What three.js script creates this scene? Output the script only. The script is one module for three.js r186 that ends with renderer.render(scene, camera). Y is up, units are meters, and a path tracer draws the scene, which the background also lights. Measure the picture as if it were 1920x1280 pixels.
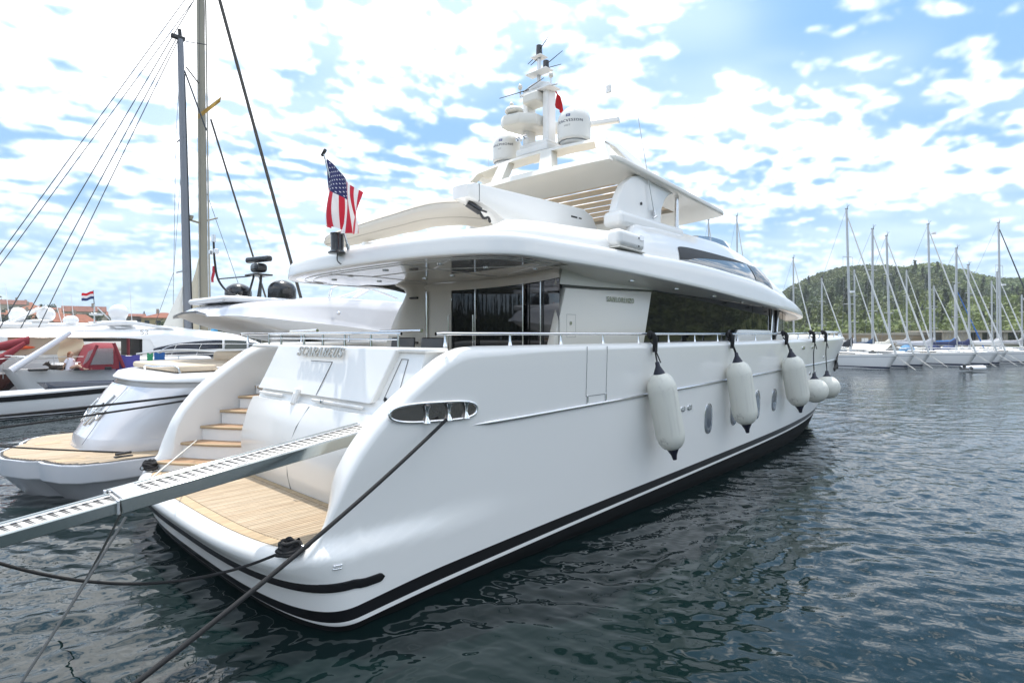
import * as THREE from 'three';
import { mergeGeometries, mergeVertices, toCreasedNormals } from 'three/addons/utils/BufferGeometryUtils.js';
import { RoundedBoxGeometry } from 'three/addons/geometries/RoundedBoxGeometry.js';
import { FontLoader } from 'three/addons/loaders/FontLoader.js';
import { MarchingCubes } from 'three/addons/objects/MarchingCubes.js';
import { TextGeometry } from 'three/addons/geometries/TextGeometry.js';

// ---------------------------------------------------------------- camera, sky, sun, exposure
const scene = new THREE.Scene();
const camera = new THREE.PerspectiveCamera(61.29, 1.5, 0.1, 4000);
camera.position.set(0, 3.4, 0);
camera.rotation.set(-0.01111, 0, 0);

const renderer = new THREE.WebGLRenderer({ antialias: true });
renderer.toneMapping = THREE.LinearToneMapping;
renderer.toneMappingExposure = 1.28;
renderer.shadowMap.enabled = true;

const SUN = new THREE.Vector3(-0.138, 0.93, -0.335).normalize();
const sun = new THREE.DirectionalLight(new THREE.Color(1, 0.955, 0.88), 3.5);
sun.position.copy(SUN).multiplyScalar(120); sun.castShadow = true; sun.shadow.radius = 1.3;
Object.assign(sun.shadow.camera, { left: -70, right: 70, top: 70, bottom: -70, near: 1, far: 400 });
sun.shadow.mapSize.set(4096, 4096);
scene.add(sun, sun.target);

// ---- value noise used by the sky and by surfaces
function hash2(x, y, s = 0) { let h = Math.imul(x, 374761393) + Math.imul(y, 668265263) + Math.imul(s, 982451653); h = Math.imul(h ^ (h >>> 13), 1274126177); return ((h ^ (h >>> 16)) >>> 0) / 4294967296; }
function vnoise(x, y, s = 0) {
  const xi = Math.floor(x), yi = Math.floor(y), xf = x - xi, yf = y - yi;
  const u = xf * xf * xf * (xf * (xf * 6 - 15) + 10), v = yf * yf * yf * (yf * (yf * 6 - 15) + 10);
  const a = hash2(xi, yi, s), b = hash2(xi + 1, yi, s), c = hash2(xi, yi + 1, s), d = hash2(xi + 1, yi + 1, s);
  return a + (b - a) * u + (c - a) * v + (a - b - c + d) * u * v;
}
function fbm(x, y, o = 5, s = 0) { let a = 0.5, r = 0, n = 0; for (let i = 0; i < o; i++) { r += a * vnoise(x, y, s + i * 17); n += a; const t = x; x = x * 1.62 + y * 1.17 + 3.1; y = y * 1.62 - t * 1.17 + 7.7; a *= 0.52; } return r / n; }
const sstep = (a, b, x) => { const t = Math.min(1, Math.max(0, (x - a) / (b - a))); return t * t * (3 - 2 * t); };
const lerp = (a, b, t) => a + (b - a) * t, clamp = (x, a, b) => Math.min(b, Math.max(a, x));

// ---- sky: clear air with broken altocumulus, lit from the sun's side
function makeSky() {
  const W = 2048, Hh = 1024, data = new Float32Array(W * Hh * 4);
  for (let j = 0; j < Hh; j++) {
    const el = ((j + 0.5) / Hh - 0.5) * Math.PI, sy = Math.sin(el), cy = Math.cos(el);
    for (let i = 0; i < W; i++) {
      const az = ((i + 0.5) / W - 0.5) * 2 * Math.PI;            // three: u = atan2(z, x) / 2pi + 0.5
      const dx = cy * Math.cos(az), dz = cy * Math.sin(az), k = (j * W + i) * 4;
      const mu = dx * SUN.x + sy * SUN.y + dz * SUN.z;
      let r, g, b;
      const e = Math.max(sy, 0);
      const hz = Math.exp(-e * 5.5), glow = Math.pow(Math.max(mu, 0), 6) * 0.30 + Math.pow(Math.max(mu, 0), 60) * 0.6;
      r = lerp(0.27, 0.58, hz) + glow * 0.8; g = lerp(0.54, 0.79, hz) + glow * 0.78; b = lerp(0.93, 0.96, hz) + glow * 0.7;
      if (sy > 0.0) {
        const q = 1 / (sy + 0.085), X = dx * q, Z = dz * q;
        const warp = fbm(X * 0.55 + 9, Z * 0.55 - 4, 3, 31) - 0.5;
        const big = fbm(X * 0.9 + 2.6, Z * 0.9 + 5.2, 3, 5);
        const side = clamp(dx * 0.9 + 0.05, -0.4, 0.6);           // broken up more on the right hand of the harbour
        const st = fbm((X * 0.86 - Z * 0.5) * 7.5 + warp * 4, (X * 0.5 + Z * 0.86) * 10.5 + warp * 6, 6, 77);
        const fine = fbm(X * 13 + warp * 6, Z * 17, 4, 140);
        let c = st * 0.78 + big * 0.58 + (fine - 0.5) * 0.32 - 0.694 - side * 0.03;
        let m = 0.45 * sstep(-0.16, 0.06, c) + 0.55 * sstep(-0.05, 0.15, c);
        const veil = sstep(0.40, 0.75, fbm(X * 0.9 + 20, Z * 1.5, 4, 201)) * 0.30;
        m = Math.max(m * lerp(0.30, 1, sstep(0.05, 0.30, sy)), veil * 0.6);
        const th = sstep(0.02, 0.22, c);
        const lit = 2.0 + 0.9 * Math.pow(Math.max(mu, 0), 3) - th * 0.22;
        r = lerp(r, lit * 0.98, m); g = lerp(g, lit * 0.985, m); b = lerp(b, lit * 1.0, m);
      } else { const t = Math.min(1, -sy * 6); r = lerp(r, 0.10, t); g = lerp(g, 0.14, t); b = lerp(b, 0.16, t); }
      data[k] = r * 0.86; data[k + 1] = g * 0.86; data[k + 2] = b * 0.86; data[k + 3] = 1;
    }
  }
  const t = new THREE.DataTexture(data, W, Hh, THREE.RGBAFormat, THREE.FloatType);
  t.mapping = THREE.EquirectangularReflectionMapping; t.magFilter = t.minFilter = THREE.LinearFilter; t.needsUpdate = true;
  return t;
}
const sky = makeSky();
scene.background = sky; scene.environment = sky;

// ---------------------------------------------------------------- helpers
function mulberry(a) { return () => { a |= 0; a = (a + 0x6d2b79f5) | 0; let t = Math.imul(a ^ (a >>> 15), 1 | a); t = (t + Math.imul(t ^ (t >>> 7), 61 | t)) ^ t; return ((t ^ (t >>> 14)) >>> 0) / 4294967296; }; }
const rnd = mulberry(7321);
const V = (x, y, z) => new THREE.Vector3(x, y, z);
const taken = new Map();
function numbered(n) { const k = taken.get(n) || 0; taken.set(n, k + 1); return k ? `${n}_${String(k).padStart(3, '0')}` : n; }
function tag(o, label, category, group, kind) { o.userData = { label, category }; if (group) o.userData.group = group; if (kind) o.userData.kind = kind; return o; }
function thing(name, label, category, group, pos = [0, 0, 0], turn = 0) {
  const o = new THREE.Group(); o.name = numbered(name); o.position.set(...pos); o.rotation.y = turn; tag(o, label, category, group); scene.add(o); return o;
}
function part(parent, name, geo, mat, label) {
  if (Array.isArray(geo)) geo = join(geo);
  const m = new THREE.Mesh(geo, mat); m.name = name; m.castShadow = m.receiveShadow = true; parent.add(m); if (label) m.userData.label = label; return m;
}
function solo(name, label, category, group, geo, mat, kind) { const m = part(scene, numbered(name), geo, mat); return tag(m, label, category, group, kind); }
function join(list) {
  const out = list.map((g) => { g = g.index ? g.toNonIndexed() : g; const h = new THREE.BufferGeometry(); h.setAttribute('position', g.attributes.position); if (!g.attributes.normal) g.computeVertexNormals(); h.setAttribute('normal', g.attributes.normal); h.setAttribute('uv', g.attributes.uv || new THREE.BufferAttribute(new Float32Array(g.attributes.position.count * 2), 2)); return h; });
  return out.length === 1 ? out[0] : mergeGeometries(out);
}
function put(g, x = 0, y = 0, z = 0, rx = 0, ry = 0, rz = 0) { const m = new THREE.Matrix4().makeRotationFromEuler(new THREE.Euler(rx, ry, rz, 'YXZ')); m.setPosition(x, y, z); return g.applyMatrix4(m); }
const box = (w, h, d, x = 0, y = 0, z = 0, rx = 0, ry = 0, rz = 0) => put(new THREE.BoxGeometry(w, h, d), x, y, z, rx, ry, rz);
const rbox = (w, h, d, r, x = 0, y = 0, z = 0, rx = 0, ry = 0, rz = 0, s = 2) => put(new RoundedBoxGeometry(w, h, d, s, Math.min(r, w / 2.01, h / 2.01, d / 2.01)), x, y, z, rx, ry, rz);
function rod(a, b, r, r2 = r, n = 10) {
  const d = b.clone().sub(a), g = new THREE.CylinderGeometry(r2, r, d.length(), n, 1);
  g.applyQuaternion(new THREE.Quaternion().setFromUnitVectors(V(0, 1, 0), d.clone().normalize())); g.translate((a.x + b.x) / 2, (a.y + b.y) / 2, (a.z + b.z) / 2); return g;
}
function tube(pts, r, seg, n = 8, closed = false, tension = 0.5) { const c = new THREE.CatmullRomCurve3(pts.map((p) => (p.isVector3 ? p : V(...p))), closed, 'centripetal', tension); return new THREE.TubeGeometry(c, seg || pts.length * 8, r, n, closed); }
const ball = (r, x, y, z, sx = 1, sy = 1, sz = 1, n = 20) => { const g = new THREE.SphereGeometry(r, n, Math.round(n * 0.7)); g.scale(sx, sy, sz); g.translate(x, y, z); return g; };
const lathe = (pts, n = 28) => new THREE.LatheGeometry(pts.map((p) => new THREE.Vector2(p[0], p[1])), n);
// a sheet through rows of points; uv in metres along rows and columns
function loft(rows, closeCols = false) {
  const nr = rows.length, nc = rows[0].length, pos = [], uv = [], idx = [];
  for (let i = 0; i < nr; i++) { let u = 0; for (let j = 0; j < nc; j++) { const p = rows[i][j]; if (j) u += Math.hypot(p[0] - rows[i][j - 1][0], p[1] - rows[i][j - 1][1], p[2] - rows[i][j - 1][2]); pos.push(p[0], p[1], p[2]); uv.push(u, i * 0.1); } }
  for (let i = 0; i < nr - 1; i++) for (let j = 0; j < nc - (closeCols ? 0 : 1); j++) { const a = i * nc + j, b = i * nc + (j + 1) % nc, c = a + nc, d = b + nc; idx.push(a, b, c, b, d, c); }
  const g = new THREE.BufferGeometry(); g.setAttribute('position', new THREE.Float32BufferAttribute(pos, 3)); g.setAttribute('uv', new THREE.Float32BufferAttribute(uv, 2)); g.setIndex(idx); g.computeVertexNormals(); return g;
}
// a flat outline pushed up by h: outline in (a, b), placed with plane 'xz' (y up), 'xy' (z out) or 'zy' (x out)
function slab(outline, h, at, plane = 'xz', bevel = 0, curve = 6) {
  const s = new THREE.Shape(outline.map((p) => new THREE.Vector2(p[0], p[1])));
  const g = new THREE.ExtrudeGeometry(s, { depth: Math.max(h - 2 * bevel, 0.0005), bevelEnabled: bevel > 0, bevelThickness: bevel, bevelSize: bevel, bevelOffset: -bevel, bevelSegments: 2, curveSegments: curve });
  g.translate(0, 0, bevel);
  if (plane === 'xz') { g.applyMatrix4(new THREE.Matrix4().set(1, 0, 0, 0, 0, 0, 1, at, 0, 1, 0, 0, 0, 0, 0, 1)); flip(g); }
  else if (plane === 'xy') g.translate(0, 0, at);
  else { g.applyMatrix4(new THREE.Matrix4().set(0, 0, 1, at, 0, 1, 0, 0, 1, 0, 0, 0, 0, 0, 0, 1)); flip(g); }
  return g;
}
function flip(g) { const p = g.index ? g.toNonIndexed() : g; for (const k of Object.keys(p.attributes)) { const a = p.attributes[k], n = a.itemSize; for (let i = 0; i < a.count; i += 3) for (let c = 0; c < n; c++) { const t = a.array[(i + 1) * n + c]; a.array[(i + 1) * n + c] = a.array[(i + 2) * n + c]; a.array[(i + 2) * n + c] = t; } } p.computeVertexNormals(); if (p !== g) { g.index = null; for (const k of Object.keys(p.attributes)) g.setAttribute(k, p.attributes[k]); } return g; }
function tween(pts, x) { if (x <= pts[0][0]) return pts[0][1]; for (let i = 1; i < pts.length; i++) if (x <= pts[i][0]) { const t = (x - pts[i - 1][0]) / (pts[i][0] - pts[i - 1][0]); return lerp(pts[i - 1][1], pts[i][1], t); } return pts[pts.length - 1][1]; }
// smooth (monotone cubic) version
function curveOf(pts) {
  const n = pts.length, d = [], m = [];
  for (let i = 0; i < n - 1; i++) d.push((pts[i + 1][1] - pts[i][1]) / (pts[i + 1][0] - pts[i][0]));
  m[0] = d[0]; m[n - 1] = d[n - 2]; for (let i = 1; i < n - 1; i++) m[i] = d[i - 1] * d[i] <= 0 ? 0 : (2 * d[i - 1] * d[i]) / (d[i - 1] + d[i]);
  return (x) => { if (x <= pts[0][0]) return pts[0][1]; if (x >= pts[n - 1][0]) return pts[n - 1][1]; let i = 0; while (x > pts[i + 1][0]) i++; const h = pts[i + 1][0] - pts[i][0], t = (x - pts[i][0]) / h, t2 = t * t, t3 = t2 * t; return (2 * t3 - 3 * t2 + 1) * pts[i][1] + (t3 - 2 * t2 + t) * h * m[i] + (-2 * t3 + 3 * t2) * pts[i + 1][1] + (t3 - t2) * h * m[i + 1]; };
}
const font = await new FontLoader().loadAsync('fonts/droid/droid_serif_bold.typeface.json');
const fontSans = await new FontLoader().loadAsync('fonts/droid/droid_sans_bold.typeface.json');
// ---------------------------------------------------------------- materials
const lin = (r, g, b) => new THREE.Color().setRGB(r, g === undefined ? r : g, b === undefined ? r : b);
const std = (c, rough, o = {}) => new THREE.MeshStandardMaterial({ color: c, roughness: rough, ...o });
const phy = (c, rough, o = {}) => new THREE.MeshPhysicalMaterial({ color: c, roughness: rough, ...o });
function dataTex(W, Hh, fn, srgb = false, rep = true) {
  const a = new Uint8Array(W * Hh * 4);
  for (let j = 0; j < Hh; j++) for (let i = 0; i < W; i++) { const c = fn(i, j), k = (j * W + i) * 4; a[k] = clamp(c[0], 0, 1) * 255; a[k + 1] = clamp(c[1], 0, 1) * 255; a[k + 2] = clamp(c[2], 0, 1) * 255; a[k + 3] = 255; }
  const t = new THREE.DataTexture(a, W, Hh); t.magFilter = THREE.LinearFilter; t.minFilter = THREE.LinearMipmapLinearFilter; t.generateMipmaps = true; if (rep) t.wrapS = t.wrapT = THREE.RepeatWrapping; if (srgb) t.colorSpace = THREE.SRGBColorSpace; t.needsUpdate = true; return t;
}
const M = {
  gel: phy(lin(0.82, 0.81, 0.785), 0.30, { clearcoat: 0.55, clearcoatRoughness: 0.08 }),
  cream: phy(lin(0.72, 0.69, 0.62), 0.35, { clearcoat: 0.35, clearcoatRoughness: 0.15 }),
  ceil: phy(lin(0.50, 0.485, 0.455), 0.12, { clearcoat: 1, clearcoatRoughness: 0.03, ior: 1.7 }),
  boot: phy(lin(0.006, 0.0065, 0.008), 0.35, { specularIntensity: 0.5 }),
  anti: phy(lin(0.008, 0.009, 0.010), 0.85, { specularIntensity: 0.25 }),
  rubber: phy(lin(0.008, 0.008, 0.009), 0.5, { specularIntensity: 0.4 }),
  chrome: std(lin(0.82, 0.82, 0.83), 0.07, { metalness: 1 }),
  steel: std(lin(0.70, 0.70, 0.71), 0.2, { metalness: 1 }),
  brushed: std(lin(0.74, 0.75, 0.75), 0.14, { metalness: 1 }),
  alu: std(lin(0.62, 0.63, 0.63), 0.42, { metalness: 0.85 }),
  glass: phy(lin(0.006, 0.007, 0.008), 0.03, { ior: 1.45 }),
  smoke: phy(lin(0.10, 0.11, 0.12), 0.05, { clearcoat: 1, clearcoatRoughness: 0.03 }),
  porthole: phy(lin(0.16, 0.18, 0.21), 0.06, { clearcoat: 1, clearcoatRoughness: 0.02 }),
  black: phy(lin(0.010, 0.010, 0.012), 0.22, { clearcoat: 0.4 }),
  dark: std(lin(0.02, 0.02, 0.022), 0.6),
  seam: std(lin(0.16, 0.16, 0.165), 0.7),
  canvas: std(lin(0.62, 0.57, 0.49), 0.85),
  rope: std(lin(0.010, 0.010, 0.011), 0.85),
  paleRope: std(lin(0.55, 0.54, 0.5), 0.85),
};
// ================================================================ harbour water: a rippled sheet that reaches the horizon
const waves = (() => {
  const r = mulberry(99), out = [];
  const add = (n, l0, l1, slope, dir, spread) => { for (let i = 0; i < n; i++) { const l = l0 * Math.pow(l1 / l0, (i + r() * 0.8) / n), a = dir + (r() + r() + r() - 1.5) * spread, k = 2 * Math.PI / l; out.push({ l, kx: Math.cos(a) * k, kz: Math.sin(a) * k, a: slope / k / Math.sqrt(n), ph: r() * 6.283 }); } };
  add(9, 2.6, 7, 0.012, 1.1, 1.0); add(13, 0.8, 2.4, 0.036, 1.25, 1.1); add(20, 0.30, 0.8, 0.115, 1.3, 1.1); add(14, 0.15, 0.30, 0.06, 1.3, 1.2);
  return out;
})();
{
  const ang = []; for (let i = 0; i <= 560; i++) ang.push(-0.86 + 1.72 * i / 560); for (let i = 1; i < 44; i++) ang.push(0.86 + (2 * Math.PI - 1.72) * i / 44);
  const rad = [2.2]; while (rad[rad.length - 1] < 1500) { const q = rad[rad.length - 1]; rad.push(q * (q < 110 ? 1.0056 : 1.03)); } const NR = rad.length - 1;
  const na = ang.length, pos = new Float32Array((NR + 1) * na * 3), uv = new Float32Array((NR + 1) * na * 2), idx = [];
  for (let i = 0; i <= NR; i++) {
    const R = rad[i], dr = (rad[Math.min(NR, i + 1)] - rad[Math.max(0, i - 1)]) / 2;
    const act = waves.map((w) => w.a * sstep(1.9, 4.5, w.l / dr));
    const calm = 1;
    for (let j = 0; j < na; j++) {
      const x = Math.sin(ang[j]) * R, z = -Math.cos(ang[j]) * R, k = i * na + j; let y = 0;
      if (R < 420) { const wx = x + 0.5 * Math.sin(z * 0.7 + x * 0.3), wz = z + 0.5 * Math.sin(x * 0.8 - z * 0.4); const gust = 0.65 + 0.7 * vnoise(x * 0.23 + 5, z * 0.23, 40); for (let q = 0; q < waves.length; q++) if (act[q] > 0) { const w = waves[q]; y += act[q] * Math.sin(w.kx * wx + w.kz * wz + w.ph); } y *= gust; }
      pos[k * 3] = x; pos[k * 3 + 1] = y; pos[k * 3 + 2] = z; uv[k * 2] = x / 6; uv[k * 2 + 1] = z / 6;
    }
  }
  for (let i = 0; i < NR; i++) for (let j = 0; j < na; j++) { const a = i * na + j, b = i * na + (j + 1) % na, c = a + na, d = b + na; idx.push(a, b, c, b, d, c); }
  const c0 = (NR + 1) * na;
  const g = new THREE.BufferGeometry(); g.setAttribute('position', new THREE.BufferAttribute(pos, 3)); g.setAttribute('uv', new THREE.BufferAttribute(uv, 2)); g.setIndex(idx); g.computeVertexNormals();
  const N = 512, hgt = new Float32Array(N * N), r = mulberry(5), comps = [];
  for (let i = 0; i < 70; i++) { const kx = Math.round((r() - 0.5) * 90), kz = Math.round((r() - 0.2) * 90), k = Math.hypot(kx, kz); if (k < 9 || k > 75) continue; comps.push([kx, kz, 1 / Math.pow(k, 1.25), r() * 6.283]); }
  let mx = 0; for (let j = 0; j < N; j++) for (let i = 0; i < N; i++) { let y = 0; for (const [kx, kz, a, p] of comps) y += a * Math.sin(2 * Math.PI * (kx * i + kz * j) / N + p); hgt[j * N + i] = y; mx = Math.max(mx, Math.abs(y)); }
  const bump = dataTex(N, N, (i, j) => { const v = 0.5 + 0.5 * hgt[j * N + i] / mx; return [v, v, v]; });
  const m = phy(lin(0.003, 0.010, 0.010), 0.03, { ior: 1.38, bumpMap: bump, bumpScale: 0.010 });
  const w = part(scene, 'water', g, m); w.position.y = -0.11; w.userData = { label: 'dark rippled harbour water around the moored boats', category: 'water', kind: 'structure' };
}
// ================================================================ the large white motor yacht
// local axes: x forward from the stern, y up from the water, z to starboard (towards the camera)
const YPOS = [-4.662, 0, -8.779], YROT = THREE.MathUtils.degToRad(46.777);
const yacht = thing('motor_yacht', 'large white motor yacht filling the view, its name in metal letters on the stern', 'motor yacht', null, YPOS, YROT);
const toWorld = (x, y, z) => V(x, y, z).applyAxisAngle(V(0, 1, 0), YROT).add(V(...YPOS));

// ---- hull form
const sheer = curveOf([[-1, 3.24], [12, 3.25], [20, 3.30], [30, 3.42]]);
const wingTop = curveOf([[-0.16, 0.85], [-0.08, 0.90], [0.02, 1.04], [0.12, 1.24], [0.26, 1.48], [0.5, 1.88], [0.9, 2.38], [1.25, 2.68], [1.55, 2.92], [1.85, 3.13], [2.15, 3.23], [2.5, 3.24]]);
const sternX = curveOf([[-0.6, 0.3], [0.05, -0.14], [0.3, -0.24], [0.5, -0.34], [0.66, -0.46], [0.8, -0.52], [1.0, -0.52]]);
function hullForm(y) {
  const k = clamp(y / 3.24, 0, 1.1), kn = Math.min(0, y);
  return { x0: 8 + 4 * k, L: 26 + 4 * Math.pow(k, 0.9) + kn * 3, n: 4 + k, zm: (3.43 + 0.05 * sstep(0, 1, k)) * (1 + kn * 0.22) };
}
function hullBase(t, y) {                                 // t 0..1 round the stern corner, 1..2 along the side
  const f = hullForm(y), xs = sternX(y);
  if (t <= 1) { const a = t * Math.PI / 2; return [0.6 - (0.6 - xs) * Math.pow(Math.cos(a), 0.667), y, f.zm * Math.pow(Math.sin(a), 0.667)]; }
  const w = t - 1, x = 0.6 + w * (f.L - 0.6), u = Math.max(0, (x - f.x0) / (f.L - f.x0));
  return [x, y, f.zm * (1 - Math.pow(u, f.n))];
}
function hullPt(t, y) {                                   // above the platform the quarter steps in, fading out forward
  const p = hullBase(t, y), k = sstep(0.80, 1.0, y); if (k <= 0 || p[0] > 5) return p;
  const n = hullNormal(t, y), d = 0.17 * (1 - sstep(-0.4, 3.6, p[0])) * k; return [p[0] - n[0] * d, y, p[2] - n[1] * d];
}
function hullNormal(t, y) { const e = 0.004, a = hullBase(Math.max(0, t - e), y), b = hullBase(Math.min(2, t + e), y), dx = b[0] - a[0], dz = b[2] - a[2], l = Math.hypot(dx, dz) || 1; return [-dz / l, dx / l].map((v, i) => v * 1); }
const tCols = []; for (let i = 0; i <= 30; i++) tCols.push(i / 30);
for (let i = 1; i <= 40; i++) tCols.push(1 + 0.09 * i / 40);
for (let i = 1; i <= 60; i++) tCols.push(1.09 + 0.91 * (1 - Math.pow(1 - i / 60, 1.5)));
const bothSides = (col) => { const port = [...tCols].reverse().map((t) => { const c = col(t); return c.map((p) => [p[0], p[1], -p[2]]); }), star = tCols.slice(1).map((t) => col(t)); return [...port, ...star]; };
const asRows = (cols) => { const rows = []; for (let r = 0; r < cols[0].length; r++) rows.push(cols.map((c) => c[r])); return rows; };
const bootTop = curveOf([[-0.3, 0.14], [0, 0.16], [1.9, 0.29], [9.35, 0.45], [17.3, 0.62], [27, 0.86]]), bootLow = curveOf([[-0.3, 0.0], [0, 0.02], [1.9, 0.12], [9.35, 0.30], [17.3, 0.47], [27, 0.7]]), lineLow = (x) => bootLow(x) - 0.05 * sstep(-0.3, 0.3, x) - 0.004;
function topAt(t) { const p = hullBase(t, 0.79); const x = t <= 1 ? p[0] : hullBase(t, 3.0)[0]; return x < 2.5 ? wingTop(p[0]) : sheer(x); }
function hullCol(t) {
  const T = topAt(t), xb = hullPt(t, 0.3)[0], y0 = bootTop(xb), wing = sstep(0.9, 1.8, T);
  const xm = hullPt(t, 1)[0], w = lerp(0.15, lerp(0.18, 0.12, sstep(2.0, 4.2, xm)), wing), rv = w * 1.0, flatW = 0.02 * wing;
  const pts = [], N = 22; for (let i = 0; i <= N; i++) pts.push(hullPt(t, lerp(y0, T - rv, i / N)));
  const yb = T - rv, b = hullPt(t, yb), n = hullNormal(t, yb);
  const inward = (d, y) => { let x = b[0] - n[0] * -d, z = b[2] - n[1] * d; x = b[0] + (-n[0]) * d; return [x, y, Math.max(0, z)]; };
  for (let i = 1; i <= 8; i++) { const a = i / 8 * Math.PI / 2; pts.push(inward(w * (1 - Math.cos(a)), yb + rv * Math.sin(a))); }
  for (let i = 1; i <= 6; i++) { const a = i / 6 * Math.PI / 2; pts.push(inward(flatW + w * (1 + Math.sin(a)), yb + rv * Math.cos(a))); }
  const floor = xm > 3.3 ? 2.3 : 0.74; for (let i = 1; i <= 3; i++) pts.push(inward(flatW + w * 2, Math.min(yb, lerp(yb, floor, i / 3))));
  return pts;
}
const band = (lo, hi, n = 4) => loft(asRows(bothSides((t) => { const x = hullPt(t, 0.3)[0], a = lo(x), b = hi(x), p = []; for (let i = 0; i <= n; i++) p.push(hullPt(t, lerp(a, b, i / n))); return p; })));
const hull = part(yacht, 'hull', loft(asRows(bothSides(hullCol))), M.gel);
part(hull, 'boot_stripe', band(bootLow, bootTop), M.boot);
part(hull, 'white_waterline', band(lineLow, bootLow, 2), M.gel);
part(hull, 'bottom_paint', band(() => -0.6, lineLow, 6), M.anti);
// a strip that follows the hull, standing proud of it
function hullStrip(t0, t1, yf, rad, n, mat, name, flat = 1) {
  const rows = []; for (let k = 0; k <= 8; k++) rows.push([]);
  for (let i = 0; i <= n; i++) {
    const t = lerp(t0, t1, i / n), s = Math.abs(t), e = Math.min(1, Math.min(i, n - i) / 2.2 + 0.02), p0 = hullPt(s, 0.5), y = yf(p0[0]), p = hullPt(s, y), nn = hullNormal(s, y), sg = t < 0 ? -1 : 1;
    for (let k = 0; k <= 8; k++) { const a = -Math.PI / 2 + Math.PI * k / 8, o = Math.cos(a) * rad * flat * e; rows[k].push([p[0] + nn[0] * o, y + Math.sin(a) * rad * e, sg * (p[2] + nn[1] * o)]); }
  }
  return part(hull, name, loft(rows), mat);
}
const tOfX = (x, y) => 1 + (x - 0.6) / (hullForm(y).L - 0.6);
const rubY = curveOf([[2, 2.12], [7, 2.21], [10.6, 2.28], [14.9, 2.36], [20, 2.43], [27, 2.52]]);
hullStrip(tOfX(2.32, 2.1), 1.93, rubY, 0.034, 150, M.steel, 'rub_rail');
hullStrip(-tOfX(2.32, 2.1), -1.93, rubY, 0.034, 80, M.steel, 'rub_rail');
// the black rubbing band wraps the stern and both corners
{ const rows = []; for (let k = 0; k <= 8; k++) rows.push([]); const ts = [];
  for (let i = 0; i <= 140; i++) ts.push(i < 8 ? lerp(-1.010, -1, i / 8) : i > 132 ? lerp(1, 1.010, (i - 132) / 8) : lerp(-1, 1, (i - 8) / 124));
  ts.forEach((t, i) => { const s = Math.abs(t), y = 0.47 - 0.03 * sstep(0.95, 1.01, s), p = hullPt(s, y), n = hullNormal(s, y), e = Math.min(1, Math.min(i, 140 - i) / 1.5 + 0.1), sg = t < 0 ? -1 : 1; for (let k = 0; k <= 8; k++) { const a = -Math.PI / 2 + Math.PI * k / 8; rows[k].push([p[0] + n[0] * Math.pow(Math.max(0, Math.cos(a)), 0.3) * 0.016, y + Math.sin(a) * 0.056 * e, sg * (p[2] + n[1] * Math.pow(Math.max(0, Math.cos(a)), 0.3) * 0.016)]); } });
  part(hull, 'stern_rubbing_band', loft(rows), M.rubber); }
// oval portholes with a pale frame, on both sides
function onHull(x, y, off) { const t = tOfX(x, y), p = hullPt(t, y), n = hullNormal(t, y); return [p[0] + n[0] * off, p[1], p[2] + n[1] * off]; }
function hullPatch(x, y, w, h, off, mat, name, side = 1, pow = 2.6, rim = 0, tiltF = 0) {
  const rows = []; const N = 26;
  for (let r = 0; r <= 3; r++) { const row = []; for (let i = 0; i <= N; i++) { const a = i / N * Math.PI * 2, ca = Math.cos(a), sa = Math.sin(a), k = [0, 0.7, 1, 1][r], o = r === 3 ? -0.02 : off, px = Math.sign(ca) * Math.pow(Math.abs(ca), 2 / pow) * w / 2 * k, py = Math.sign(sa) * Math.pow(Math.abs(sa), 2 / pow) * h / 2 * k; const q = onHull(x + px + tiltF * py, y + py, o); row.push([q[0], q[1], q[2] * side]); } rows.push(row); }
  return part(hull, name, loft(rows), mat);
}
for (const sd of [1, -1]) for (const [px, py, ph] of [[9.95, 1.42, 0.72], [11.45, 1.45, 0.72], [13.05, 1.48, 0.8], [14.4, 1.5, 0.66], [17.2, 1.62, 0.55]]) {
  hullPatch(px, py, 0.42, ph, 0.012, M.steel, 'porthole_frame', sd, 2.6); hullPatch(px, py, 0.36, ph - 0.06, 0.018, M.porthole, 'porthole', sd, 2.6);
}
for (const [px, py] of [[8.62, 1.77], [8.95, 1.78]]) hullPatch(px, py, 0.2, 0.11, 0.02, M.steel, 'overboard_vent', 1, 4);
for (const [px, py, w] of [[17.0, 2.98, 0.28], [18.0, 2.98, 0.16], [15.9, 2.72, 0.2], [16.4, 2.62, 0.3], [19.6, 2.6, 0.12], [17.9, 2.1, 0.14], [18.6, 2.12, 0.14]]) hullPatch(px, py, w, 0.10, 0.016, M.steel, 'hull_fitting', 1, 3);
// boarding gate cut in the bulwark
for (const px of [5.0, 5.62]) { const g = []; for (let i = 0; i < 6; i++) { const y = 2.33 + i * 0.145, q = onHull(px + (y - 2.3) * 0.03, y + 0.0725, 0.001); g.push(box(0.009, 0.145, 0.008, q[0], q[1], q[2])); } part(hull, 'gate_joint', g, M.seam); }
part(hull, 'gate_joint', [box(0.62, 0.010, 0.008, 5.31, 2.33, onHull(5.3, 2.33, 0.001)[2])], M.seam);
for (const px of [5.03, 5.60]) part(hull, 'gate_hinge', [rbox(0.045, 0.13, 0.03, 0.01, px, 2.28, onHull(px, 2.28, 0.008)[2])], M.steel);
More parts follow.
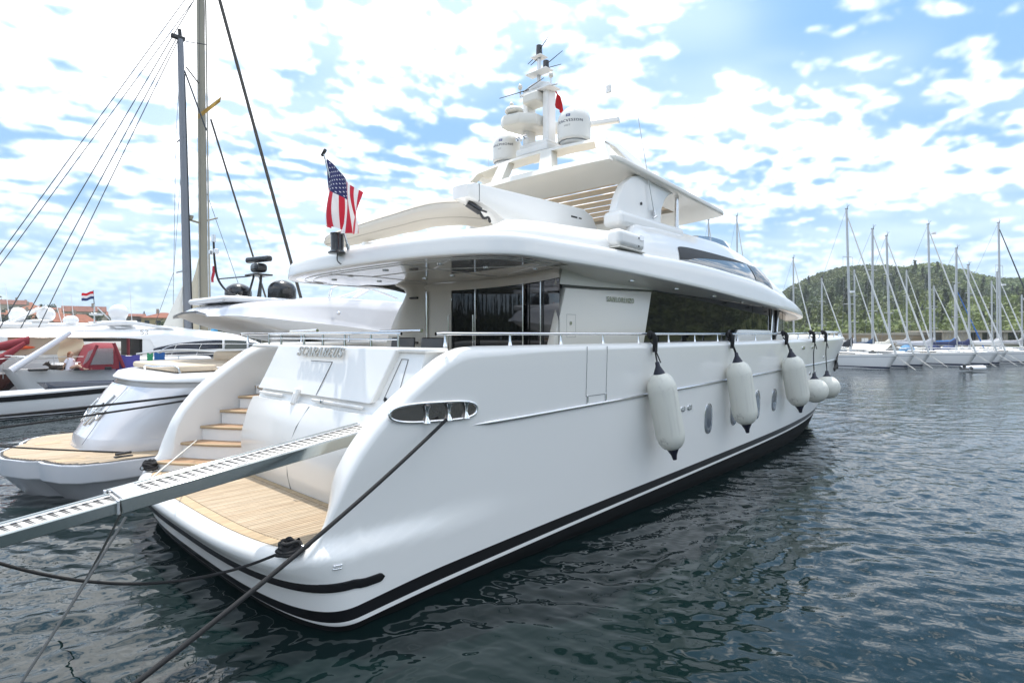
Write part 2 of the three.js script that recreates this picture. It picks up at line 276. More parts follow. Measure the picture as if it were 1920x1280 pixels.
// the chromed mooring port in the quarter, with its rollers
{ const cx = 1.70, cy = 2.375, W = 1.42, Hh = 0.27, ring = [], N = 60;
  const at = (a, k, o) => { const ca = Math.cos(a), sa = Math.sin(a); const px = Math.sign(ca) * Math.pow(Math.abs(ca), 0.55) * W / 2 * k, py = Math.sign(sa) * Math.pow(Math.abs(sa), 0.8) * (Hh / 2 - 0.02 * (1 - ca) * 0.5) * k; return onHull(cx + px, cy + py - px * 0.035, o); };
  for (let i = 0; i < N; i++) ring.push(V(...at(i / N * Math.PI * 2, 1, 0.012)));
  const mp = part(hull, 'mooring_port', tube(ring, 0.022, 140, 8, true), M.chrome);
  const rows = []; for (let r = 0; r <= 4; r++) { const row = []; for (let i = 0; i <= N; i++) row.push(at(i / N * Math.PI * 2, [0.02, 0.5, 0.9, 0.985, 1][r], [0.012, 0.012, 0.012, 0.012, 0.0][r])); rows.push(row); }
  part(mp, 'port_recess', loft(rows), std(lin(0.20, 0.18, 0.165), 0.16, { metalness: 0.95 }));
  for (const px of [1.54, 1.90, 2.20]) { const g = lathe([[0.055, -0.115], [0.05, -0.10], [0.026, -0.05], [0.022, 0], [0.026, 0.05], [0.05, 0.10], [0.055, 0.115]], 18), q = onHull(px, 2.36, 0.03); part(mp, 'roller_post', put(g, ...q), M.chrome); }
}
// drain holes in the quarter
for (let i = 0; i < 8; i++) { const t = 0.86 + (i % 4) * 0.012 + (i > 3 ? 0.006 : 0), p = hullBase(t, 0.70 + (i > 3 ? 0.04 : 0)), n = hullNormal(t, 0.7); part(hull, 'drain_cover', ball(0.018, p[0] + n[0] * 0.004, p[1], p[2] + n[1] * 0.004, 1, 0.7, 1, 10), M.chrome); }
// bow anchor in its pocket
{ const q = onHull(22.4, 2.35, 0.05); const a = part(hull, 'anchor', [rod(V(q[0] - 0.25, q[1] - 0.22, q[2] + 0.02), V(q[0] + 0.25, q[1] + 0.3, q[2] - 0.03), 0.05), rbox(0.5, 0.16, 0.07, 0.03, q[0] - 0.25, q[1] - 0.2, q[2] + 0.04, 0, 0, 0.5), rbox(0.12, 0.42, 0.07, 0.03, q[0] - 0.12, q[1] - 0.1, q[2] + 0.04, 0, 0, 0.5)], M.dark); }

// ---- stern platform with teak
const platEdge = (z, inset) => { const k = Math.min(1, Math.abs(z) / (3.46 - inset)); return 0.6 - (1.12 - inset) * Math.pow(Math.max(0, 1 - Math.pow(k, 3)), 1 / 3); };
{ const o = []; for (let i = -30; i <= 30; i++) { const z = i / 30 * 3.3; o.push([platEdge(z, 0.13), z]); } o.push([2.0, 3.3], [2.0, -3.3]); part(yacht, 'platform_floor', slab(o, 0.05, 0.765), M.gel); }
const teakTex = (() => { const W = 512, H2 = 256; return dataTex(W, H2, (i, j) => { const g = fbm(i * 0.012, j * 0.22, 4, 3), f = fbm(i * 0.05, j * 0.9, 3, 9), b = fbm(i * 0.006 + 4, j * 0.03, 3, 14); const k = 0.80 + 0.22 * (g - 0.5) + 0.16 * (f - 0.5) + 0.12 * (b - 0.5); return [0.83 * k + 0.03, 0.755 * k + 0.02, 0.66 * k]; }, true); })();
const teakMat = [0, 1, 2, 3].map((i) => std(new THREE.Color(1 - i * 0.035, 1 - i * 0.05, 1 - i * 0.065), 0.68, { map: teakTex }));
const teakEdge = std(new THREE.Color(1.0, 0.93, 0.80), 0.6, { map: teakTex });
const caulk = std(lin(0.045, 0.042, 0.04), 0.8);
const stepTeak = std(new THREE.Color(0.84, 0.64, 0.50), 0.5, { map: teakTex });
const uvXZ = (g, s = 1) => { const p = g.attributes.position, u = g.attributes.uv; for (let i = 0; i < p.count; i++) u.setXY(i, p.getX(i) * 0.5 * s, p.getZ(i) * 1.0 * s); return g; };
{
  const deckFwd = 1.24, wingIn = (x) => 2.80 - 0.62 * sstep(0.75, -0.3, x) * 0 - 0.25 * sstep(0.35, -0.35, x);
  const o = []; for (let i = -30; i <= 30; i++) { const z = i / 30 * 2.86; o.push([platEdge(z, 0.26), z]); } o.push([0.2, 2.9], [deckFwd, 2.9], [deckFwd, -1.5], [0.1, -2.9]);
  const deck = part(yacht, 'teak_platform', slab(o, 0.014, 0.818), caulk);
  // border planks
  const bo = []; for (let i = -40; i <= 40; i++) { const z = i / 40 * 2.84; bo.push([platEdge(z, 0.265), z]); } for (let i = 40; i >= -40; i--) { const z = i / 40 * 2.74; bo.push([platEdge(z, 0.42), z]); }
  part(deck, 'border_plank', uvXZ(slab(bo, 0.014, 0.823)), teakEdge);
  part(deck, 'border_plank', uvXZ(slab([[deckFwd, 2.8], [deckFwd, -1.5], [deckFwd - 0.1, -1.5], [deckFwd - 0.1, 2.8]], 0.014, 0.823)), teakEdge);
  // one plank after another, running fore and aft
  const pitch = 0.068; let n = 0;
  for (let z = -2.73; z < 2.75; z += pitch, n++) { const w = 0.060, xa = platEdge(z + w / 2, 0.43), fwd = z < -1.5 ? lerp(0.25, deckFwd - 0.12, sstep(-2.9, -1.4, z)) : deckFwd - 0.112; const g = box(fwd - xa, 0.016, w, (fwd + xa) / 2, 0.829 + (n % 3) * 0.0004, z + w / 2); const p = g.attributes.position, u = g.attributes.uv, ox = hash2(n, 1) * 5; for (let i = 0; i < p.count; i++) u.setXY(i, p.getX(i) * 0.4 + ox, p.getZ(i) * 1.2 + ox * 3); part(deck, 'teak_plank', g, teakMat[Math.floor(hash2(n, 3) * 4)]); }
  // foot well curves on the starboard quarter, cleat horn sockets
}
// ---- transom
const xT = curveOf([[0.7, 1.28], [0.82, 1.25], [1.1, 1.17], [1.45, 1.13], [1.9, 1.22], [2.25, 1.36], [2.4, 1.45], [3.2, 1.75]]);
const shearZ = (g, k, y0) => { const p = g.attributes.position; for (let i = 0; i < p.count; i++) p.setZ(i, p.getZ(i) + (p.getY(i) - y0) * k); g.computeVertexNormals(); return g; };
{
  const prof = (y0, y1, n, dx = 0) => { const a = []; for (let i = 0; i <= n; i++) { const y = lerp(y0, y1, i / n); a.push([xT(y) + dx, y]); } return a; };
  const up = prof(2.41, 3.19, 4); part(yacht, 'upper_transom', shearZ(slab([...up, [2.05, 3.19], [2.05, 2.41]], 3.8, -1.6, 'xy', 0.018), 0.3, 2.4), M.gel);
  const lo = prof(0.76, 2.25, 24); part(yacht, 'lower_transom', toCreasedNormals(slab([...lo, [2.0, 2.25], [2.0, 0.76]], 4.6, -1.62, 'xy', 0.03), 0.6), M.gel);
  part(yacht, 'transom_channel', slab([...prof(2.2, 2.45, 3, 0.09), [2.0, 2.45], [2.0, 2.2]], 4.35, -1.55, 'xy'), M.gel);
  part(yacht, 'quarter_locker', slab([[1.50, 2.2], [1.86, 3.19], [2.2, 3.19], [2.2, 2.2]], 0.85, 2.15, 'xy', 0.01), M.gel);
  // grab bars in the channel
  for (const [a, b] of [[-1.45, -0.55], [0.55, 2.05]]) part(yacht, 'step_bar', rbox(0.05, 0.05, b - a, 0.02, 1.43, 2.335, (a + b) / 2), M.gel);
  // garage door joints
  const strip = (pts, w) => { const g = []; for (let i = 1; i < pts.length; i++) { const [y0, z0] = pts[i - 1], [y1, z1] = pts[i], a = V(xT(y0) - 0.003, y0, z0), b = V(xT(y1) - 0.003, y1, z1); g.push(rod(a, b, w, w, 5)); } return g; };
  const door = (z, y) => z + (y - 2.4) * 0.3;
  part(yacht, 'garage_door_joint', [...strip([[2.96, door(0.02, 2.96) - 0.12], [2.96, door(0.62, 2.96)]], 0.006), ...strip([[2.96, door(0.62, 2.96)], [2.42, door(0.62, 2.42)]], 0.007), ...strip([[2.24, 0.60], [1.9, 0.42], [1.5, 0.28], [1.1, 0.2], [0.84, 0.16]], 0.007)], M.seam);
  // latch in the channel
  part(yacht, 'door_latch', [rbox(0.08, 0.30, 0.13, 0.05, 1.40, 2.36, 0.02, 0, 0, -0.35), rbox(0.05, 0.2, 0.05, 0.02, 1.36, 2.33, 0.02, 0, 0, -0.35)], M.gel);
  part(yacht, 'shower_fitting', [rbox(0.05, 0.07, 0.07, 0.015, 1.40, 2.335, 0.92)], M.steel);
  part(yacht, 'towing_eye', tube([[1.14, 1.52, 0.6], [1.08, 1.46, 0.6], [1.08, 1.46, 0.72], [1.14, 1.52, 0.72]], 0.012, 24, 6), M.steel);
  part(yacht, 'locker_joint', [rod(V(1.80, 3.05, 2.50), V(1.58, 2.43, 2.34), 0.005, 0.005, 5), rod(V(1.80, 3.05, 2.50), V(1.80, 3.05, 2.66), 0.005, 0.005, 5), rod(V(1.80, 3.05, 2.66), V(1.58, 2.43, 2.66), 0.005, 0.005, 5)], M.seam);
  part(yacht, 'drain_flap', [put(new THREE.CylinderGeometry(0.07, 0.07, 0.02, 16, 1, false, 0, Math.PI / 2), 1.56, 2.44, 2.42, 0, 0, Math.PI / 2)], M.black);
  // name
  const tg = new TextGeometry('SCARABEUS', { font, size: 0.165, depth: 0.03, curveSegments: 5 });
  tg.computeBoundingBox(); const bb = tg.boundingBox, wdt = bb.max.x - bb.min.x; const p = tg.attributes.position;
  for (let i = 0; i < p.count; i++) p.setX(i, (p.getX(i) - bb.min.x) * (1.50 / wdt) + p.getY(i) * 0.18);
  tg.computeVertexNormals();
  const tilt = Math.atan2(0.30, 0.8), m = new THREE.Matrix4().makeBasis(V(0, 0, 1), V(Math.sin(tilt), Math.cos(tilt), 0), V(-Math.cos(tilt), Math.sin(tilt), 0)); m.setPosition(xT(3.035) - 0.05, 3.035, -0.38);
  part(yacht, 'name_lettering', tg.applyMatrix4(m), std(lin(0.50, 0.48, 0.44), 0.3, { metalness: 0.8 }));
}
// ---- stairs on the port side
{
  const ys = [1.02, 1.32, 1.60, 1.88, 2.14], xs = [0.10, 0.52, 0.89, 1.26, 1.62]; const zL = -2.95, zR = -1.55, dx = 1.0;
  const nose = (i) => { const a = []; for (let k = 0; k <= 8; k++) { const t = k / 8; a.push([xs[i] + dx * t - 0.10 * Math.sin(Math.PI * t), lerp(zL, zR, t)]); } return a; };
  for (let i = 0; i < 5; i++) {
    const n = nose(i), back = [[xs[i] + dx + 0.75, zR], [xs[i] + 0.75, zL]];
    part(yacht, 'stair_riser', slab([...n.map(([x, z]) => [x + 0.03, z]), ...back], ys[i] - 0.06 - (i ? ys[i - 1] - 0.02 : 0.77), i ? ys[i - 1] - 0.02 : 0.77), M.gel);
    const tr = part(yacht, 'stair_tread', uvXZ(slab([...n, ...back.map(([x, z]) => [x - 0.3, z])], 0.055, ys[i] - 0.055, 'xz', 0.012)), stepTeak);
    const b = n.map(([x, z]) => V(x + 0.006, ys[i] - 0.028, z)); part(tr, 'tread_nosing', tube(b, 0.026, 24, 6), teakEdge);
  }
  part(yacht, 'stair_landing', slab([[1.99, zL], [2.95, zR], [3.2, zR], [3.2, zL]], 0.2, 2.15), M.gel); part(yacht, 'stair_side_wall', box(0.5, 1.72, 0.16, 1.85, 1.62, -1.62), M.gel);
}
// ---- cockpit deck and coaming
part(yacht, 'main_deck', slab((() => { const o = []; for (let i = 0; i <= 40; i++) { const x = 2.0 + i / 40 * 26.5, t = tOfX(x, 2.3), z = Math.max(0.02, hullPt(Math.min(2, t), 2.3)[2] - 0.1); o.push([x, z]); } for (let i = 40; i >= 0; i--) o.push([o[i][0], -o[i][1]]); return o; })(), 0.05, 2.27), teakMat[1]);
part(yacht, 'transom_coaming', rbox(0.42, 0.07, 5.75, 0.03, 2.0, 3.18, 0.2), M.gel);
// ---- upper deck moulding
const yc = curveOf([[2.2, 4.96], [3.8, 4.99], [5.75, 5.02], [8.9, 5.06], [12.6, 4.93], [16.1, 4.57], [19, 4.24], [23.5, 4.05]]);
const yt = curveOf([[2.2, 5.05], [2.8, 5.12], [4, 5.31], [5.9, 5.42], [7.2, 5.52], [8.0, 5.88], [9, 5.94], [12, 5.95], [14, 5.8], [15.5, 5.5], [17, 5.1], [19, 4.52], [23.5, 4.15]]);
const ti = curveOf([[2.2, 0.5], [7.0, 0.5], [8.2, 0.85], [23, 0.9]]);
const yb = curveOf([[2, 4.62], [5, 4.61], [8.9, 4.5], [12.6, 4.31], [16, 4.14], [19, 4.02], [23.5, 3.95]]);
function ovPt(t) { if (t <= 1) { const a = t * Math.PI / 2; return [3.65 - 1.4 * Math.pow(Math.cos(a), 0.77), 3.5 * Math.pow(Math.sin(a), 0.77)]; } const x = 3.65 + (t - 1) * 19.85, u = Math.max(0, (x - 8) / 15.5); return [x, 3.5 * (1 - Math.pow(u, 5))]; }
const ow = (x) => 3.5 * (1 - Math.pow(Math.max(0, (x - 8) / 15.5), 5));
function ovN(t) { const e = 0.005, a = ovPt(Math.max(0, t - e)), b = ovPt(Math.min(2, t + e)), dx = b[0] - a[0], dz = b[1] - a[1], l = Math.hypot(dx, dz); return [-dz / l, dx / l]; }
const oCols = []; for (let i = 0; i <= 40; i++) oCols.push(i / 40); for (let i = 1; i <= 110; i++) oCols.push(1 + i / 110);
function ovCols(fn) { const star = oCols.map(fn), port = [...star].slice(1).reverse().map((c) => c.map((p) => [p[0], p[1], -p[2]])); return [...port, ...star]; }
const at = (t, ins, y) => { const p = ovPt(t), n = ovN(t); return [p[0] - n[0] * ins, y, Math.max(0, p[1] - n[1] * ins)]; };
part(yacht, 'upper_deck_moulding', loft(asRows(ovCols((t) => {
  const x = ovPt(t)[0], b = yb(x), c = yc(x), T = yt(x), I = ti(x), o = [];
  o.push(at(t, 0.16, b), at(t, 0.03, b), at(t, 0.008, b + 0.012), at(t, 0, b + 0.03), at(t, 0.0, b + 0.09));
  for (let i = 1; i <= 7; i++) { const k = i / 7; o.push(at(t, 0.012 + 0.14 * Math.pow(k, 2.6), lerp(b + 0.09, c, Math.sin(k * Math.PI / 2)))); }
  o.push(at(t, 0.20, c + 0.004), at(t, 0.25, c + 0.012), at(t, 0.262, c + 0.03));
  for (let i = 0; i <= 12; i++) { const v = i / 12; o.push(at(t, lerp(0.27, I, Math.pow(v, 1.8)), lerp(c + 0.04, T, v))); }
  o.push(at(t, I + 0.06, T + 0.02), at(t, I + 0.16, T + 0.015), at(t, I + 0.2, T - 0.05), at(t, I + 0.22, Math.min(T - 0.05, 5.1)));
  return o;
}))), M.gel);
// upper deck floor and the covered house front
part(yacht, 'upper_deck', loft((() => { const rows = []; for (let i = 0; i <= 40; i++) { const x = 3.05 + i / 40 * 20.2, w = x < 3.65 ? 3.5 * Math.pow(1 - Math.pow((3.65 - x) / 1.4, 2.6), 1 / 2.6) : ow(x), row = [], y = Math.min(5.06, yt(x) - 0.04), h = x > 14 ? 0.22 : 0; for (let j = -8; j <= 8; j++) { const k = j / 8; row.push([x, y + h * (1 - k * k), k * Math.max(0.05, w - 0.74)]); } rows.push(row); } return rows; })()), M.gel);
const U = (x, v, off = 0) => { const c = yc(x) + 0.04, T = yt(x), y = lerp(c, T, v), ins = lerp(0.27, ti(x), Math.pow(v, 1.8)); return [x, y + off * 0.45, ow(x) - ins + off * 0.9]; };
// pilothouse side windows: glass set in the moulding, with a black shaped brow above it
function onU(edgeA, edgeB, n, off) { const rows = []; for (let r = 0; r <= 4; r++) { const row = []; for (let i = 0; i <= n; i++) { const s = i / n, a = edgeA(s), b = edgeB(s), x = lerp(a[0], b[0], r / 4), v = lerp(a[1], b[1], r / 4); row.push(U(x, v, off)); } rows.push(row); } return rows; }
const edge = (pts) => { const cx = curveOf(pts.map((p, i) => [i / (pts.length - 1), p[0]])), cvv = curveOf(pts.map((p, i) => [i / (pts.length - 1), p[1]])); return (s) => [cx(s), cvv(s)]; };
const mirror = (g) => { const h = g.clone(); const p = h.attributes.position; for (let i = 0; i < p.count; i++) p.setZ(i, -p.getZ(i)); h.computeVertexNormals(); return h; };
const pair = (name, g, mat, parent = yacht) => { part(parent, name, g, mat); return part(parent, name, mirror(g), mat); };
const upE = edge([[8.92, 0.12], [9.0, 0.36], [9.5, 0.43], [11.0, 0.47], [12.4, 0.49], [13.4, 0.53]]), loE = edge([[8.90, 0.0], [9.6, 0.0], [10.8, 0.0], [12.0, 0.02], [12.9, 0.045], [13.6, 0.07]]);
const midE = edge([[8.91, 0.01], [9.3, 0.05], [9.9, 0.17], [11.2, 0.31], [12.4, 0.42], [13.45, 0.52]]);
pair('pilothouse_window', loft(onU(midE, loE, 24, 0.006)), M.smoke);
pair('window_brow', loft(onU(upE, midE, 24, 0.012)), M.dark);
pair('pilothouse_windscreen', loft(onU(edge([[13.45, 0.53], [14.2, 0.62], [14.95, 0.74]]), edge([[13.66, 0.07], [14.3, 0.11], [15.1, 0.06]]), 14, 0.01)), M.glass);
pair('window_post', loft(onU(edge([[13.36, 0.54], [13.40, 0.54], [13.48, 0.55]]), edge([[13.6, 0.06], [13.64, 0.06], [13.7, 0.06]]), 3, 0.02)), M.black);
// ventilation scoop on the moulding
{ const p = U(6.3, 0.0); const g = rbox(0.95, 0.34, 0.34, 0.11, 6.55, 5.24, 3.30, 0, 0, -0.04, 4); const sc = part(yacht, 'vent_scoop', g, M.gel); part(sc, 'scoop_lip', rbox(0.93, 0.03, 0.3, 0.014, 6.55, 5.06, 3.31, 0, 0, -0.04), M.cream); part(sc, 'navigation_light_slot', rbox(0.16, 0.10, 0.012, 0.005, 6.86, 5.31, 3.473), M.steel); part(sc, "slot_grip", box(0.02, 0.03, 0.012, 6.75, 5.30, 3.474), M.dark); part(sc, "slot_grip", box(0.02, 0.03, 0.012, 6.75, 5.14, 3.474), M.dark); }
// ---- soffit, ceiling and saloon
const wallIns = 0.62;
const wallTop = curveOf([[4.6, 4.612], [5.0, 4.60], [6.2, 4.45], [8.5, 4.40], [14, 4.30], [18, 4.2], [21, 4.06]]);
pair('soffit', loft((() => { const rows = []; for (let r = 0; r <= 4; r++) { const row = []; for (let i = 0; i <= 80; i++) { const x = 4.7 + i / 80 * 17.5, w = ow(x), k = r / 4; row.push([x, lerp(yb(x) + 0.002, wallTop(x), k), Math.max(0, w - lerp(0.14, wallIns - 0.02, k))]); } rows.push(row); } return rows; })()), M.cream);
{ const g = []; for (const x of [7.0, 8.9, 10.9, 12.8, 14.6, 16.4]) { const k = 0.45, y = lerp(yb(x), wallTop(x), k), z = ow(x) - lerp(0.14, wallIns, k); const sl = part(yacht, 'soffit_light', put(new THREE.CylinderGeometry(0.075, 0.075, 0.03, 20), x, y - 0.004, z), M.steel); part(sl, 'lamp_glass', put(new THREE.CylinderGeometry(0.05, 0.05, 0.034, 16), x, y - 0.006, z), M.smoke); } }
const ceilO = []; for (let i = -40; i <= 40; i++) { const t = Math.abs(i / 40) * 1.0; const p = at(t, 0.12, 0); ceilO.push([p[0], Math.sign(i) * p[2]]); } ceilO.push([6.3, 3.2], [6.3, -3.2]);
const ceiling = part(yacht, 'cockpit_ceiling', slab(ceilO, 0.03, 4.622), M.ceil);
// pale trim lines and down lights on the ceiling
{ const line = (pts, w = 0.012) => part(ceiling, 'ceiling_trim', join(pts.slice(1).map((b, i) => { const a = pts[i], dx = b[0] - a[0], dz = b[1] - a[1], l = Math.hypot(dx, dz); return box(l + 0.004, 0.01, w, (a[0] + b[0]) / 2, 4.618, (a[1] + b[1]) / 2, 0, -Math.atan2(dz, dx), 0); })), M.gel);
  const ring = (ins) => { const o = []; for (let i = -24; i <= 24; i++) { const p = at(Math.abs(i / 24), ins, 0); o.push([p[0], Math.sign(i) * p[2]]); } o.push([5.0, Math.sign(1) * (3.5 - ins)]); return o; };
  line(ring(0.34)); line(ring(0.52), 0.018);
  for (const [a, b] of [[[2.75, 1.2], [3.6, 1.0]], [[3.6, 1.0], [4.6, 2.9]], [[3.6, 1.0], [5.4, 0.9]], [[2.9, 2.3], [3.6, 1.0]], [[2.75, -1.2], [3.6, -1.0]], [[3.6, -1.0], [3.6, 1.0]], [[3.6, -1.0], [5.2, -1.2]], [[4.4, 2.9], [5.2, 1.4]]]) line([a, b]);
  for (const [x, z] of [[3.1, 0.2], [3.2, 1.7], [4.1, 1.9], [4.6, 0.4], [4.6, -0.5], [3.2, -1.2], [3.4, -2.2], [4.9, 2.4], [4.3, -1.8]]) { const l = part(ceiling, 'down_light', put(new THREE.CylinderGeometry(0.06, 0.06, 0.02, 18), x, 4.614, z), M.steel); part(l, 'lamp_glass', put(new THREE.CylinderGeometry(0.04, 0.04, 0.024, 16), x, 4.613, z), M.smoke); } }
// wing panels beside the cockpit
const zP = 2.90;
{ const o = [[4.72, 2.3], [4.72, 3.1], [5.13, 4.27], [6.0, 4.285], [8.22, 4.36], [7.62, 2.3]];
  const pn = part(yacht, 'side_panel', toCreasedNormals(slab(o, 0.16, zP - 0.13, 'xy', 0.03), 0.5), M.cream);
  part(yacht, 'panel_gasket', slab([[5.05, 4.27], [6.0, 4.285], [8.24, 4.36], [8.24, 4.40], [6.0, 4.335], [5.05, 4.32]], 0.10, zP - 0.10, 'xy'), M.black);
  part(yacht, 'panel_header', slab([[4.95, 4.32], [6.0, 4.335], [8.3, 4.40], [8.3, 4.62], [5.05, 4.62]], 0.12, zP - 0.10, 'xy'), M.cream);
  const hatch = [[5.15, 3.36], [5.15, 3.78], [5.42, 3.78], [5.42, 3.36]]; part(pn, 'panel_joint', join(hatch.map((a, i) => { const b = hatch[(i + 1) % 4]; return rod(V(a[0], a[1], zP + 0.031), V(b[0], b[1], zP + 0.031), 0.0025, 0.0025, 4); })), M.seam);
  part(pn, 'panel_lock', put(new THREE.CylinderGeometry(0.035, 0.035, 0.02, 16), 5.26, 3.62, zP + 0.035, Math.PI / 2), M.steel);
  const tg = new TextGeometry('SANLORENZO', { font: fontSans, size: 0.10, depth: 0.02, curveSegments: 4 }); tg.computeBoundingBox(); const w = tg.boundingBox.max.x; const p = tg.attributes.position; for (let i = 0; i < p.count; i++) p.setX(i, p.getX(i) * 1.02 / w);
  tg.translate(6.42, 4.07, zP + 0.03); part(pn, 'panel_lettering', tg, M.brushed);
}
// port side: cream wing panel that closes the cockpit
part(yacht, 'side_panel', toCreasedNormals(slab([[5.2, 2.3], [5.26, 3.1], [5.45, 3.7], [5.85, 4.36], [8.3, 4.36], [7.7, 2.3]], 0.3, -2.95, 'xy', 0.06), 0.5), M.cream);
part(yacht, 'pillar', loft((() => { const rows = []; for (const [y, a, b] of [[2.3, -2.62, -1.5], [3.1, -2.60, -1.5], [3.5, -2.46, -1.5], [3.9, -2.30, -1.5], [4.2, -2.12, -1.5], [4.38, -2.02, -1.5], [4.5, -2.08, -1.5], [4.62, -2.35, -1.5]]) { const row = []; for (let i = 0; i <= 8; i++) { const z = lerp(a, b, i / 8); row.push([5.62 - 0.085 * z * z - 0.22 * Math.sin(Math.PI * Math.min(1, i / 8 + 0.08)), y, z]); } row.push([5.6, y, b]); rows.push(row); } return rows; })()), M.cream);
for (const y of [4.28, 3.22]) part(yacht, 'pillar_slot', tube([[5.26, y, -2.05], [5.16, y, -1.85], [5.2, y, -1.55]], 0.028, 12, 6), M.black);
// curved glass bulkhead with sliding doors
const arcX = (z) => 5.65 - 0.085 * z * z;
const arcSheet = (z0, z1, y0, y1, off, n = 16) => { const rows = []; for (const y of [y0, lerp(y0, y1, 0.5), y1]) { const r = []; for (let i = 0; i <= n; i++) { const z = lerp(z0, z1, i / n); r.push([arcX(z) + off, y, z]); } rows.push(r); } return loft(rows); };
part(yacht, 'saloon_wall_panel', arcSheet(-1.5, -0.80, 2.3, 4.44, 0), M.cream);
for (const [a, b] of [[-0.79, -0.03], [0.0, 1.62], [1.64, 2.27], [2.29, 2.95]]) part(yacht, 'saloon_glass_door', arcSheet(a, b, 2.32, 4.44, b > 1.63 && a < 1.7 ? 0.05 : 0), M.glass);
part(yacht, 'door_header', loft([[4.43, -0.03], [4.55, -0.05], [4.62, -0.01]].map(([y, o]) => { const r = []; for (let i = 0; i <= 30; i++) { const z = lerp(-1.56, 3.0, i / 30); r.push([arcX(z) + o, y, z]); } return r; })), M.cream);
for (const z of [-1.5, -0.015, 1.63, 2.28]) part(yacht, 'door_post', rod(V(arcX(z) - 0.03, 2.3, z), V(arcX(z) - 0.03, 4.44, z), z < -1 ? 0.035 : 0.016, undefined, 10), M.chrome);
for (const z of [-0.80, -0.02]) part(yacht, 'door_handle', rod(V(arcX(z) - 0.09, 2.9, z), V(arcX(z) - 0.09, 3.85, z), 0.02), M.chrome);
// saloon interior shell behind the glass, side walls and side glazing
pair('saloon_window', loft([2.6, 3.1, 3.6, 4.0, 1].map((y0, r) => { const row = []; for (let i = 0; i <= 60; i++) { const x0 = 7.7 + i / 60 * 13.6, T = wallTop(x0), y = r === 4 ? T : y0, x = Math.min(x0, 21.2) + (i === 0 ? (y - 2.6) * 0.30 : 0) - (i > 50 ? (i - 50) / 10 * (y - 3.4) * 0.9 : 0); row.push([x, y, ow(x) - wallIns]); } return row; })), M.glass);
{ const gl = [9.9, 12.1, 14.3, 16.4, 18.1, 19.2]; for (const x of gl) pair('window_joint', rod(V(x, 2.7, ow(x) - wallIns + 0.001), V(x, wallTop(x), ow(x) - wallIns + 0.001), 0.006, 0.006, 5), M.black); }
pair('side_deck_coaming', loft((() => { const rows = []; const h = curveOf([[12.6, 3.2], [12.9, 3.55], [15.6, 3.54], [15.75, 3.2], [16.4, 3.2], [16.55, 3.5], [18.6, 3.44], [19.4, 3.34]]); for (const [k, d] of [[0, 0.16], [1, 0.16], [1, 0.04], [0, 0.04]]) { const r = []; for (let i = 0; i <= 70; i++) { const x = 12.6 + i / 70 * 6.8; r.push([x, k ? h(x) : 2.8, ow(x) - wallIns + d]); } rows.push(r); } return rows; })()), M.gel);
pair('side_door_post', rod(V(15.95, 2.6, ow(15.95) - wallIns + 0.04), V(16.15, wallTop(16.1), ow(16.1) - wallIns + 0.04), 0.035), M.chrome);
pair('side_door_post', rod(V(16.6, 2.6, ow(16.6) - wallIns + 0.03), V(16.9, wallTop(16.8), ow(16.8) - wallIns + 0.03), 0.05), M.steel);
part(yacht, 'saloon_floor', slab([[5.2, 2.8], [16, 2.7], [21, 1.2], [21, -1.2], [16, -2.7], [5.2, -2.8]], 0.02, 2.33), M.dark);
// cockpit chairs backs seen over the coaming
for (const [x, z, r] of [[4.3, -0.9, 0.3], [4.1, 0.35, 0.1]]) part(yacht, 'cockpit_chair_back', put(new RoundedBoxGeometry(0.06, 0.3, 0.62, 3, 0.03), x, 3.2, z, 0, r, -0.15), M.black);
// ---- rails
{ const y = 3.42, railY = (x) => sheer(x) + 0.178, zr = (x) => Math.max(0.05, hullPt(Math.min(1.995, tOfX(x, 3.1)), 3.1)[2] - 0.13);
  for (const sd of [1, -1]) {
    const pts = []; for (let i = 0; i <= 60; i++) { const x = 1.86 + i / 60 * 26.6; pts.push(V(x, railY(x), sd * zr(x))); } pts.unshift(V(1.80, railY(2) - 0.005, sd * zr(1.86)));
    const rl = part(yacht, 'bulwark_rail', tube(pts, 0.026, 220, 8), M.chrome);
    for (let k = 0; k < 22; k++) { const x = 1.96 + k * 1.245; const g = lathe([[0.034, 0], [0.03, 0.012], [0.02, 0.07], [0.017, 0.17]], 12); g.translate(x, sheer(x) - 0.005, sd * zr(x)); part(rl, 'stanchion', g, M.chrome); }
  }
  const ar = part(yacht, 'stern_rail', tube([[2.05, 3.42, -2.45], [2.0, 3.425, -1.2], [1.98, 3.43, 0], [2.0, 3.43, 1.2], [2.05, 3.42, 2.15]], 0.024, 60, 8), M.chrome);
  part(ar, 'lower_rail', tube([[2.05, 3.33, -2.45], [2.0, 3.335, -1.2], [1.98, 3.335, 0], [2.0, 3.33, 1.2], [2.05, 3.33, 2.1]], 0.013, 60, 6), M.chrome);
  for (const z of [-2.4, -1.85, -0.9, -0.2, 0.55, 1.35, 2.1]) part(ar, 'stanchion', rod(V(2.03, 3.2, z), V(2.03, 3.42, z), 0.024, 0.017), M.chrome);
  part(ar, 'rod_holder', rod(V(2.4, 3.47, -2.2), V(2.3, 3.49, -0.9), 0.03), M.chrome); part(ar, 'rod_holder', rod(V(2.45, 3.46, 1.0), V(2.4, 3.47, 2.2), 0.03), M.chrome);
}
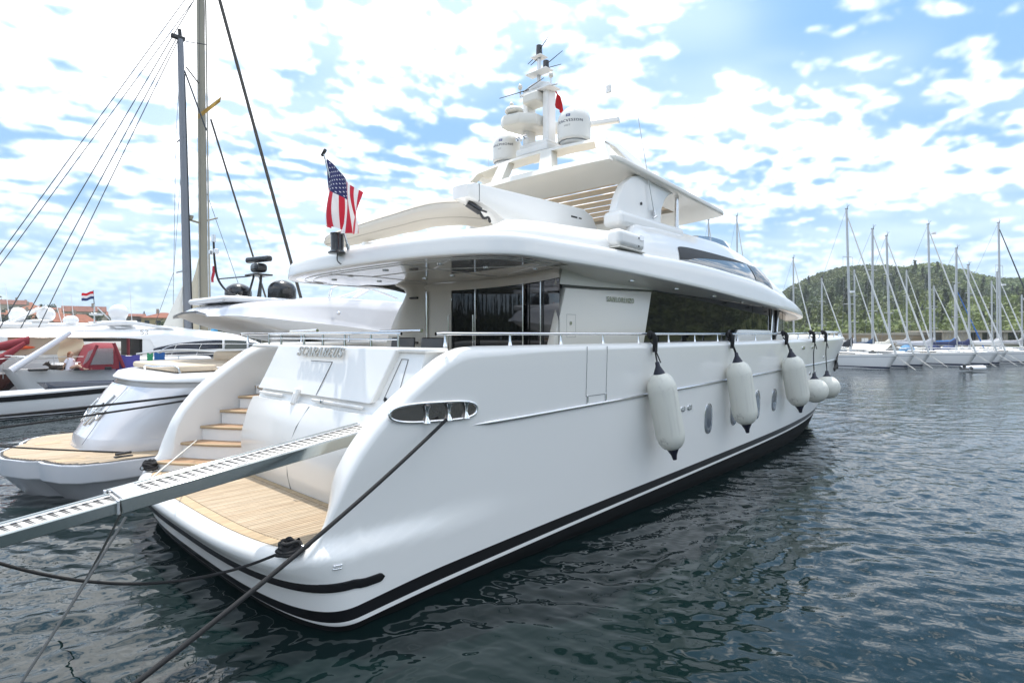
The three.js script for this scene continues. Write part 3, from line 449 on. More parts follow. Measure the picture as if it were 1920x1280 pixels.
// ---- hard top, its legs and louvres
const slatMat = std(lin(0.66, 0.53, 0.38), 0.7);
const htY = (x) => 7.24 - (x - 7.8) * 0.074;
{
  const sideZ = (x) => 2.65 - 0.10 * sstep(9, 7.2, x);
  const rim = []; rim.push([7.25, 2.42], [7.35, 2.55], [7.6, 2.6], [9, 2.64], [12.5, 2.68], [12.64, 2.66], [12.72, 2.55], [12.95, 1.8], [13.15, 1.0], [13.24, 0]);
  const full = [...rim, ...[...rim].reverse().slice(1).map(([x, z]) => [x, -z])]; for (let i = 1; i < 12; i++) { const z = lerp(-2.42, 2.42, i / 12); full.push([7.25 - 0.10 * (1 - (z / 2.42) ** 2), z]); }
  const sh = new THREE.Shape(full.map((p) => new THREE.Vector2(...p))); const hole = new THREE.Path([[8.55, -1.75], [8.55, 1.75], [11.7, 1.75], [11.7, -1.75]].map((p) => new THREE.Vector2(...p))); sh.holes.push(hole);
  const g = new THREE.ExtrudeGeometry(sh, { depth: 0.06, bevelEnabled: true, bevelThickness: 0.05, bevelSize: 0.07, bevelOffset: -0.07, bevelSegments: 4 });
  g.applyMatrix4(new THREE.Matrix4().set(1, 0, 0, 0, 0, 0, 1, 0.0, 0, 1, 0, 0, 0, 0, 0, 1)); flip(g);
  const p = g.attributes.position; for (let i = 0; i < p.count; i++) { const x = p.getX(i), z = p.getZ(i); p.setY(i, p.getY(i) - 0.10 + htY(x) - 0.03 * (z / 2.65) ** 2 + 0.03); } g.computeVertexNormals();
  const ht = part(yacht, 'hard_top', toCreasedNormals(g, 0.5), M.cream);
  const lv = part(yacht, 'louvre_roof', [box(3.1, 0.03, 0.07, 10.1, htY(10.1) - 0.03, 1.72, 0, 0, -0.074), box(3.1, 0.03, 0.07, 10.1, htY(10.1) - 0.03, -1.72, 0, 0, -0.074)], M.cream);
  for (let i = 0; i < 7; i++) { const x = 8.78 + i * 0.448; part(lv, 'louvre_slat', rbox(0.43, 0.05, 3.46, 0.02, x, htY(x) - 0.035, 0, 0, 0, 0.05), slatMat); part(lv, 'slat_end', box(0.16, 0.02, 0.06, x - 0.12, htY(x) - 0.075, -1.62), M.dark); }
  for (const [x, z] of [[7.85, 0.9], [7.9, -0.4], [12.1, 1.9], [12.1, 2.3], [11.9, 0.6], [12.5, 1.2], [8.0, 2.0]]) part(ht, 'down_light', put(new THREE.CylinderGeometry(0.05, 0.05, 0.02, 16), x, htY(x) - 0.115, z), M.steel);
  const leg = [[7.35, 5.8], [7.47, 6.12], [7.6, 6.45], [7.82, 6.76], [8.15, 6.98], [8.6, 7.10], [10.6, 7.0], [10.25, 6.97], [9.9, 6.88], [9.65, 6.72], [9.48, 6.45], [9.43, 6.1], [9.42, 5.8]];
  for (const z of [2.28, -2.48]) { const lg = part(yacht, 'hard_top_leg', toCreasedNormals(slab(leg, 0.2, z, 'xy', 0.035), 0.6), M.gel); if (z > 0) { part(lg, 'leg_fitting', rod(V(8.5, 6.42, 2.47), V(8.5, 6.42, 2.50), 0.035), M.dark); part(lg, 'antenna_base', [rbox(0.06, 0.16, 0.06, 0.02, 9.02, 6.28, 2.52), rod(V(8.96, 6.15, 2.54), V(9.1, 6.22, 2.54), 0.03)], M.steel); part(lg, 'whip_antenna', rod(V(9.02, 6.2, 2.54), V(8.18, 8.78, 2.5), 0.014, 0.007, 6), M.alu); } }
  for (const z of [2.38, -2.38]) part(yacht, 'roof_pole', rod(V(10.42, 5.85, z), V(10.42, 7.0, z), 0.05, 0.05, 14), M.steel);
  part(yacht, 'coaming_plinth', rbox(2.9, 0.34, 0.5, 0.12, 8.7, 5.88, 2.5, 0, 0, -0.01, 4), M.gel);
}
// flybridge windscreen
pair('flybridge_windscreen', loft([[0, 0], [0.5, 0.04], [1, 0.09]].map(([k, o]) => { const r = []; for (let i = 0; i <= 16; i++) { const s = i / 16, x = lerp(11.0, 14.3, s) - k * 0.35 * s, h = lerp(0.02, 0.28, Math.pow(s, 0.7)) * (s > 0.9 ? 1 : 1); r.push([x, yt(x) + 0.02 + h * k, ow(x) - ti(x) - 0.1 - o - 0.5 * sstep(0.8, 1, s)]); } return r; })), M.smoke);
part(yacht, 'helm_console', loft([0, 1, 2, 3].map((k) => { const r = []; for (let i = 0; i <= 16; i++) { const z = lerp(-2.2, 2.2, i / 16), b = 1 - (z / 2.4) ** 2; r.push([13.3 + 1.0 * b * (1 - k * 0.25) + k * 0.1, 5.7 + k * 0.16, z * (1 - 0.05 * k)]); } return r; })), M.gel);
// ---- radar arch across the aft end of the hard top
{
  const A = (a, b, d) => [lerp(7.15, 7.55, b) - 0.12 * (1 - a * a) + d, lerp(7.17, 7.85, b) - 0.05 * a * a * (b > 0.8 ? 1 : 0), a * lerp(2.5, 2.06, b)];
  const block = (z0, z1, b0, b1, sk0 = 0, sk1 = 0, dp = 0.75, n = 10) => { // skewed bar across the arch
    const ring = []; for (let i = 0; i <= n; i++) { const s = i / n; const lo = lerp(z0, z1, s), hi = lerp(z0 + sk0, z1 + sk1, s); const q = [A(lo, b0, 0), A(hi, b1, 0), A(hi, b1, dp), A(lo, b0, dp)]; ring.push([...q, q[0]]); }
    const side = loft(ring), cap = (r, f) => { const gg = new THREE.BufferGeometry(); gg.setAttribute('position', new THREE.Float32BufferAttribute(f ? [...r[0], ...r[1], ...r[2], ...r[0], ...r[2], ...r[3]] : [...r[0], ...r[2], ...r[1], ...r[0], ...r[3], ...r[2]], 3)); gg.setAttribute('uv', new THREE.Float32BufferAttribute(new Float32Array(12), 2)); gg.computeVertexNormals(); return gg; };
    return toCreasedNormals(join([side, cap(ring[0], 0), cap(ring[n], 1)]), 0.5);
  };
  const arch = part(yacht, 'radar_arch', block(-1, 1, 0.88, 1, 0, 0, 0.5, 20), M.cream); part(arch, 'arch_foot_beam', block(-1, 1, -0.05, 0.15, 0, 0, 0.16, 20), M.cream);
  for (const [a, b, s0, s1] of [[-1, -0.9, 0, 0], [-0.42, -0.26, -0.08, -0.06], [0.24, 0.40, -0.06, -0.06], [0.9, 1, 0, 0]]) part(arch, 'arch_strut', block(a, b, 0.13, 0.9, s0, s1, 0.22, 4), M.cream);
  for (const sd of [1, -1]) part(arch, 'arch_fin', toCreasedNormals((() => { const g = slab([[7.5, 7.68], [7.62, 7.86], [8.15, 7.84], [8.7, 7.6], [9.4, 7.2], [9.6, 7.06], [9.1, 7.06], [8.3, 7.25], [7.9, 7.62]], 0.14, -0.07, 'xy', 0.03); const p = g.attributes.position; for (let i = 0; i < p.count; i++) p.setZ(i, sd * (p.getZ(i) + lerp(2.45, 2.0, clamp((p.getY(i) - 7.06) / 0.8, 0, 1)))); if (sd < 0) flip(g); return g; })(), 0.5), M.gel);
}
// domes, with the printed maker's name on the shell
function domeMat(top, low) {
  const c = document.createElement('canvas'); c.width = 1024; c.height = 512; const x = c.getContext('2d'); x.fillStyle = '#eceae4'; x.fillRect(0, 0, 1024, 512); x.fillStyle = '#2a3a78'; x.fillRect(486, 168, 44, 40); x.fillStyle = '#eceae4'; x.fillRect(494, 180, 28, 5); x.fillRect(494, 192, 22, 5); x.fillStyle = '#34343c'; x.font = 'bold 50px sans-serif'; x.textAlign = 'center'; x.fillText(top, 512, 282); x.font = '34px sans-serif'; x.fillText(low, 500, 345);
  const t = new THREE.CanvasTexture(c); t.colorSpace = THREE.SRGBColorSpace; return phy(lin(0.86, 0.86, 0.86), 0.3, { map: t, clearcoat: 0.3 });
}
function dome(x, y, z, r, turn, mat, name = 'satellite_dome') {
  const pr = [[r * 0.90, 0], [r * 0.985, 0.02], [r, 0.08], [r, r * 1.1]]; for (let i = 1; i <= 12; i++) { const a = i / 12 * Math.PI / 2; pr.push([Math.max(0.001, r * Math.cos(a)), r * 1.1 + r * 1.0 * Math.sin(a)]); }
  const g = lathe(pr, 40); const p = g.attributes.position, u = g.attributes.uv, h = r * 2.1; for (let i = 0; i < p.count; i++) u.setY(i, p.getY(i) / h);
  const d = part(yacht, name, put(g, x, y, z, 0, turn, 0), mat); part(d, 'dome_base', put(lathe([[0.001, -0.1], [r * 0.7, -0.1], [r * 0.75, -0.03], [r * 0.9, 0.0], [0.001, 0.0]], 28), x, y, z), M.gel); return d;
}
dome(7.85, 7.98, 1.05, 0.40, 2.22 - 0.35, domeMat('TRACVISION', 'HD7'));
dome(7.95, 7.98, -1.25, 0.385, 2.22 - 0.35, domeMat('TRACPHONE', 'V7'));
// ---- mast
{
  const mx = 7.95, mast = part(yacht, 'signal_mast', [rbox(0.75, 0.2, 1.05, 0.05, mx, 8.0, -0.08), rbox(0.62, 0.14, 0.9, 0.04, mx, 8.14, -0.08)], M.gel);
  for (const z of [0.2, -0.46]) part(mast, 'mast_leg', rbox(0.34, 1.55, 0.2, 0.06, mx, 8.9, z, 0, 0, 0, 3), M.gel);
  part(mast, 'mast_arch', (() => { const o = []; for (let i = 0; i <= 16; i++) { const a = Math.PI * i / 16; o.push([-0.13 + 0.405 * Math.cos(a), 9.55 + 0.22 * Math.sin(a)]); } for (let i = 16; i >= 0; i--) { const a = Math.PI * i / 16; o.push([-0.13 + 0.27 * Math.cos(a), 9.5 + 0.12 * Math.sin(a)]); } return slab(o, 0.26, mx - 0.13, 'zy', 0.02); })(), M.gel);
  part(mast, 'upper_shelf', rbox(0.5, 0.26, 0.5, 0.06, mx - 0.12, 9.32, -0.14), M.cream); part(mast, 'shelf_edge', rbox(0.4, 0.05, 1.0, 0.02, mx - 0.1, 9.48, -0.02), M.gel);
  part(mast, 'radar_platform', toCreasedNormals(slab([[7.15, -0.62], [7.25, -0.8], [7.5, -0.86], [8.2, -0.75], [8.6, 0.0], [8.5, 0.08], [7.6, 0.08], [7.25, -0.2]], 0.3, 8.6, 'xz', 0.08), 0.6), M.cream);
  part(mast, 'position_antenna', put(lathe([[0.001, 0], [0.19, 0.0], [0.235, 0.05], [0.235, 0.09], [0.2, 0.14], [0.001, 0.16]], 28), 7.42, 8.94, -0.5), M.cream);
  part(mast, 'radar_scanner', [rbox(0.16, 0.14, 1.5, 0.04, 8.55, 8.62, 1.0, 0, 0.35, 0), rbox(0.3, 0.3, 0.3, 0.06, 8.4, 8.45, 0.75)], M.gel);
  part(mast, 'light_pole', rod(V(mx, 9.7, -0.13), V(mx, 10.42, -0.13), 0.055, 0.05, 12), M.alu);
  part(mast, 'light_plate', [rbox(0.3, 0.025, 0.34, 0.01, mx, 10.42, -0.13), rbox(0.3, 0.025, 0.7, 0.01, mx - 0.1, 9.98, -0.05)], M.gel);
  part(mast, 'signal_light', rod(V(mx, 10.44, -0.13), V(mx, 10.72, -0.13), 0.085, 0.075, 16), M.black); part(mast, 'signal_light', rod(V(mx - 0.1, 10.0, 0.18), V(mx - 0.1, 10.2, 0.18), 0.08, 0.075, 16), M.black);
  for (const [a, b] of [[[mx, 10.62, -0.1], [mx - 0.2, 10.72, 0.35]], [[mx, 10.5, -0.2], [mx + 0.1, 10.44, -0.6]], [[mx, 10.4, -0.2], [mx + 0.1, 10.38, -0.5]], [[mx - 0.1, 10.12, 0.2], [mx - 0.1, 10.28, 0.7]], [[mx - 0.1, 10.02, 0.2], [mx - 0.1, 9.97, 0.66]], [[mx - 0.2, 9.6, -0.3], [mx - 0.5, 9.5, -1.05]], [[mx - 0.2, 9.6, -0.5], [mx - 0.2, 9.75, 0.2]]]) part(mast, 'antenna_rod', rod(V(...a), V(...b), 0.012, 0.008, 6), M.dark);
  for (const [x, y, z] of [[mx - 0.25, 9.47, -0.55], [mx - 0.25, 9.47, 0.46], [mx - 0.25, 9.1, -0.85]]) { const l = part(mast, 'lamp_stalk', [rod(V(x, y, z), V(x, y + 0.2, z), 0.018), rod(V(x, y, z), V(x, y - 0.02, z + 0.2), 0.02)], M.alu); part(l, 'lamp_globe', ball(0.06, x, y + 0.25, z, 1, 1.25, 1, 14), M.cream); }
  for (const z of [-0.35, -0.12]) part(mast, 'horn_bell', put(lathe([[0.03, 0], [0.035, 0.08], [0.075, 0.14], [0.06, 0.14], [0.02, 0.06]], 18), mx - 0.42, 8.28, z, 0, 0, Math.PI / 2), M.chrome);
  part(mast, 'courtesy_flag', loft([0, 1, 2, 3, 4, 5].map((i) => { const r = []; for (let j = 0; j <= 6; j++) r.push([mx - 0.15 + 0.04 * Math.sin(j * 1.7 + i), 9.36 - i * 0.09 - j * 0.035, 0.5 + j * 0.035 + i * 0.012 + 0.02 * Math.sin(i * 1.3 + j)]); return r; })), (() => { const t = dataTex(8, 8, (i, j) => (i < 3 ? [0.72, 0.06, 0.09] : i < 5 ? [0.7, 0.12, 0.14] : [0.05, 0.08, 0.25]), true, false); return std(0xffffff, 0.8, { map: t, side: THREE.DoubleSide }); })());
  part(mast, 'wire_stay', rod(V(mx, 10.0, 0.3), V(8.25, 8.72, 2.5), 0.004, 0.004, 4), M.alu); part(mast, 'wire_reflector', rbox(0.05, 0.2, 0.14, 0.04, 8.16, 9.13, 1.82), M.gel);
  part(yacht, 'whip_antenna', rod(V(7.75, 7.75, -1.75), V(7.75, 8.5, -1.75), 0.008, 0.005, 5), M.alu);
}
// ---- crane on the boat deck
{ const cr = part(yacht, 'deck_crane', toCreasedNormals(slab([[3.82, 5.9], [3.82, 6.13], [4.0, 6.19], [7.35, 6.24], [7.7, 6.12], [7.92, 5.85], [7.95, 5.35], [5.3, 5.35], [4.6, 5.72], [4.2, 5.84]], 0.42, 1.28, 'xy', 0.04), 0.5), M.gel);
  part(cr, 'crane_joint', box(0.012, 0.33, 0.43, 4.12, 6.02, 1.49), M.seam); part(cr, 'crane_lamp', rod(V(4.0, 5.84, 1.5), V(4.22, 5.7, 1.62), 0.075, 0.075, 14), M.black); part(cr, 'crane_hook', [tube([[4.25, 5.72, 1.55], [4.35, 5.6, 1.58], [4.45, 5.62, 1.6], [4.5, 5.54, 1.6]], 0.028, 20, 6), rod(V(4.2, 5.74, 1.6), V(4.4, 5.72, 1.6), 0.02)], M.black);
  part(cr, 'maker_plate', [box(0.22, 0.035, 0.006, 7.0, 6.0, 1.703), box(0.1, 0.03, 0.006, 7.22, 6.0, 1.703)], M.dark); part(cr, 'lifting_eye', tube([[6.4, 5.62, 1.71], [6.4, 5.68, 1.74], [6.46, 5.7, 1.74], [6.5, 5.62, 1.71]], 0.014, 16, 6), M.steel); }
// ================================================================ things carried by the yacht
function yThing(name, label, category, group) { const o = thing(name, label, category, group, YPOS, YROT); return o; }
const canvasTex = dataTex(256, 256, (i, j) => { const w = ((i + j) % 2) * 0.04, v = 0.5 + 0.28 * (fbm(i * 0.04, j * 0.02, 4, 55) - 0.5) + w; return [v, v, v]; });
M.canvas.bumpMap = canvasTex; M.canvas.bumpScale = 0.004;
{ const t = yThing('covered_tender', 'long tender under a tight beige canvas cover on the upper deck, behind the flag', 'tender');
  const path = new THREE.CatmullRomCurve3([V(3.66, 5.54, -2.9), V(3.85, 5.66, -1.7), V(4.05, 5.77, -0.5), V(4.3, 5.86, 0.5), V(4.8, 5.86, 0.93), V(5.6, 5.78, 1.0), V(6.6, 5.7, 1.0)]), rows = [];
  for (let i = 0; i <= 56; i++) { const s = i / 56, c = path.getPointAt(s), tg = path.getTangentAt(s), nx = -tg.z, nz = tg.x, l = Math.hypot(nx, nz), taper = Math.pow(Math.min(1, Math.min((s + 0.01) * 14, (1.01 - s) * 14)), 0.45), rx = lerp(0.26, 0.36, s) * taper + 0.03, ry = lerp(0.155, 0.26, Math.min(1, s * 1.5)) * taper + 0.015, row = []; for (let k = 0; k < 28; k++) { const a = k / 28 * Math.PI * 2, sag = 1 + 0.025 * Math.sin(s * 46) * (Math.sin(a) < 0 ? 1 : 0.2); row.push([c.x + nx / l * rx * Math.cos(a) * sag, c.y + ry * Math.sin(a) * sag, c.z + nz / l * rx * Math.cos(a) * sag]); } row.push(row[0]); rows.push(row); }
  for (const e of [0, rows.length - 1]) { const r0 = rows[e], cx = r0.reduce((a, p) => [a[0] + p[0] / r0.length, a[1] + p[1] / r0.length, a[2] + p[2] / r0.length], [0, 0, 0]); const capRow = r0.map(() => cx.slice()); if (e) rows.push(capRow); else rows.unshift(capRow); }
  const cv = part(t, 'canvas_cover', loft(rows), M.canvas);
  for (const k of [0.62, 1.25]) part(cv, 'cover_seam', tube(rows.filter((_, i) => i % 2 === 0).map((r) => { const q = r[k < 1 ? 25 : 2]; return V(q[0] - 0.003, q[1], q[2]); }), 0.008, 60, 5), std(lin(0.45, 0.41, 0.35), 0.9));
  for (const z of [-1.5, 0.8]) part(t, 'cradle', [rbox(0.4, 0.4, 0.12, 0.03, z < 0 ? 3.88 : 4.6, 5.22, z)], M.gel); }
{ const f = yThing('ensign_staff', 'american flag drooping from a leaning pole over the yacht stern', 'flag');
  part(f, 'flag_pole', rod(V(2.36, 4.8, 0.2), V(1.88, 6.58, 0.12), 0.022, 0.016, 8), M.steel); part(f, 'pole_cap', rod(V(1.9, 6.55, 0.05), V(1.87, 6.6, 0.2), 0.03), M.dark);
  part(f, 'pole_socket', [rod(V(2.4, 4.72, 0.2), V(2.3, 5.03, 0.19), 0.035), rbox(0.06, 0.16, 0.14, 0.02, 2.4, 4.76, 0.22)], M.steel);
  const lm = part(f, 'stern_light', put(lathe([[0.001, 0], [0.16, 0], [0.17, 0.02], [0.13, 0.05], [0.115, 0.07], [0.115, 0.34], [0.125, 0.35], [0.125, 0.37], [0.001, 0.37]], 22), 2.2, 4.86, 0.02), M.black); part(lm, 'light_cable', tube([[2.2, 4.86, 0.02], [2.2, 4.74, 0.02], [2.25, 4.68, 0.06], [2.28, 4.74, 0.1]], 0.01, 20, 5), M.dark);
  const c = document.createElement('canvas'); c.width = 520; c.height = 760; const x = c.getContext('2d');
  for (let i = 0; i < 13; i++) { x.fillStyle = i % 2 ? '#f0ebe8' : '#c8253a'; x.fillRect(i * 40, 0, 40, 760); } x.fillStyle = '#2a2d5c'; x.fillRect(0, 0, 280, 320); x.fillStyle = '#eceaf0';
  for (let a = 0; a < 9; a++) for (let b = 0; b < 11; b++) if ((a + b) % 2 === 0) { const cx = 28 + a * 28, cy = 26 + b * 27; x.beginPath(); for (let k = 0; k < 10; k++) { const r = k % 2 ? 4.5 : 11, t = k * Math.PI / 5 - Math.PI / 2; x.lineTo(cx + r * Math.cos(t), cy + r * Math.sin(t)); } x.fill(); }
  const tx = new THREE.CanvasTexture(c); tx.colorSpace = THREE.SRGBColorSpace; tx.flipY = false;
  const A = [1.95, 6.50, 0.08], B = [2.02, 5.74, 1.15], C = [2.0, 5.05, 0.98], D = [2.0, 5.28, 0.16], rows = [], n = 40, m = 44; for (let j = 0; j <= m; j++) { const v = j / m, row = []; for (let i = 0; i <= n; i++) { const u = i / n; const top = A.map((q, k) => lerp(q, B[k], u)), bot = D.map((q, k) => lerp(q, C[k], u)); const q = top.map((w, k) => lerp(w, bot[k], v)), fold = Math.sin(u * 14 + v * 2.2 + 0.6) * 0.085 * (0.25 + v) * (1 - 0.4 * u) + Math.sin(u * 6.2 - v * 3.1) * 0.06; q[0] += fold; q[2] += 0.05 * Math.sin(u * 14 + v * 2.2 + 2.0) * v; q[1] -= 0.10 * Math.sin(Math.PI * u) * (1 - v) * 0.4 - 0.03 * Math.sin(u * 9) * v; row.push(q); } rows.push(row); }
  const g = loft(rows), uu = g.attributes.uv; for (let j = 0; j <= m; j++) for (let i = 0; i <= n; i++) uu.setXY(j * (n + 1) + i, i / n, j / m);
  part(f, 'flag_cloth', g, phy(0xffffff, 0.85, { map: tx, side: THREE.DoubleSide, transmission: 0.3, thickness: 0 }));
}
// ---- fenders
const fenderTex = dataTex(256, 256, (i, j) => { const n = fbm(i * 0.05, j * 0.03, 5, 61), m = fbm(i * 0.2, j * 0.08, 4, 67), k = 0.94 - 0.16 * sstep(0.5, 0.8, n) * sstep(0.35, 0.75, m); return [k * 0.915, k * 0.91, k * 0.87]; }, true);
const fenderMat = std(0xffffff, 0.5, { map: fenderTex }), navy = std(lin(0.012, 0.014, 0.03), 0.5);
function fender(label, top, bot, r, knot, ballShape, blue) {
  const t = yThing('fender', label, 'fender', null), T = V(...top), Bv = V(...bot), L = T.distanceTo(Bv), g = [];
  const pr = ballShape ? [] : null; const cap = r * 0.5;
  const body = []; const h = L;
  if (ballShape) { for (let i = 0; i <= 20; i++) { const a = -Math.PI / 2 + Math.PI * i / 20; body.push([Math.max(0.001, r * Math.cos(a)), r + r * Math.sin(a) * (a > 0 ? 0.97 : 1)]); } }
  else { const c = r * 1.15; for (let i = 0; i <= 10; i++) { const a = Math.PI / 2 * i / 10; body.push([r * (0.3 + 0.7 * Math.sin(a)), 0.16 + c * (1 - Math.cos(a))]); } for (let i = 0; i <= 10; i++) { const a = Math.PI / 2 * i / 10; body.push([r * (0.3 + 0.7 * Math.cos(a)), h - 0.16 - c + c * Math.sin(a)]); } }
  const place = (geo) => { geo.applyQuaternion(new THREE.Quaternion().setFromUnitVectors(V(0, 1, 0), T.clone().sub(Bv).normalize())); geo.translate(Bv.x, Bv.y, Bv.z); return geo; };
  part(t, 'fender_body', place(lathe(body, 36)), fenderMat);
  if (ballShape) { part(t, 'rope_eye', place(lathe([[r * 0.42, 2 * r - 0.10], [r * 0.36, 2 * r - 0.04], [r * 0.16, 2 * r + 0.06], [0.05, 2 * r + 0.16], [0.001, 2 * r + 0.17]], 20)), navy); }
  else { part(t, 'rope_eye', place(lathe([[r * 0.46, h - 0.20], [r * 0.36, h - 0.13], [r * 0.16, h - 0.01], [0.04, h + 0.07], [0.001, h + 0.08]], 20)), navy); part(t, 'end_cone', place(lathe([[0.001, -0.07], [0.04, -0.06], [r * 0.2, 0.03], [r * 0.40, 0.15], [r * 0.44, 0.2]], 20)), navy); }
  const eye = ballShape ? T.clone().addScaledVector(T.clone().sub(Bv).normalize(), 2 * r + 0.15 - L) : T.clone().addScaledVector(T.clone().sub(Bv).normalize(), 0.05), K = V(...knot);
  part(t, 'hanging_rope', tube([eye, eye.clone().lerp(K, 0.5).add(V(0, 0, 0.04)), K.clone().add(V(0, -0.12, 0.12)), K], 0.017, 30, 7), M.rope);
  part(t, 'rope_hitch', [tube([K.clone().add(V(0, 0.16, -0.05)), K.clone().add(V(0.02, 0.1, 0.08)), K.clone().add(V(0, -0.22, 0.11))], 0.052, 14, 8), put(new THREE.TorusGeometry(0.06, 0.035, 8, 18), K.x, K.y + 0.12, K.z, 0, 0.2, 0.2), tube([K.clone().add(V(0, -0.2, 0.13)), K.clone().add(V(0.08, -0.34, 0.15)), K.clone().add(V(0.16, -0.44, 0.15))], 0.014, 14, 6)], M.rope);
  return t;
}
fender('long white fender nearest the stern, with a faint blue edge to its cap', [7.02, 2.80, 3.74], [7.35, 0.98, 3.93], 0.285, [7.25, 3.28, 3.44]);
fender('middle one of three long white fenders on the yacht side, scuffed near its top', [10.85, 2.90, 3.76], [11.05, 1.06, 3.95], 0.30, [11.1, 3.29, 3.44]);
fender('long white fender closest to the two round ones at the bow', [14.85, 2.92, 3.76], [15.2, 1.15, 3.93], 0.32, [15.2, 3.33, 3.42]);
fender('round white ball fender in front, overlapping the other ball fender at the bow', [17.25, 2.0, 3.74], [17.2, 1.2, 3.80], 0.40, [17.9, 3.37, 3.43], true);
fender('round white ball fender farthest forward, half behind its twin', [18.85, 2.0, 3.70], [18.8, 1.2, 3.74], 0.40, [19.4, 3.38, 3.40], true);
// ---- gangway from the transom to the quay (out of frame)
const ropeBump = dataTex(64, 64, (i, j) => { const a = Math.abs(Math.sin((i / 64 + j / 64) * Math.PI * 4)), b = Math.abs(Math.sin((i / 64 - j / 64) * Math.PI * 4)), v = Math.max(a, b); return [v, v, v]; });
function ropeMat(len, base, pitch = 0.09, col = lin(0.012, 0.012, 0.013)) { const t = ropeBump.clone(); t.repeat.set(Math.max(1, Math.round(len / pitch)), 2); t.needsUpdate = true; return std(col.clone().multiplyScalar(2.2), 0.75, { bumpMap: t, map: t, bumpScale: 0.014 }); }
function sagRope(a, b, sag, r, n = 40) { const p = []; for (let i = 0; i <= 14; i++) { const s = i / 14, q = a.clone().lerp(b, s); q.y -= sag * 4 * s * (1 - s); p.push(q); } return tube(p, r, n * 3, 10); }
{
  const gw = yThing('gangway', 'telescopic polished steel gangway with a white perforated walkway reaching past the stern', 'gangway');
  const yG = (x) => 2.10 + (x - 1.1) * 0.124, ang = Math.atan(0.124);
  const plateMat = std(lin(0.40, 0.42, 0.40), 0.13, { metalness: 1 }), grip = std(lin(0.60, 0.58, 0.545), 0.75);
  const sect = (x0, x1, za, zb, dy, hs, name) => {
    const L = x1 - x0, cx = (x0 + x1) / 2, cy = yG(cx) + dy, s = part(gw, name, rbox(L, 0.03, zb - za - 0.05, 0.006, cx, cy - 0.03, (za + zb) / 2, 0, 0, ang), grip);
    for (const z of [za, zb]) part(s, 'side_plate', rbox(L, hs, 0.035, 0.008, cx, cy - hs / 2 + 0.012, z, 0, 0, ang), plateMat);
    for (const z of [za + 0.05, zb - 0.05]) part(s, 'edge_trim', rbox(L, 0.014, 0.075, 0.005, cx, cy - 0.004, z, 0, 0, ang), M.steel);
    const g = []; const w = zb - za - 0.20; for (let x = x0 + 0.1; x < x1 - 0.08; x += 0.092) for (let k = 0; k < 5; k++) g.push(box(0.042, 0.008, w * 0.17, x + k * 0.012, yG(x) + dy - 0.0145, za + 0.10 + w * k / 4, 0, 0.3, ang));
    const sl = part(s, 'grip_slots', g, M.dark); sl.userData.kind = 'stuff'; return s;
  };
  const inner = sect(-1.72, 1.62, 2.10, 2.66, 0, 0.145, 'inner_section');
  sect(-5.8, -1.58, 2.16, 2.60, -0.03, 0.115, 'outer_section');
  part(inner, 'end_plate', rbox(0.22, 0.012, 0.50, 0.004, -1.58, yG(-1.58) + 0.008, 2.385, 0, 0, ang), M.steel);
  part(inner, 'end_frame', [rbox(0.03, 0.15, 0.05, 0.01, -1.73, yG(-1.73) - 0.06, 2.65), rbox(0.03, 0.15, 0.05, 0.01, -1.73, yG(-1.73) - 0.06, 2.11)], M.chrome);
}
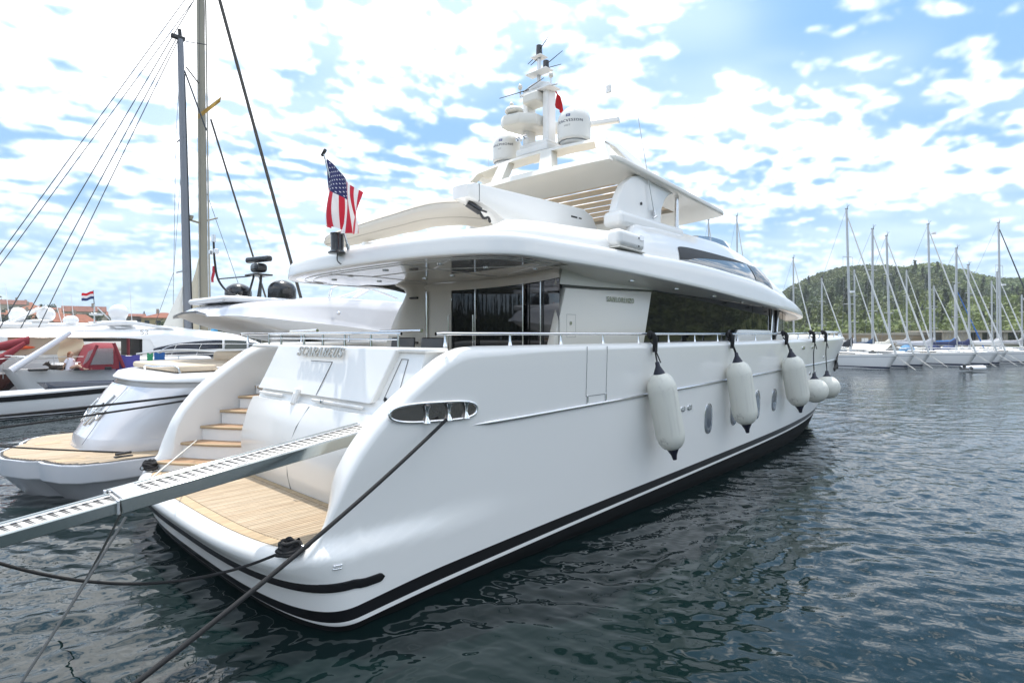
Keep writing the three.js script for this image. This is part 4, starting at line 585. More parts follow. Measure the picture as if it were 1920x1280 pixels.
// ---- mooring lines
const coil = (c, r, name, label) => { const p = []; const rr = mulberry(name.length + Math.round(c.x * 10)); for (let i = 0; i <= 90; i++) { const a = i * 0.62, k = i / 90; p.push(V(c.x + Math.cos(a) * r * (0.5 + 0.5 * rr()) * (1 - 0.3 * k), c.y + 0.03 + 0.14 * k * (0.6 + 0.6 * rr()), c.z + Math.sin(a) * r * (0.5 + 0.5 * rr()) * (1 - 0.3 * k))); } return tube(p, 0.021, 480, 8); };
function ropeThing(label, geos, mat, name = 'mooring_rope', kind) { const t = solo(name, label, 'rope', null, geos, mat); return t; }
{
  const q = toWorld(1.80, 2.27, 3.50), end = V(-1.95, 0.62, -2.15);
  const quay = V(-2.8, 0.55, -1.6);
  solo('mooring_rope', 'thick black braided rope from the mooring port down across the picture', 'rope', null, sagRope(q, V(-3.1, 0.62, -3.9), 0.10, 0.023), ropeMat(7, 0, 0.045));
  const c = toWorld(-0.13, 0.86, 3.0), t = thing('cleat_rope', 'black rope coiled in a heap on the starboard corner of the stern platform', 'rope');
  part(t, 'rope_coil', coil(c, 0.17, 'coil'), ropeMat(8, 0, 0.06)); part(t, 'rope_tail', sagRope(c.clone().add(V(-0.1, 0.04, 0.05)), V(-5.6, 1.55, -5.4), 0.42, 0.017), ropeMat(6, 0, 0.045));
  part(t, 'deck_cleat', [rod(toWorld(-0.24, 0.93, 2.93), toWorld(0.02, 0.93, 3.07), 0.03), rod(toWorld(-0.12, 0.82, 3.0), toWorld(-0.12, 0.93, 3.0), 0.03)], M.chrome);
  const c2 = toWorld(0.0, 0.86, -2.98), t2 = thing('cleat_rope', 'black rope heaped on the port corner of the stern platform, partly behind the gangway', 'rope');
  part(t2, 'rope_coil', coil(c2, 0.16, 'coiled'), ropeMat(8, 0, 0.06)); part(t2, 'deck_cleat', rod(toWorld(-0.14, 0.93, -2.9), toWorld(0.16, 0.93, -3.05), 0.03), M.chrome);
  const g0 = toWorld(-1.68, 1.60, 2.72);
  solo('gangway_line', 'thin grey line hanging from the gangway joint down to the water', 'rope', null, sagRope(g0, toWorld(-2.75, 0.02, 2.9), 0.03, 0.013), ropeMat(3, 0, 0.05, lin(0.16, 0.16, 0.155)));
  solo('gangway_line', 'thin slack grey line from the gangway joint to the far side of the stern', 'rope', null, sagRope(toWorld(-1.70, 1.60, 2.6), toWorld(-1.95, 0.0, 0.9), 0.04, 0.012), ropeMat(3, 0, 0.05, lin(0.14, 0.14, 0.135)));
  solo('gangway_lanyard', 'pale thin lanyard from the port wing to the gangway end', 'rope', null, sagRope(toWorld(0.75, 1.35, -2.75), toWorld(-1.3, 1.78, 2.04), 0.0, 0.011), M.paleRope);
}
// ================================================================ boats moored to port of the yacht
const silver = phy(lin(0.66, 0.66, 0.69), 0.26, { metalness: 0.15, clearcoat: 0.9, clearcoatRoughness: 0.06 });
const whiteGel = phy(lin(0.78, 0.78, 0.78), 0.32, { clearcoat: 0.4, clearcoatRoughness: 0.1 });
const beige = std(lin(0.60, 0.50, 0.38), 0.9), navyGlass = phy(lin(0.012, 0.016, 0.034), 0.05, { clearcoat: 1, clearcoatRoughness: 0.03 });
const clearPane = phy(lin(0.75, 0.78, 0.78), 0.05, { transmission: 0.85, thickness: 0 });
const maroon = std(lin(0.22, 0.022, 0.032), 0.85);
// ---- the silver motor yacht next to it
{
  const n1 = yThing('motor_yacht', 'silver motor yacht with black domes on its roof and a teak bathing platform', 'motor yacht');
  const C = -7.45;
  const outl = [[1.6, -4.85], [-0.3, -4.85], [-0.75, -4.98], [-1.02, -5.3], [-1.22, -5.82], [-1.24, -6.1], [-1.45, -6.32], [-1.74, -7.0], [-1.78, C]];
  const full = [...outl, ...[...outl].reverse().slice(1).map(([x, z]) => [x, 2 * C - z])];
  // platform: sculpted stern that tucks in towards the water
  const rows = []; for (const [y, k, dx] of [[0.74, 1, 0], [0.72, 1.003, -0.004], [0.40, 1.0, 0.02], [0.36, 0.995, 0.04], [0.30, 0.955, 0.10], [0.06, 0.90, 0.30], [-0.3, 0.84, 0.6]]) rows.push(full.map(([x, z]) => [x + (x < 1.5 ? dx : 0), y, C + (z - C) * k]));
  const plat = part(n1, 'platform', join([loft(rows), slab(full, 0.02, 0.725)]), silver);
  part(plat, 'platform_teak', slab(full.map(([x, z]) => [x + (x < 1 ? 0.07 : 0), C + (z - C) * 0.975]), 0.012, 0.744), caulk);
  for (let k = 0; k < 56; k++) { const z = -9.85 + k * 0.089, zz = Math.abs(z + 0.04 - C); const xa = -tween([[0, 1.66], [0.5, 1.60], [1.15, 1.28], [1.4, 1.10], [1.7, 1.05], [2.1, 0.9], [2.4, 0.55], [2.5, 0.2]], zz); if (zz > 2.5) continue; const g = box(1.5 - xa, 0.014, 0.081, (1.5 + xa) / 2, 0.757, z + 0.04), p = g.attributes.position, u = g.attributes.uv, o = hash2(k, 8) * 4; for (let i = 0; i < p.count; i++) u.setXY(i, p.getX(i) * 0.4 + o, p.getZ(i) + o); part(plat, 'teak_plank', g, teakMat[Math.floor(hash2(k, 5) * 4)]); }
  for (const z of [-6.1, 2 * C + 6.1]) part(plat, 'deck_hatch', uvXZ(rbox(0.5, 0.016, 0.34, 0.004, -0.75, 0.762, z + 0.35)), teakEdge);
  part(plat, 'deck_cleat', [rod(toWorldless(-0.05, 0.84, -5.22), toWorldless(0.25, 0.84, -5.3), 0.03), rbox(0.34, 0.03, 0.12, 0.01, 0.1, 0.775, -5.26)], M.dark);
  // rounded stern block (garage) rising from the platform
  const hs = [[0.76, -0.42, 2.05], [0.80, -0.40, 2.08], [1.02, -0.34, 2.12], [1.04, -0.31, 2.10], [1.3, -0.14, 2.22], [1.7, 0.14, 2.36], [2.05, 0.42, 2.44], [2.18, 0.55, 2.46]];
  const ring = (y, xa, w, pow = 2.7) => { const r = []; for (let i = 0; i <= 60; i++) { const a = -Math.PI / 2 + Math.PI * i / 60, c = Math.cos(a), s = Math.sin(a); r.push([2.2 - (2.2 - xa) * Math.pow(Math.abs(c), 2 / pow), y, C + w * Math.sign(s) * Math.pow(Math.abs(s), 2 / pow)]); } return [[9, y, C - w], ...r, [9, y, C + w]]; };
  const st = part(n1, 'stern_block', loft(hs.map((h) => ring(...h))), silver);
  part(st, 'smoked_band', loft([[2.18, 0.57, 2.44], [2.30, 0.60, 2.42]].map((h) => ring(...h))), std(lin(0.42, 0.40, 0.38), 0.15));
  part(st, 'stern_cap', loft([[2.30, 0.56, 2.46], [2.34, 0.54, 2.48], [2.46, 0.66, 2.44], [2.5, 0.86, 2.3], [2.5, 1.4, 1.8]].map((h) => ring(...h))), whiteGel);
  part(st, 'centre_joint', tube([[-0.38, 0.9, C + 0.75], [-0.2, 1.2, C + 0.78], [0.12, 1.7, C + 0.8], [0.5, 2.15, C + 0.8]], 0.006, 20, 5), M.seam);
  // metal script on the stern
  const onSt = (y, z) => { const xa = tween(hs.map((h) => [h[0], h[1]]), y), w = tween(hs.map((h) => [h[0], h[2]]), y), k = Math.abs(z - C) / w; return V(2.2 - (2.2 - xa) * Math.pow(Math.max(0, 1 - Math.pow(k, 2.7)), 1 / 2.7) - 0.03, y, z); };
  for (const pts of [[[1.25, -8.5], [1.6, -8.2], [1.8, -8.15], [1.6, -8.4], [1.35, -8.1]], [[1.3, -8.0], [1.62, -7.8], [1.5, -7.7], [1.32, -7.75]], [[1.35, -7.6], [1.7, -7.35], [1.75, -7.25]], [[1.25, -7.5], [1.6, -7.2], [1.95, -7.0]], [[1.3, -7.2], [1.5, -7.05], [1.42, -6.9], [1.62, -6.75]], [[1.55, -7.6], [1.58, -6.8]]]) part(st, 'script_stroke', tube(pts.map(([y, z]) => onSt(y, z)), 0.028, 24, 6), M.brushed);
  part(st, 'grab_rail', tube([[0.95, 2.5, -6.9], [0.9, 2.64, -6.8], [0.95, 2.65, -6.2], [1.25, 2.65, -5.55], [1.3, 2.5, -5.5]], 0.022, 40, 7), M.chrome);
  // sun pad under a beige cover, with an awning corner
  part(n1, 'sun_pad', [rbox(2.6, 0.16, 3.6, 0.07, 2.5, 2.60, C + 0.1), rbox(1.0, 0.30, 2.6, 0.12, 3.6, 2.78, C + 0.1)], beige);
  part(n1, 'shade_flap', loft([0, 1, 2, 3].map((i) => { const r = []; for (let j = 0; j <= 6; j++) r.push([2.0 + j * 0.2, 2.60 - i * 0.05 - 0.03 * Math.sin(j), -5.3 + i * 0.03]); return r; })), beige); part(n1, 'shade_pole', rod(V(2.2, 1.9, -5.15), V(2.2, 2.6, -5.25), 0.018), M.dark);
  // hull side
  const side = []; for (const [y, w] of [[-0.3, 2.1], [0.2, 2.35], [0.9, 2.5], [1.6, 2.58], [2.3, 2.62], [2.62, 2.6], [2.66, 2.5]]) { const r = []; for (let i = 0; i <= 30; i++) { const s = i / 30, x = 1.9 + s * 15, k = 1 - Math.pow(Math.max(0, (s - 0.35) / 0.65), 2.4); r.push([x - (y < 2 ? (2 - y) * 0.5 * (i === 0 ? -1 : 0) : 0), y + 0.3 * s * s, C + Math.max(0.02, w * k)]); } side.push(r); }
  const sg = loft(side), sg2 = sg.clone(); { const p = sg2.attributes.position; for (let i = 0; i < p.count; i++) p.setZ(i, 2 * C - p.getZ(i)); sg2.computeVertexNormals(); }
  const hl = part(n1, 'hull_side', join([sg, sg2]), silver); part(hl, 'deck', slab([[2.5, C - 2.5], [10, C - 2.4], [15.5, C - 0.5], [15.5, C + 0.5], [10, C + 2.4], [2.5, C + 2.5]], 0.04, 2.5), whiteGel);
  // roof wing with its swept side
  const prof = [[2.1, 3.98], [2.25, 4.05], [2.65, 4.22], [3.6, 4.36], [5.5, 4.52], [7.5, 4.5], [9.5, 4.2], [12, 3.2], [12, 2.6], [9, 2.6], [6.4, 2.9], [5.6, 3.1], [4.8, 3.26], [4.1, 3.42], [3.5, 3.56], [2.9, 3.72]];
  const rows2 = []; const top = prof.slice(0, 8), low = [[2.1, 3.96], [2.9, 3.73], [3.5, 3.57], [4.1, 3.42], [4.8, 3.26], [5.8, 3.06], [7.5, 2.75], [12, 2.6]];
  const topY = curveOf(top), lowY = curveOf(low);
  for (let i = 0; i <= 40; i++) { const x = 2.1 + Math.pow(i / 40, 1.2) * 9.9, T = topY(x), Lw = Math.min(lowY(x), T - 0.03), w = 2.05 + 0.1 * Math.sin(Math.min(1, (x - 2.1) / 3) * 1.57), row = [], corner = 1 - 0.35 * sstep(3.0, 2.1, x); for (let k = 0; k <= 24; k++) { const a = -1 + 2 * k / 24, e = Math.abs(a); row.push([x, T - 0.10 * e * e - (T - Lw) * 0.55 * sstep(0.72, 1.0, e), C + Math.sign(a) * corner * w * (e < 0.72 ? e * 1.15 : lerp(0.828, 1.0, (e - 0.72) / 0.28))]); } rows2.push(row); }
  const roof = part(n1, 'roof', loft(rows2), silver);
  const rows3 = []; for (let i = 0; i <= 40; i++) { const x = 2.1 + Math.pow(i / 40, 1.2) * 9.9, T = topY(x), Lw = Math.min(lowY(x), T - 0.03), w = 2.05 + 0.1 * Math.sin(Math.min(1, (x - 2.1) / 3) * 1.57), corner = 1 - 0.35 * sstep(3.0, 2.1, x), yE = T - 0.10 - (T - Lw) * 0.55; rows3.push([[x, yE, C + w * corner], [x, lerp(yE, Lw, 0.6), C + w * corner * 0.985], [x, Lw, C + w * corner * 0.93], [x, Lw + 0.08, C + w * 0.4 * corner], [x, Lw + 0.08, C - w * 0.4 * corner], [x, Lw, C - w * corner * 0.93], [x, lerp(yE, Lw, 0.6), C - w * corner * 0.985], [x, yE, C - w * corner]]); }
  part(roof, 'roof_underside', loft(rows3), whiteGel); part(roof, 'speaker_disc', put(new THREE.CylinderGeometry(0.09, 0.09, 0.02, 20), 4.55, 3.38, C + 1.98, Math.PI / 2), std(lin(0.5, 0.49, 0.47), 0.7));
  part(roof, 'roof_light', ball(0.06, 5.3, 4.02, C + 2.14, 1, 1, 1, 12), M.chrome);
  // cabin below the roof
  part(n1, 'saloon_wall', [rbox(0.2, 1.3, 4.0, 0.05, 5.3, 2.7, C), rbox(7, 1.0, 0.1, 0.03, 8.8, 2.9, C + 1.98), rbox(7, 1.0, 0.1, 0.03, 8.8, 2.9, C - 1.98)], whiteGel);
  part(n1, 'saloon_door', [rbox(0.05, 1.1, 1.5, 0.02, 5.18, 2.75, C + 1.0)], M.glass); part(n1, 'door_frame', [rbox(0.07, 1.2, 0.1, 0.02, 5.16, 2.8, C + 1.85), rbox(0.07, 1.2, 0.08, 0.02, 5.16, 2.8, C + 0.2)], M.black);
  part(n1, 'side_window', slab([[5.6, 3.0], [6.1, 3.18], [7.0, 3.05], [7.5, 2.86], [6.4, 2.8]], 0.02, C + 2.13, 'xy'), M.glass); part(n1, 'side_window', slab([[7.7, 2.75], [8.6, 3.1], [10, 3.3], [10.6, 3.0], [9.8, 2.75]], 0.02, C + 2.14, 'xy'), M.smoke);
  part(n1, 'bar_counter', rbox(0.5, 0.5, 1.2, 0.05, 4.6, 2.75, C + 1.1), beige);
  // roof gear
  const dm = (x, y, z, r) => put(lathe([[r * 0.96, 0], [r, 0.04], [r, r * 0.7], ...Array.from({ length: 10 }, (_, i) => { const a = (i + 1) / 10 * Math.PI / 2; return [Math.max(0.001, r * Math.cos(a)), r * 0.7 + r * 0.75 * Math.sin(a)]; })], 32), x, y, z);
  part(n1, 'satellite_dome', dm(4.2, 4.40, -6.45, 0.38), M.black); part(n1, 'satellite_dome', dm(3.45, 4.36, -7.6, 0.36), M.black);
  const rb = part(n1, 'roof_plinth', rbox(1.9, 0.16, 2.6, 0.08, 3.4, 4.34, C + 0.1), whiteGel);
  const rs = part(n1, 'radar_stand', [rod(V(3.7, 4.4, -6.9), V(3.72, 5.05, -6.7), 0.03), rod(V(3.9, 4.4, -7.2), V(3.85, 5.05, -7.0), 0.03), rod(V(3.5, 4.4, -7.1), V(3.6, 5.05, -6.9), 0.03), rbox(0.55, 0.05, 0.6, 0.02, 3.72, 5.08, -6.86)], M.black);
  part(rs, 'radar_gearbox', rbox(0.36, 0.26, 0.42, 0.1, 3.72, 5.28, -6.86), M.black); part(rs, 'radar_scanner', rbox(0.18, 0.17, 1.0, 0.07, 3.72, 5.52, -6.86, 0, 0.25, 0), M.black);
  const arm = part(n1, 'light_mast', tube([[3.5, 4.45, -7.0], [3.1, 4.55, -7.25], [2.85, 4.9, -7.4], [2.75, 5.4, -7.4], [2.72, 5.95, -7.4]], 0.03, 40, 7), M.black); part(arm, 'mast_brace', rod(V(2.86, 4.95, -7.4), V(3.55, 5.05, -7.0), 0.018), M.black);
  part(arm, 'mast_lamp', rod(V(2.72, 5.95, -7.4), V(2.72, 6.15, -7.4), 0.06, 0.06, 12), M.steel); for (const z of [-7.58, -7.22]) part(arm, 'side_lamp', rbox(0.12, 0.14, 0.1, 0.03, 2.72, 5.68, z), M.steel);
  part(arm, 'mast_flag', loft([0, 1, 2, 3, 4].map((i) => { const r = []; for (let j = 0; j <= 4; j++) r.push([2.74 + 0.03 * Math.sin(j * 2 + i), 5.3 - i * 0.11, -7.42 - j * 0.03 - i * 0.015]); return r; })), std(lin(0.5, 0.04, 0.06), 0.85, { side: THREE.DoubleSide }));
  for (const z of [-5.6, -5.7]) part(n1, 'roof_rail', tube([[5.2, 4.45, z], [5.3, 4.75, z], [6.6, 4.8, z - 0.1], [7.6, 4.55, z - 0.1]], 0.02, 30, 6), M.chrome);
  part(n1, 'folded_bimini', [rod(V(6.2, 4.5, -6.0), V(7.2, 4.9, -6.6), 0.05), rod(V(6.6, 4.5, -8.4), V(7.4, 4.9, -7.4), 0.05)], whiteGel);
  for (const [dy, r] of [[0, 0.026], [0.16, 0.022]]) solo('mooring_rope', dy ? 'lower of two black ropes crossing the silver yacht stern' : 'upper of two taut black ropes crossing the silver yacht stern', 'rope', null, sagRope(toWorld(2.0, 2.08 - dy * 0.5, -4.85), toWorld(-4.6, 1.62 - dy * 1.9, -7.2 + dy * 3), 0.06, r), ropeMat(9, 0, 0.06));
  solo('mooring_rope', 'thin dark rope lying across the silver yacht teak platform to its cleat', 'rope', null, sagRope(toWorld(0.1, 0.86, -5.26), toWorld(-3.2, 1.25, -7.9), 0.03, 0.018), ropeMat(5, 0, 0.05));
}
function toWorldless(x, y, z) { return V(x, y, z); }
// ---- a general small-boat hull: x forward from the stern, deck height fb, returned as side and deck sheets
function boatHull(L, B, fb, o = {}) {
  const { stern = 0.75, rake = 0.9, low = 0, up = 1, deckIn = 0.02, full = 2.3, spring = 0.25 } = o, n = 30, rows = [], R = 8;
  const half = (s) => B / 2 * (s < 0.42 ? lerp(stern, 1, Math.sin(s / 0.42 * Math.PI / 2)) : 1 - Math.pow((s - 0.42) / 0.58, full));
  for (let r = 0; r <= R; r++) { const k = lerp(low, up, r / R), row = []; for (let i = -n; i <= n; i++) { const s = 1 - Math.abs(i) / n, sg = i < 0 ? -1 : 1, y = k * (fb + spring * Math.pow(s, 2)), x = s * (L - rake) + rake * Math.pow(s, 8) * k - 0.0, w = half(s) * (0.80 + 0.20 * Math.pow(Math.max(0, k), 0.6)); row.push([x, y, sg * Math.max(0, w)]); } rows.push(row); }
  const g = loft(rows), tr = loft(rows.map((r) => [r[0], r[r.length - 1]]));
  const top = rows[R], dk = loft([top.slice(0, n + 1), top.slice(n).reverse()].map((r) => r.map((p) => [p[0], p[1] - deckIn, p[2] * 0.98])));
  return { side: join([g, tr]), deck: dk, half, yDeck: (s) => fb + spring * s * s };
}
// ---- people and animals: one continuous surface from joints and radii
function bodyMesh(bones, res = 44) {
  const bb = new THREE.Box3(); for (const [a, b, r1, r2] of bones) { bb.expandByPoint(V(...a).subScalar(Math.max(r1, r2) + 0.05)); bb.expandByPoint(V(...a).addScalar(Math.max(r1, r2) + 0.05)); bb.expandByPoint(V(...b).subScalar(Math.max(r1, r2) + 0.05)); bb.expandByPoint(V(...b).addScalar(Math.max(r1, r2) + 0.05)); }
  const c = bb.getCenter(V(0, 0, 0)), h = Math.max(...bb.getSize(V(0, 0, 0)).toArray()) / 2 * 1.08, mc = new MarchingCubes(res, M.dark, false, false, 60000), p = V(0, 0, 0), q = V(0, 0, 0);
  for (let k = 0; k < res; k++) for (let j = 0; j < res; j++) for (let i = 0; i < res; i++) {
    p.set((i - res / 2) / (res / 2) * h + c.x, (j - res / 2) / (res / 2) * h + c.y, (k - res / 2) / (res / 2) * h + c.z); let d = 9;
    for (const [a, b, r1, r2] of bones) { const bx = b[0] - a[0], by = b[1] - a[1], bz = b[2] - a[2], l2 = bx * bx + by * by + bz * bz || 1e-6, t = clamp(((p.x - a[0]) * bx + (p.y - a[1]) * by + (p.z - a[2]) * bz) / l2, 0, 1), e = Math.hypot(p.x - a[0] - bx * t, p.y - a[1] - by * t, p.z - a[2] - bz * t) - lerp(r1, r2, t), kk = 0.035, hh = clamp(0.5 + 0.5 * (d - e) / kk, 0, 1); d = lerp(d, e, hh) - kk * hh * (1 - hh); }
    mc.field[i + j * res + k * res * res] = -d;
  }
  mc.isolation = 0; mc.update();
  const n = mc.count, g = new THREE.BufferGeometry(), pos = new Float32Array(mc.positionArray.slice(0, n * 3)); for (let i = 0; i < n; i++) { pos[i * 3] = pos[i * 3] * h + c.x; pos[i * 3 + 1] = pos[i * 3 + 1] * h + c.y; pos[i * 3 + 2] = pos[i * 3 + 2] * h + c.z; }
  g.setAttribute('position', new THREE.BufferAttribute(pos, 3)); g.setAttribute('normal', new THREE.BufferAttribute(new Float32Array(mc.normalArray.slice(0, n * 3)), 3)); g.setAttribute('uv', new THREE.BufferAttribute(new Float32Array(n * 2), 2)); return g;
}
const skin = std(lin(0.42, 0.25, 0.17), 0.6);
function personAt(label, pos, turn, o = {}) {   // seated, knees up, leaning back on the hands
  const t = thing('person', label, 'person', null, pos, turn);
  const B = [[[0, 0.12, 0], [0.02, 0.42, 0], 0.15, 0.16], [[0.02, 0.42, 0], [0, 0.56, 0], 0.16, 0.10], [[0, 0.56, 0], [0.01, 0.66, 0], 0.055, 0.055], [[0.01, 0.74, 0], [0.03, 0.78, 0], 0.10, 0.10], [[0, 0.08, 0.1], [0.42, 0.22, 0.13], 0.085, 0.065], [[0.42, 0.22, 0.13], [0.75, 0.04, 0.13], 0.06, 0.045], [[0, 0.08, -0.1], [0.42, 0.22, -0.13], 0.085, 0.065], [[0.42, 0.22, -0.13], [0.75, 0.04, -0.13], 0.06, 0.045], [[0.75, 0.04, 0.13], [0.88, 0.05, 0.13], 0.04, 0.03], [[0.75, 0.04, -0.13], [0.88, 0.05, -0.13], 0.04, 0.03]];
  for (const s of [1, -1]) { B.push([[0, 0.53, 0.17 * s], [-0.12, 0.3, 0.22 * s], 0.055, 0.045], [[-0.12, 0.3, 0.22 * s], [-0.22, 0.05, 0.2 * s], 0.042, 0.032]); for (let f = 0; f < 4; f++) B.push([[-0.22, 0.04, 0.2 * s], [-0.30 - 0.01 * (f % 3), 0.02, 0.2 * s + (f - 1.5) * 0.022], 0.016, 0.011]); B.push([[-0.22, 0.04, 0.2 * s], [-0.24, 0.02, 0.15 * s], 0.015, 0.011]); }
  B.push([[0.12, 0.75, 0], [0.145, 0.735, 0], 0.016, 0.012]);
  part(t, 'body', bodyMesh(B, 64), skin);
  part(t, 'shirt', (() => { const rows = []; for (const [y, a, b, x] of [[0.02, 0.19, 0.21, 0], [0.2, 0.18, 0.20, 0.0], [0.4, 0.175, 0.215, 0.02], [0.52, 0.15, 0.22, 0.01], [0.58, 0.10, 0.14, 0], [0.61, 0.075, 0.085, 0.005]]) { const r = []; for (let i = 0; i <= 20; i++) { const q = i / 20 * Math.PI * 2; r.push([x + a * Math.cos(q), y, b * Math.sin(q)]); } rows.push(r); } const g = [loft(rows)]; for (const s of [1, -1]) g.push(rod(V(0, 0.53, 0.16 * s), V(-0.09, 0.36, 0.215 * s), 0.085, 0.07, 12)); return join(g); })(), std(o.shirt || lin(0.72, 0.68, 0.74), 0.9));
  part(t, 'hair', join([ball(0.115, -0.005, 0.785, 0, 1.02, 1.02, 1, 18), ball(0.085, -0.05, 0.70, 0, 0.9, 1.2, 1, 14)]), std(o.hair || lin(0.23, 0.08, 0.03), 0.8));
  return t;
}
// ---- low white launch with a black rubbing band
{ const o = yThing('launch', 'low white launch with a broad black band along its side, on the water', 'launch'); const h = boatHull(10.5, 2.6, 0.86, { stern: 0.8, rake: 0.8, low: -0.2 });
  const at2 = new THREE.Matrix4().makeTranslation(-4.8, 0, -23.3); part(o, 'hull', h.side.applyMatrix4(at2), whiteGel); part(o, 'deck', h.deck.applyMatrix4(at2), whiteGel);
  const s = boatHull(10.52, 2.64, 0.86, { stern: 0.8, rake: 0.8, low: 0.70, up: 0.93 }); part(o, 'rubbing_band', s.side.applyMatrix4(at2), M.rubber); const k = boatHull(10.51, 2.62, 0.86, { stern: 0.8, rake: 0.8, low: -0.1, up: 0.14 }); part(o, 'boot_stripe', k.side.applyMatrix4(at2), M.boot);
  part(o, 'outboard_motor', [rbox(0.5, 0.5, 0.4, 0.12, 3.6, 0.55, -21.4), rbox(0.22, 0.5, 0.2, 0.06, 3.6, 0.15, -21.4)], M.black); }
{ const o = yThing('inflatable_dinghy', 'small grey inflatable dinghy beside the silver yacht stern', 'dinghy'); part(o, 'tube', tube([[5.2, 0.16, -21.2], [3.6, 0.16, -21.2], [2.9, 0.2, -20.7], [3.6, 0.16, -20.2], [5.2, 0.16, -20.2]], 0.2, 60, 12), std(lin(0.66, 0.67, 0.68), 0.5)); part(o, 'floor', rbox(2.0, 0.05, 0.9, 0.02, 4.3, 0.1, -20.7), M.dark); }
// ---- navy launch lying between
{ const o = yThing('launch', 'navy blue launch with an oval port, lying against the white sailing boat', 'launch'); const h = boatHull(8, 2.0, 1.02, { stern: 0.9, rake: 1.2, low: -0.1 }), m4 = new THREE.Matrix4().makeRotationY(Math.PI).setPosition(9.0, 0, -24.0);
  part(o, 'hull', h.side.applyMatrix4(m4), phy(lin(0.022, 0.032, 0.055), 0.2, { clearcoat: 0.6 })); part(o, 'deck', h.deck.applyMatrix4(m4), std(lin(0.05, 0.06, 0.1), 0.8));
  part(o, 'port_ring', put(new THREE.TorusGeometry(0.2, 0.03, 8, 28).scale(1.7, 0.8, 1), 3.0, 0.72, -23.08), M.steel); part(o, 'port_glass', put(new THREE.CylinderGeometry(0.2, 0.2, 0.03, 24).rotateX(Math.PI / 2).scale(1.65, 0.75, 1), 3.0, 0.72, -23.09), M.glass); }
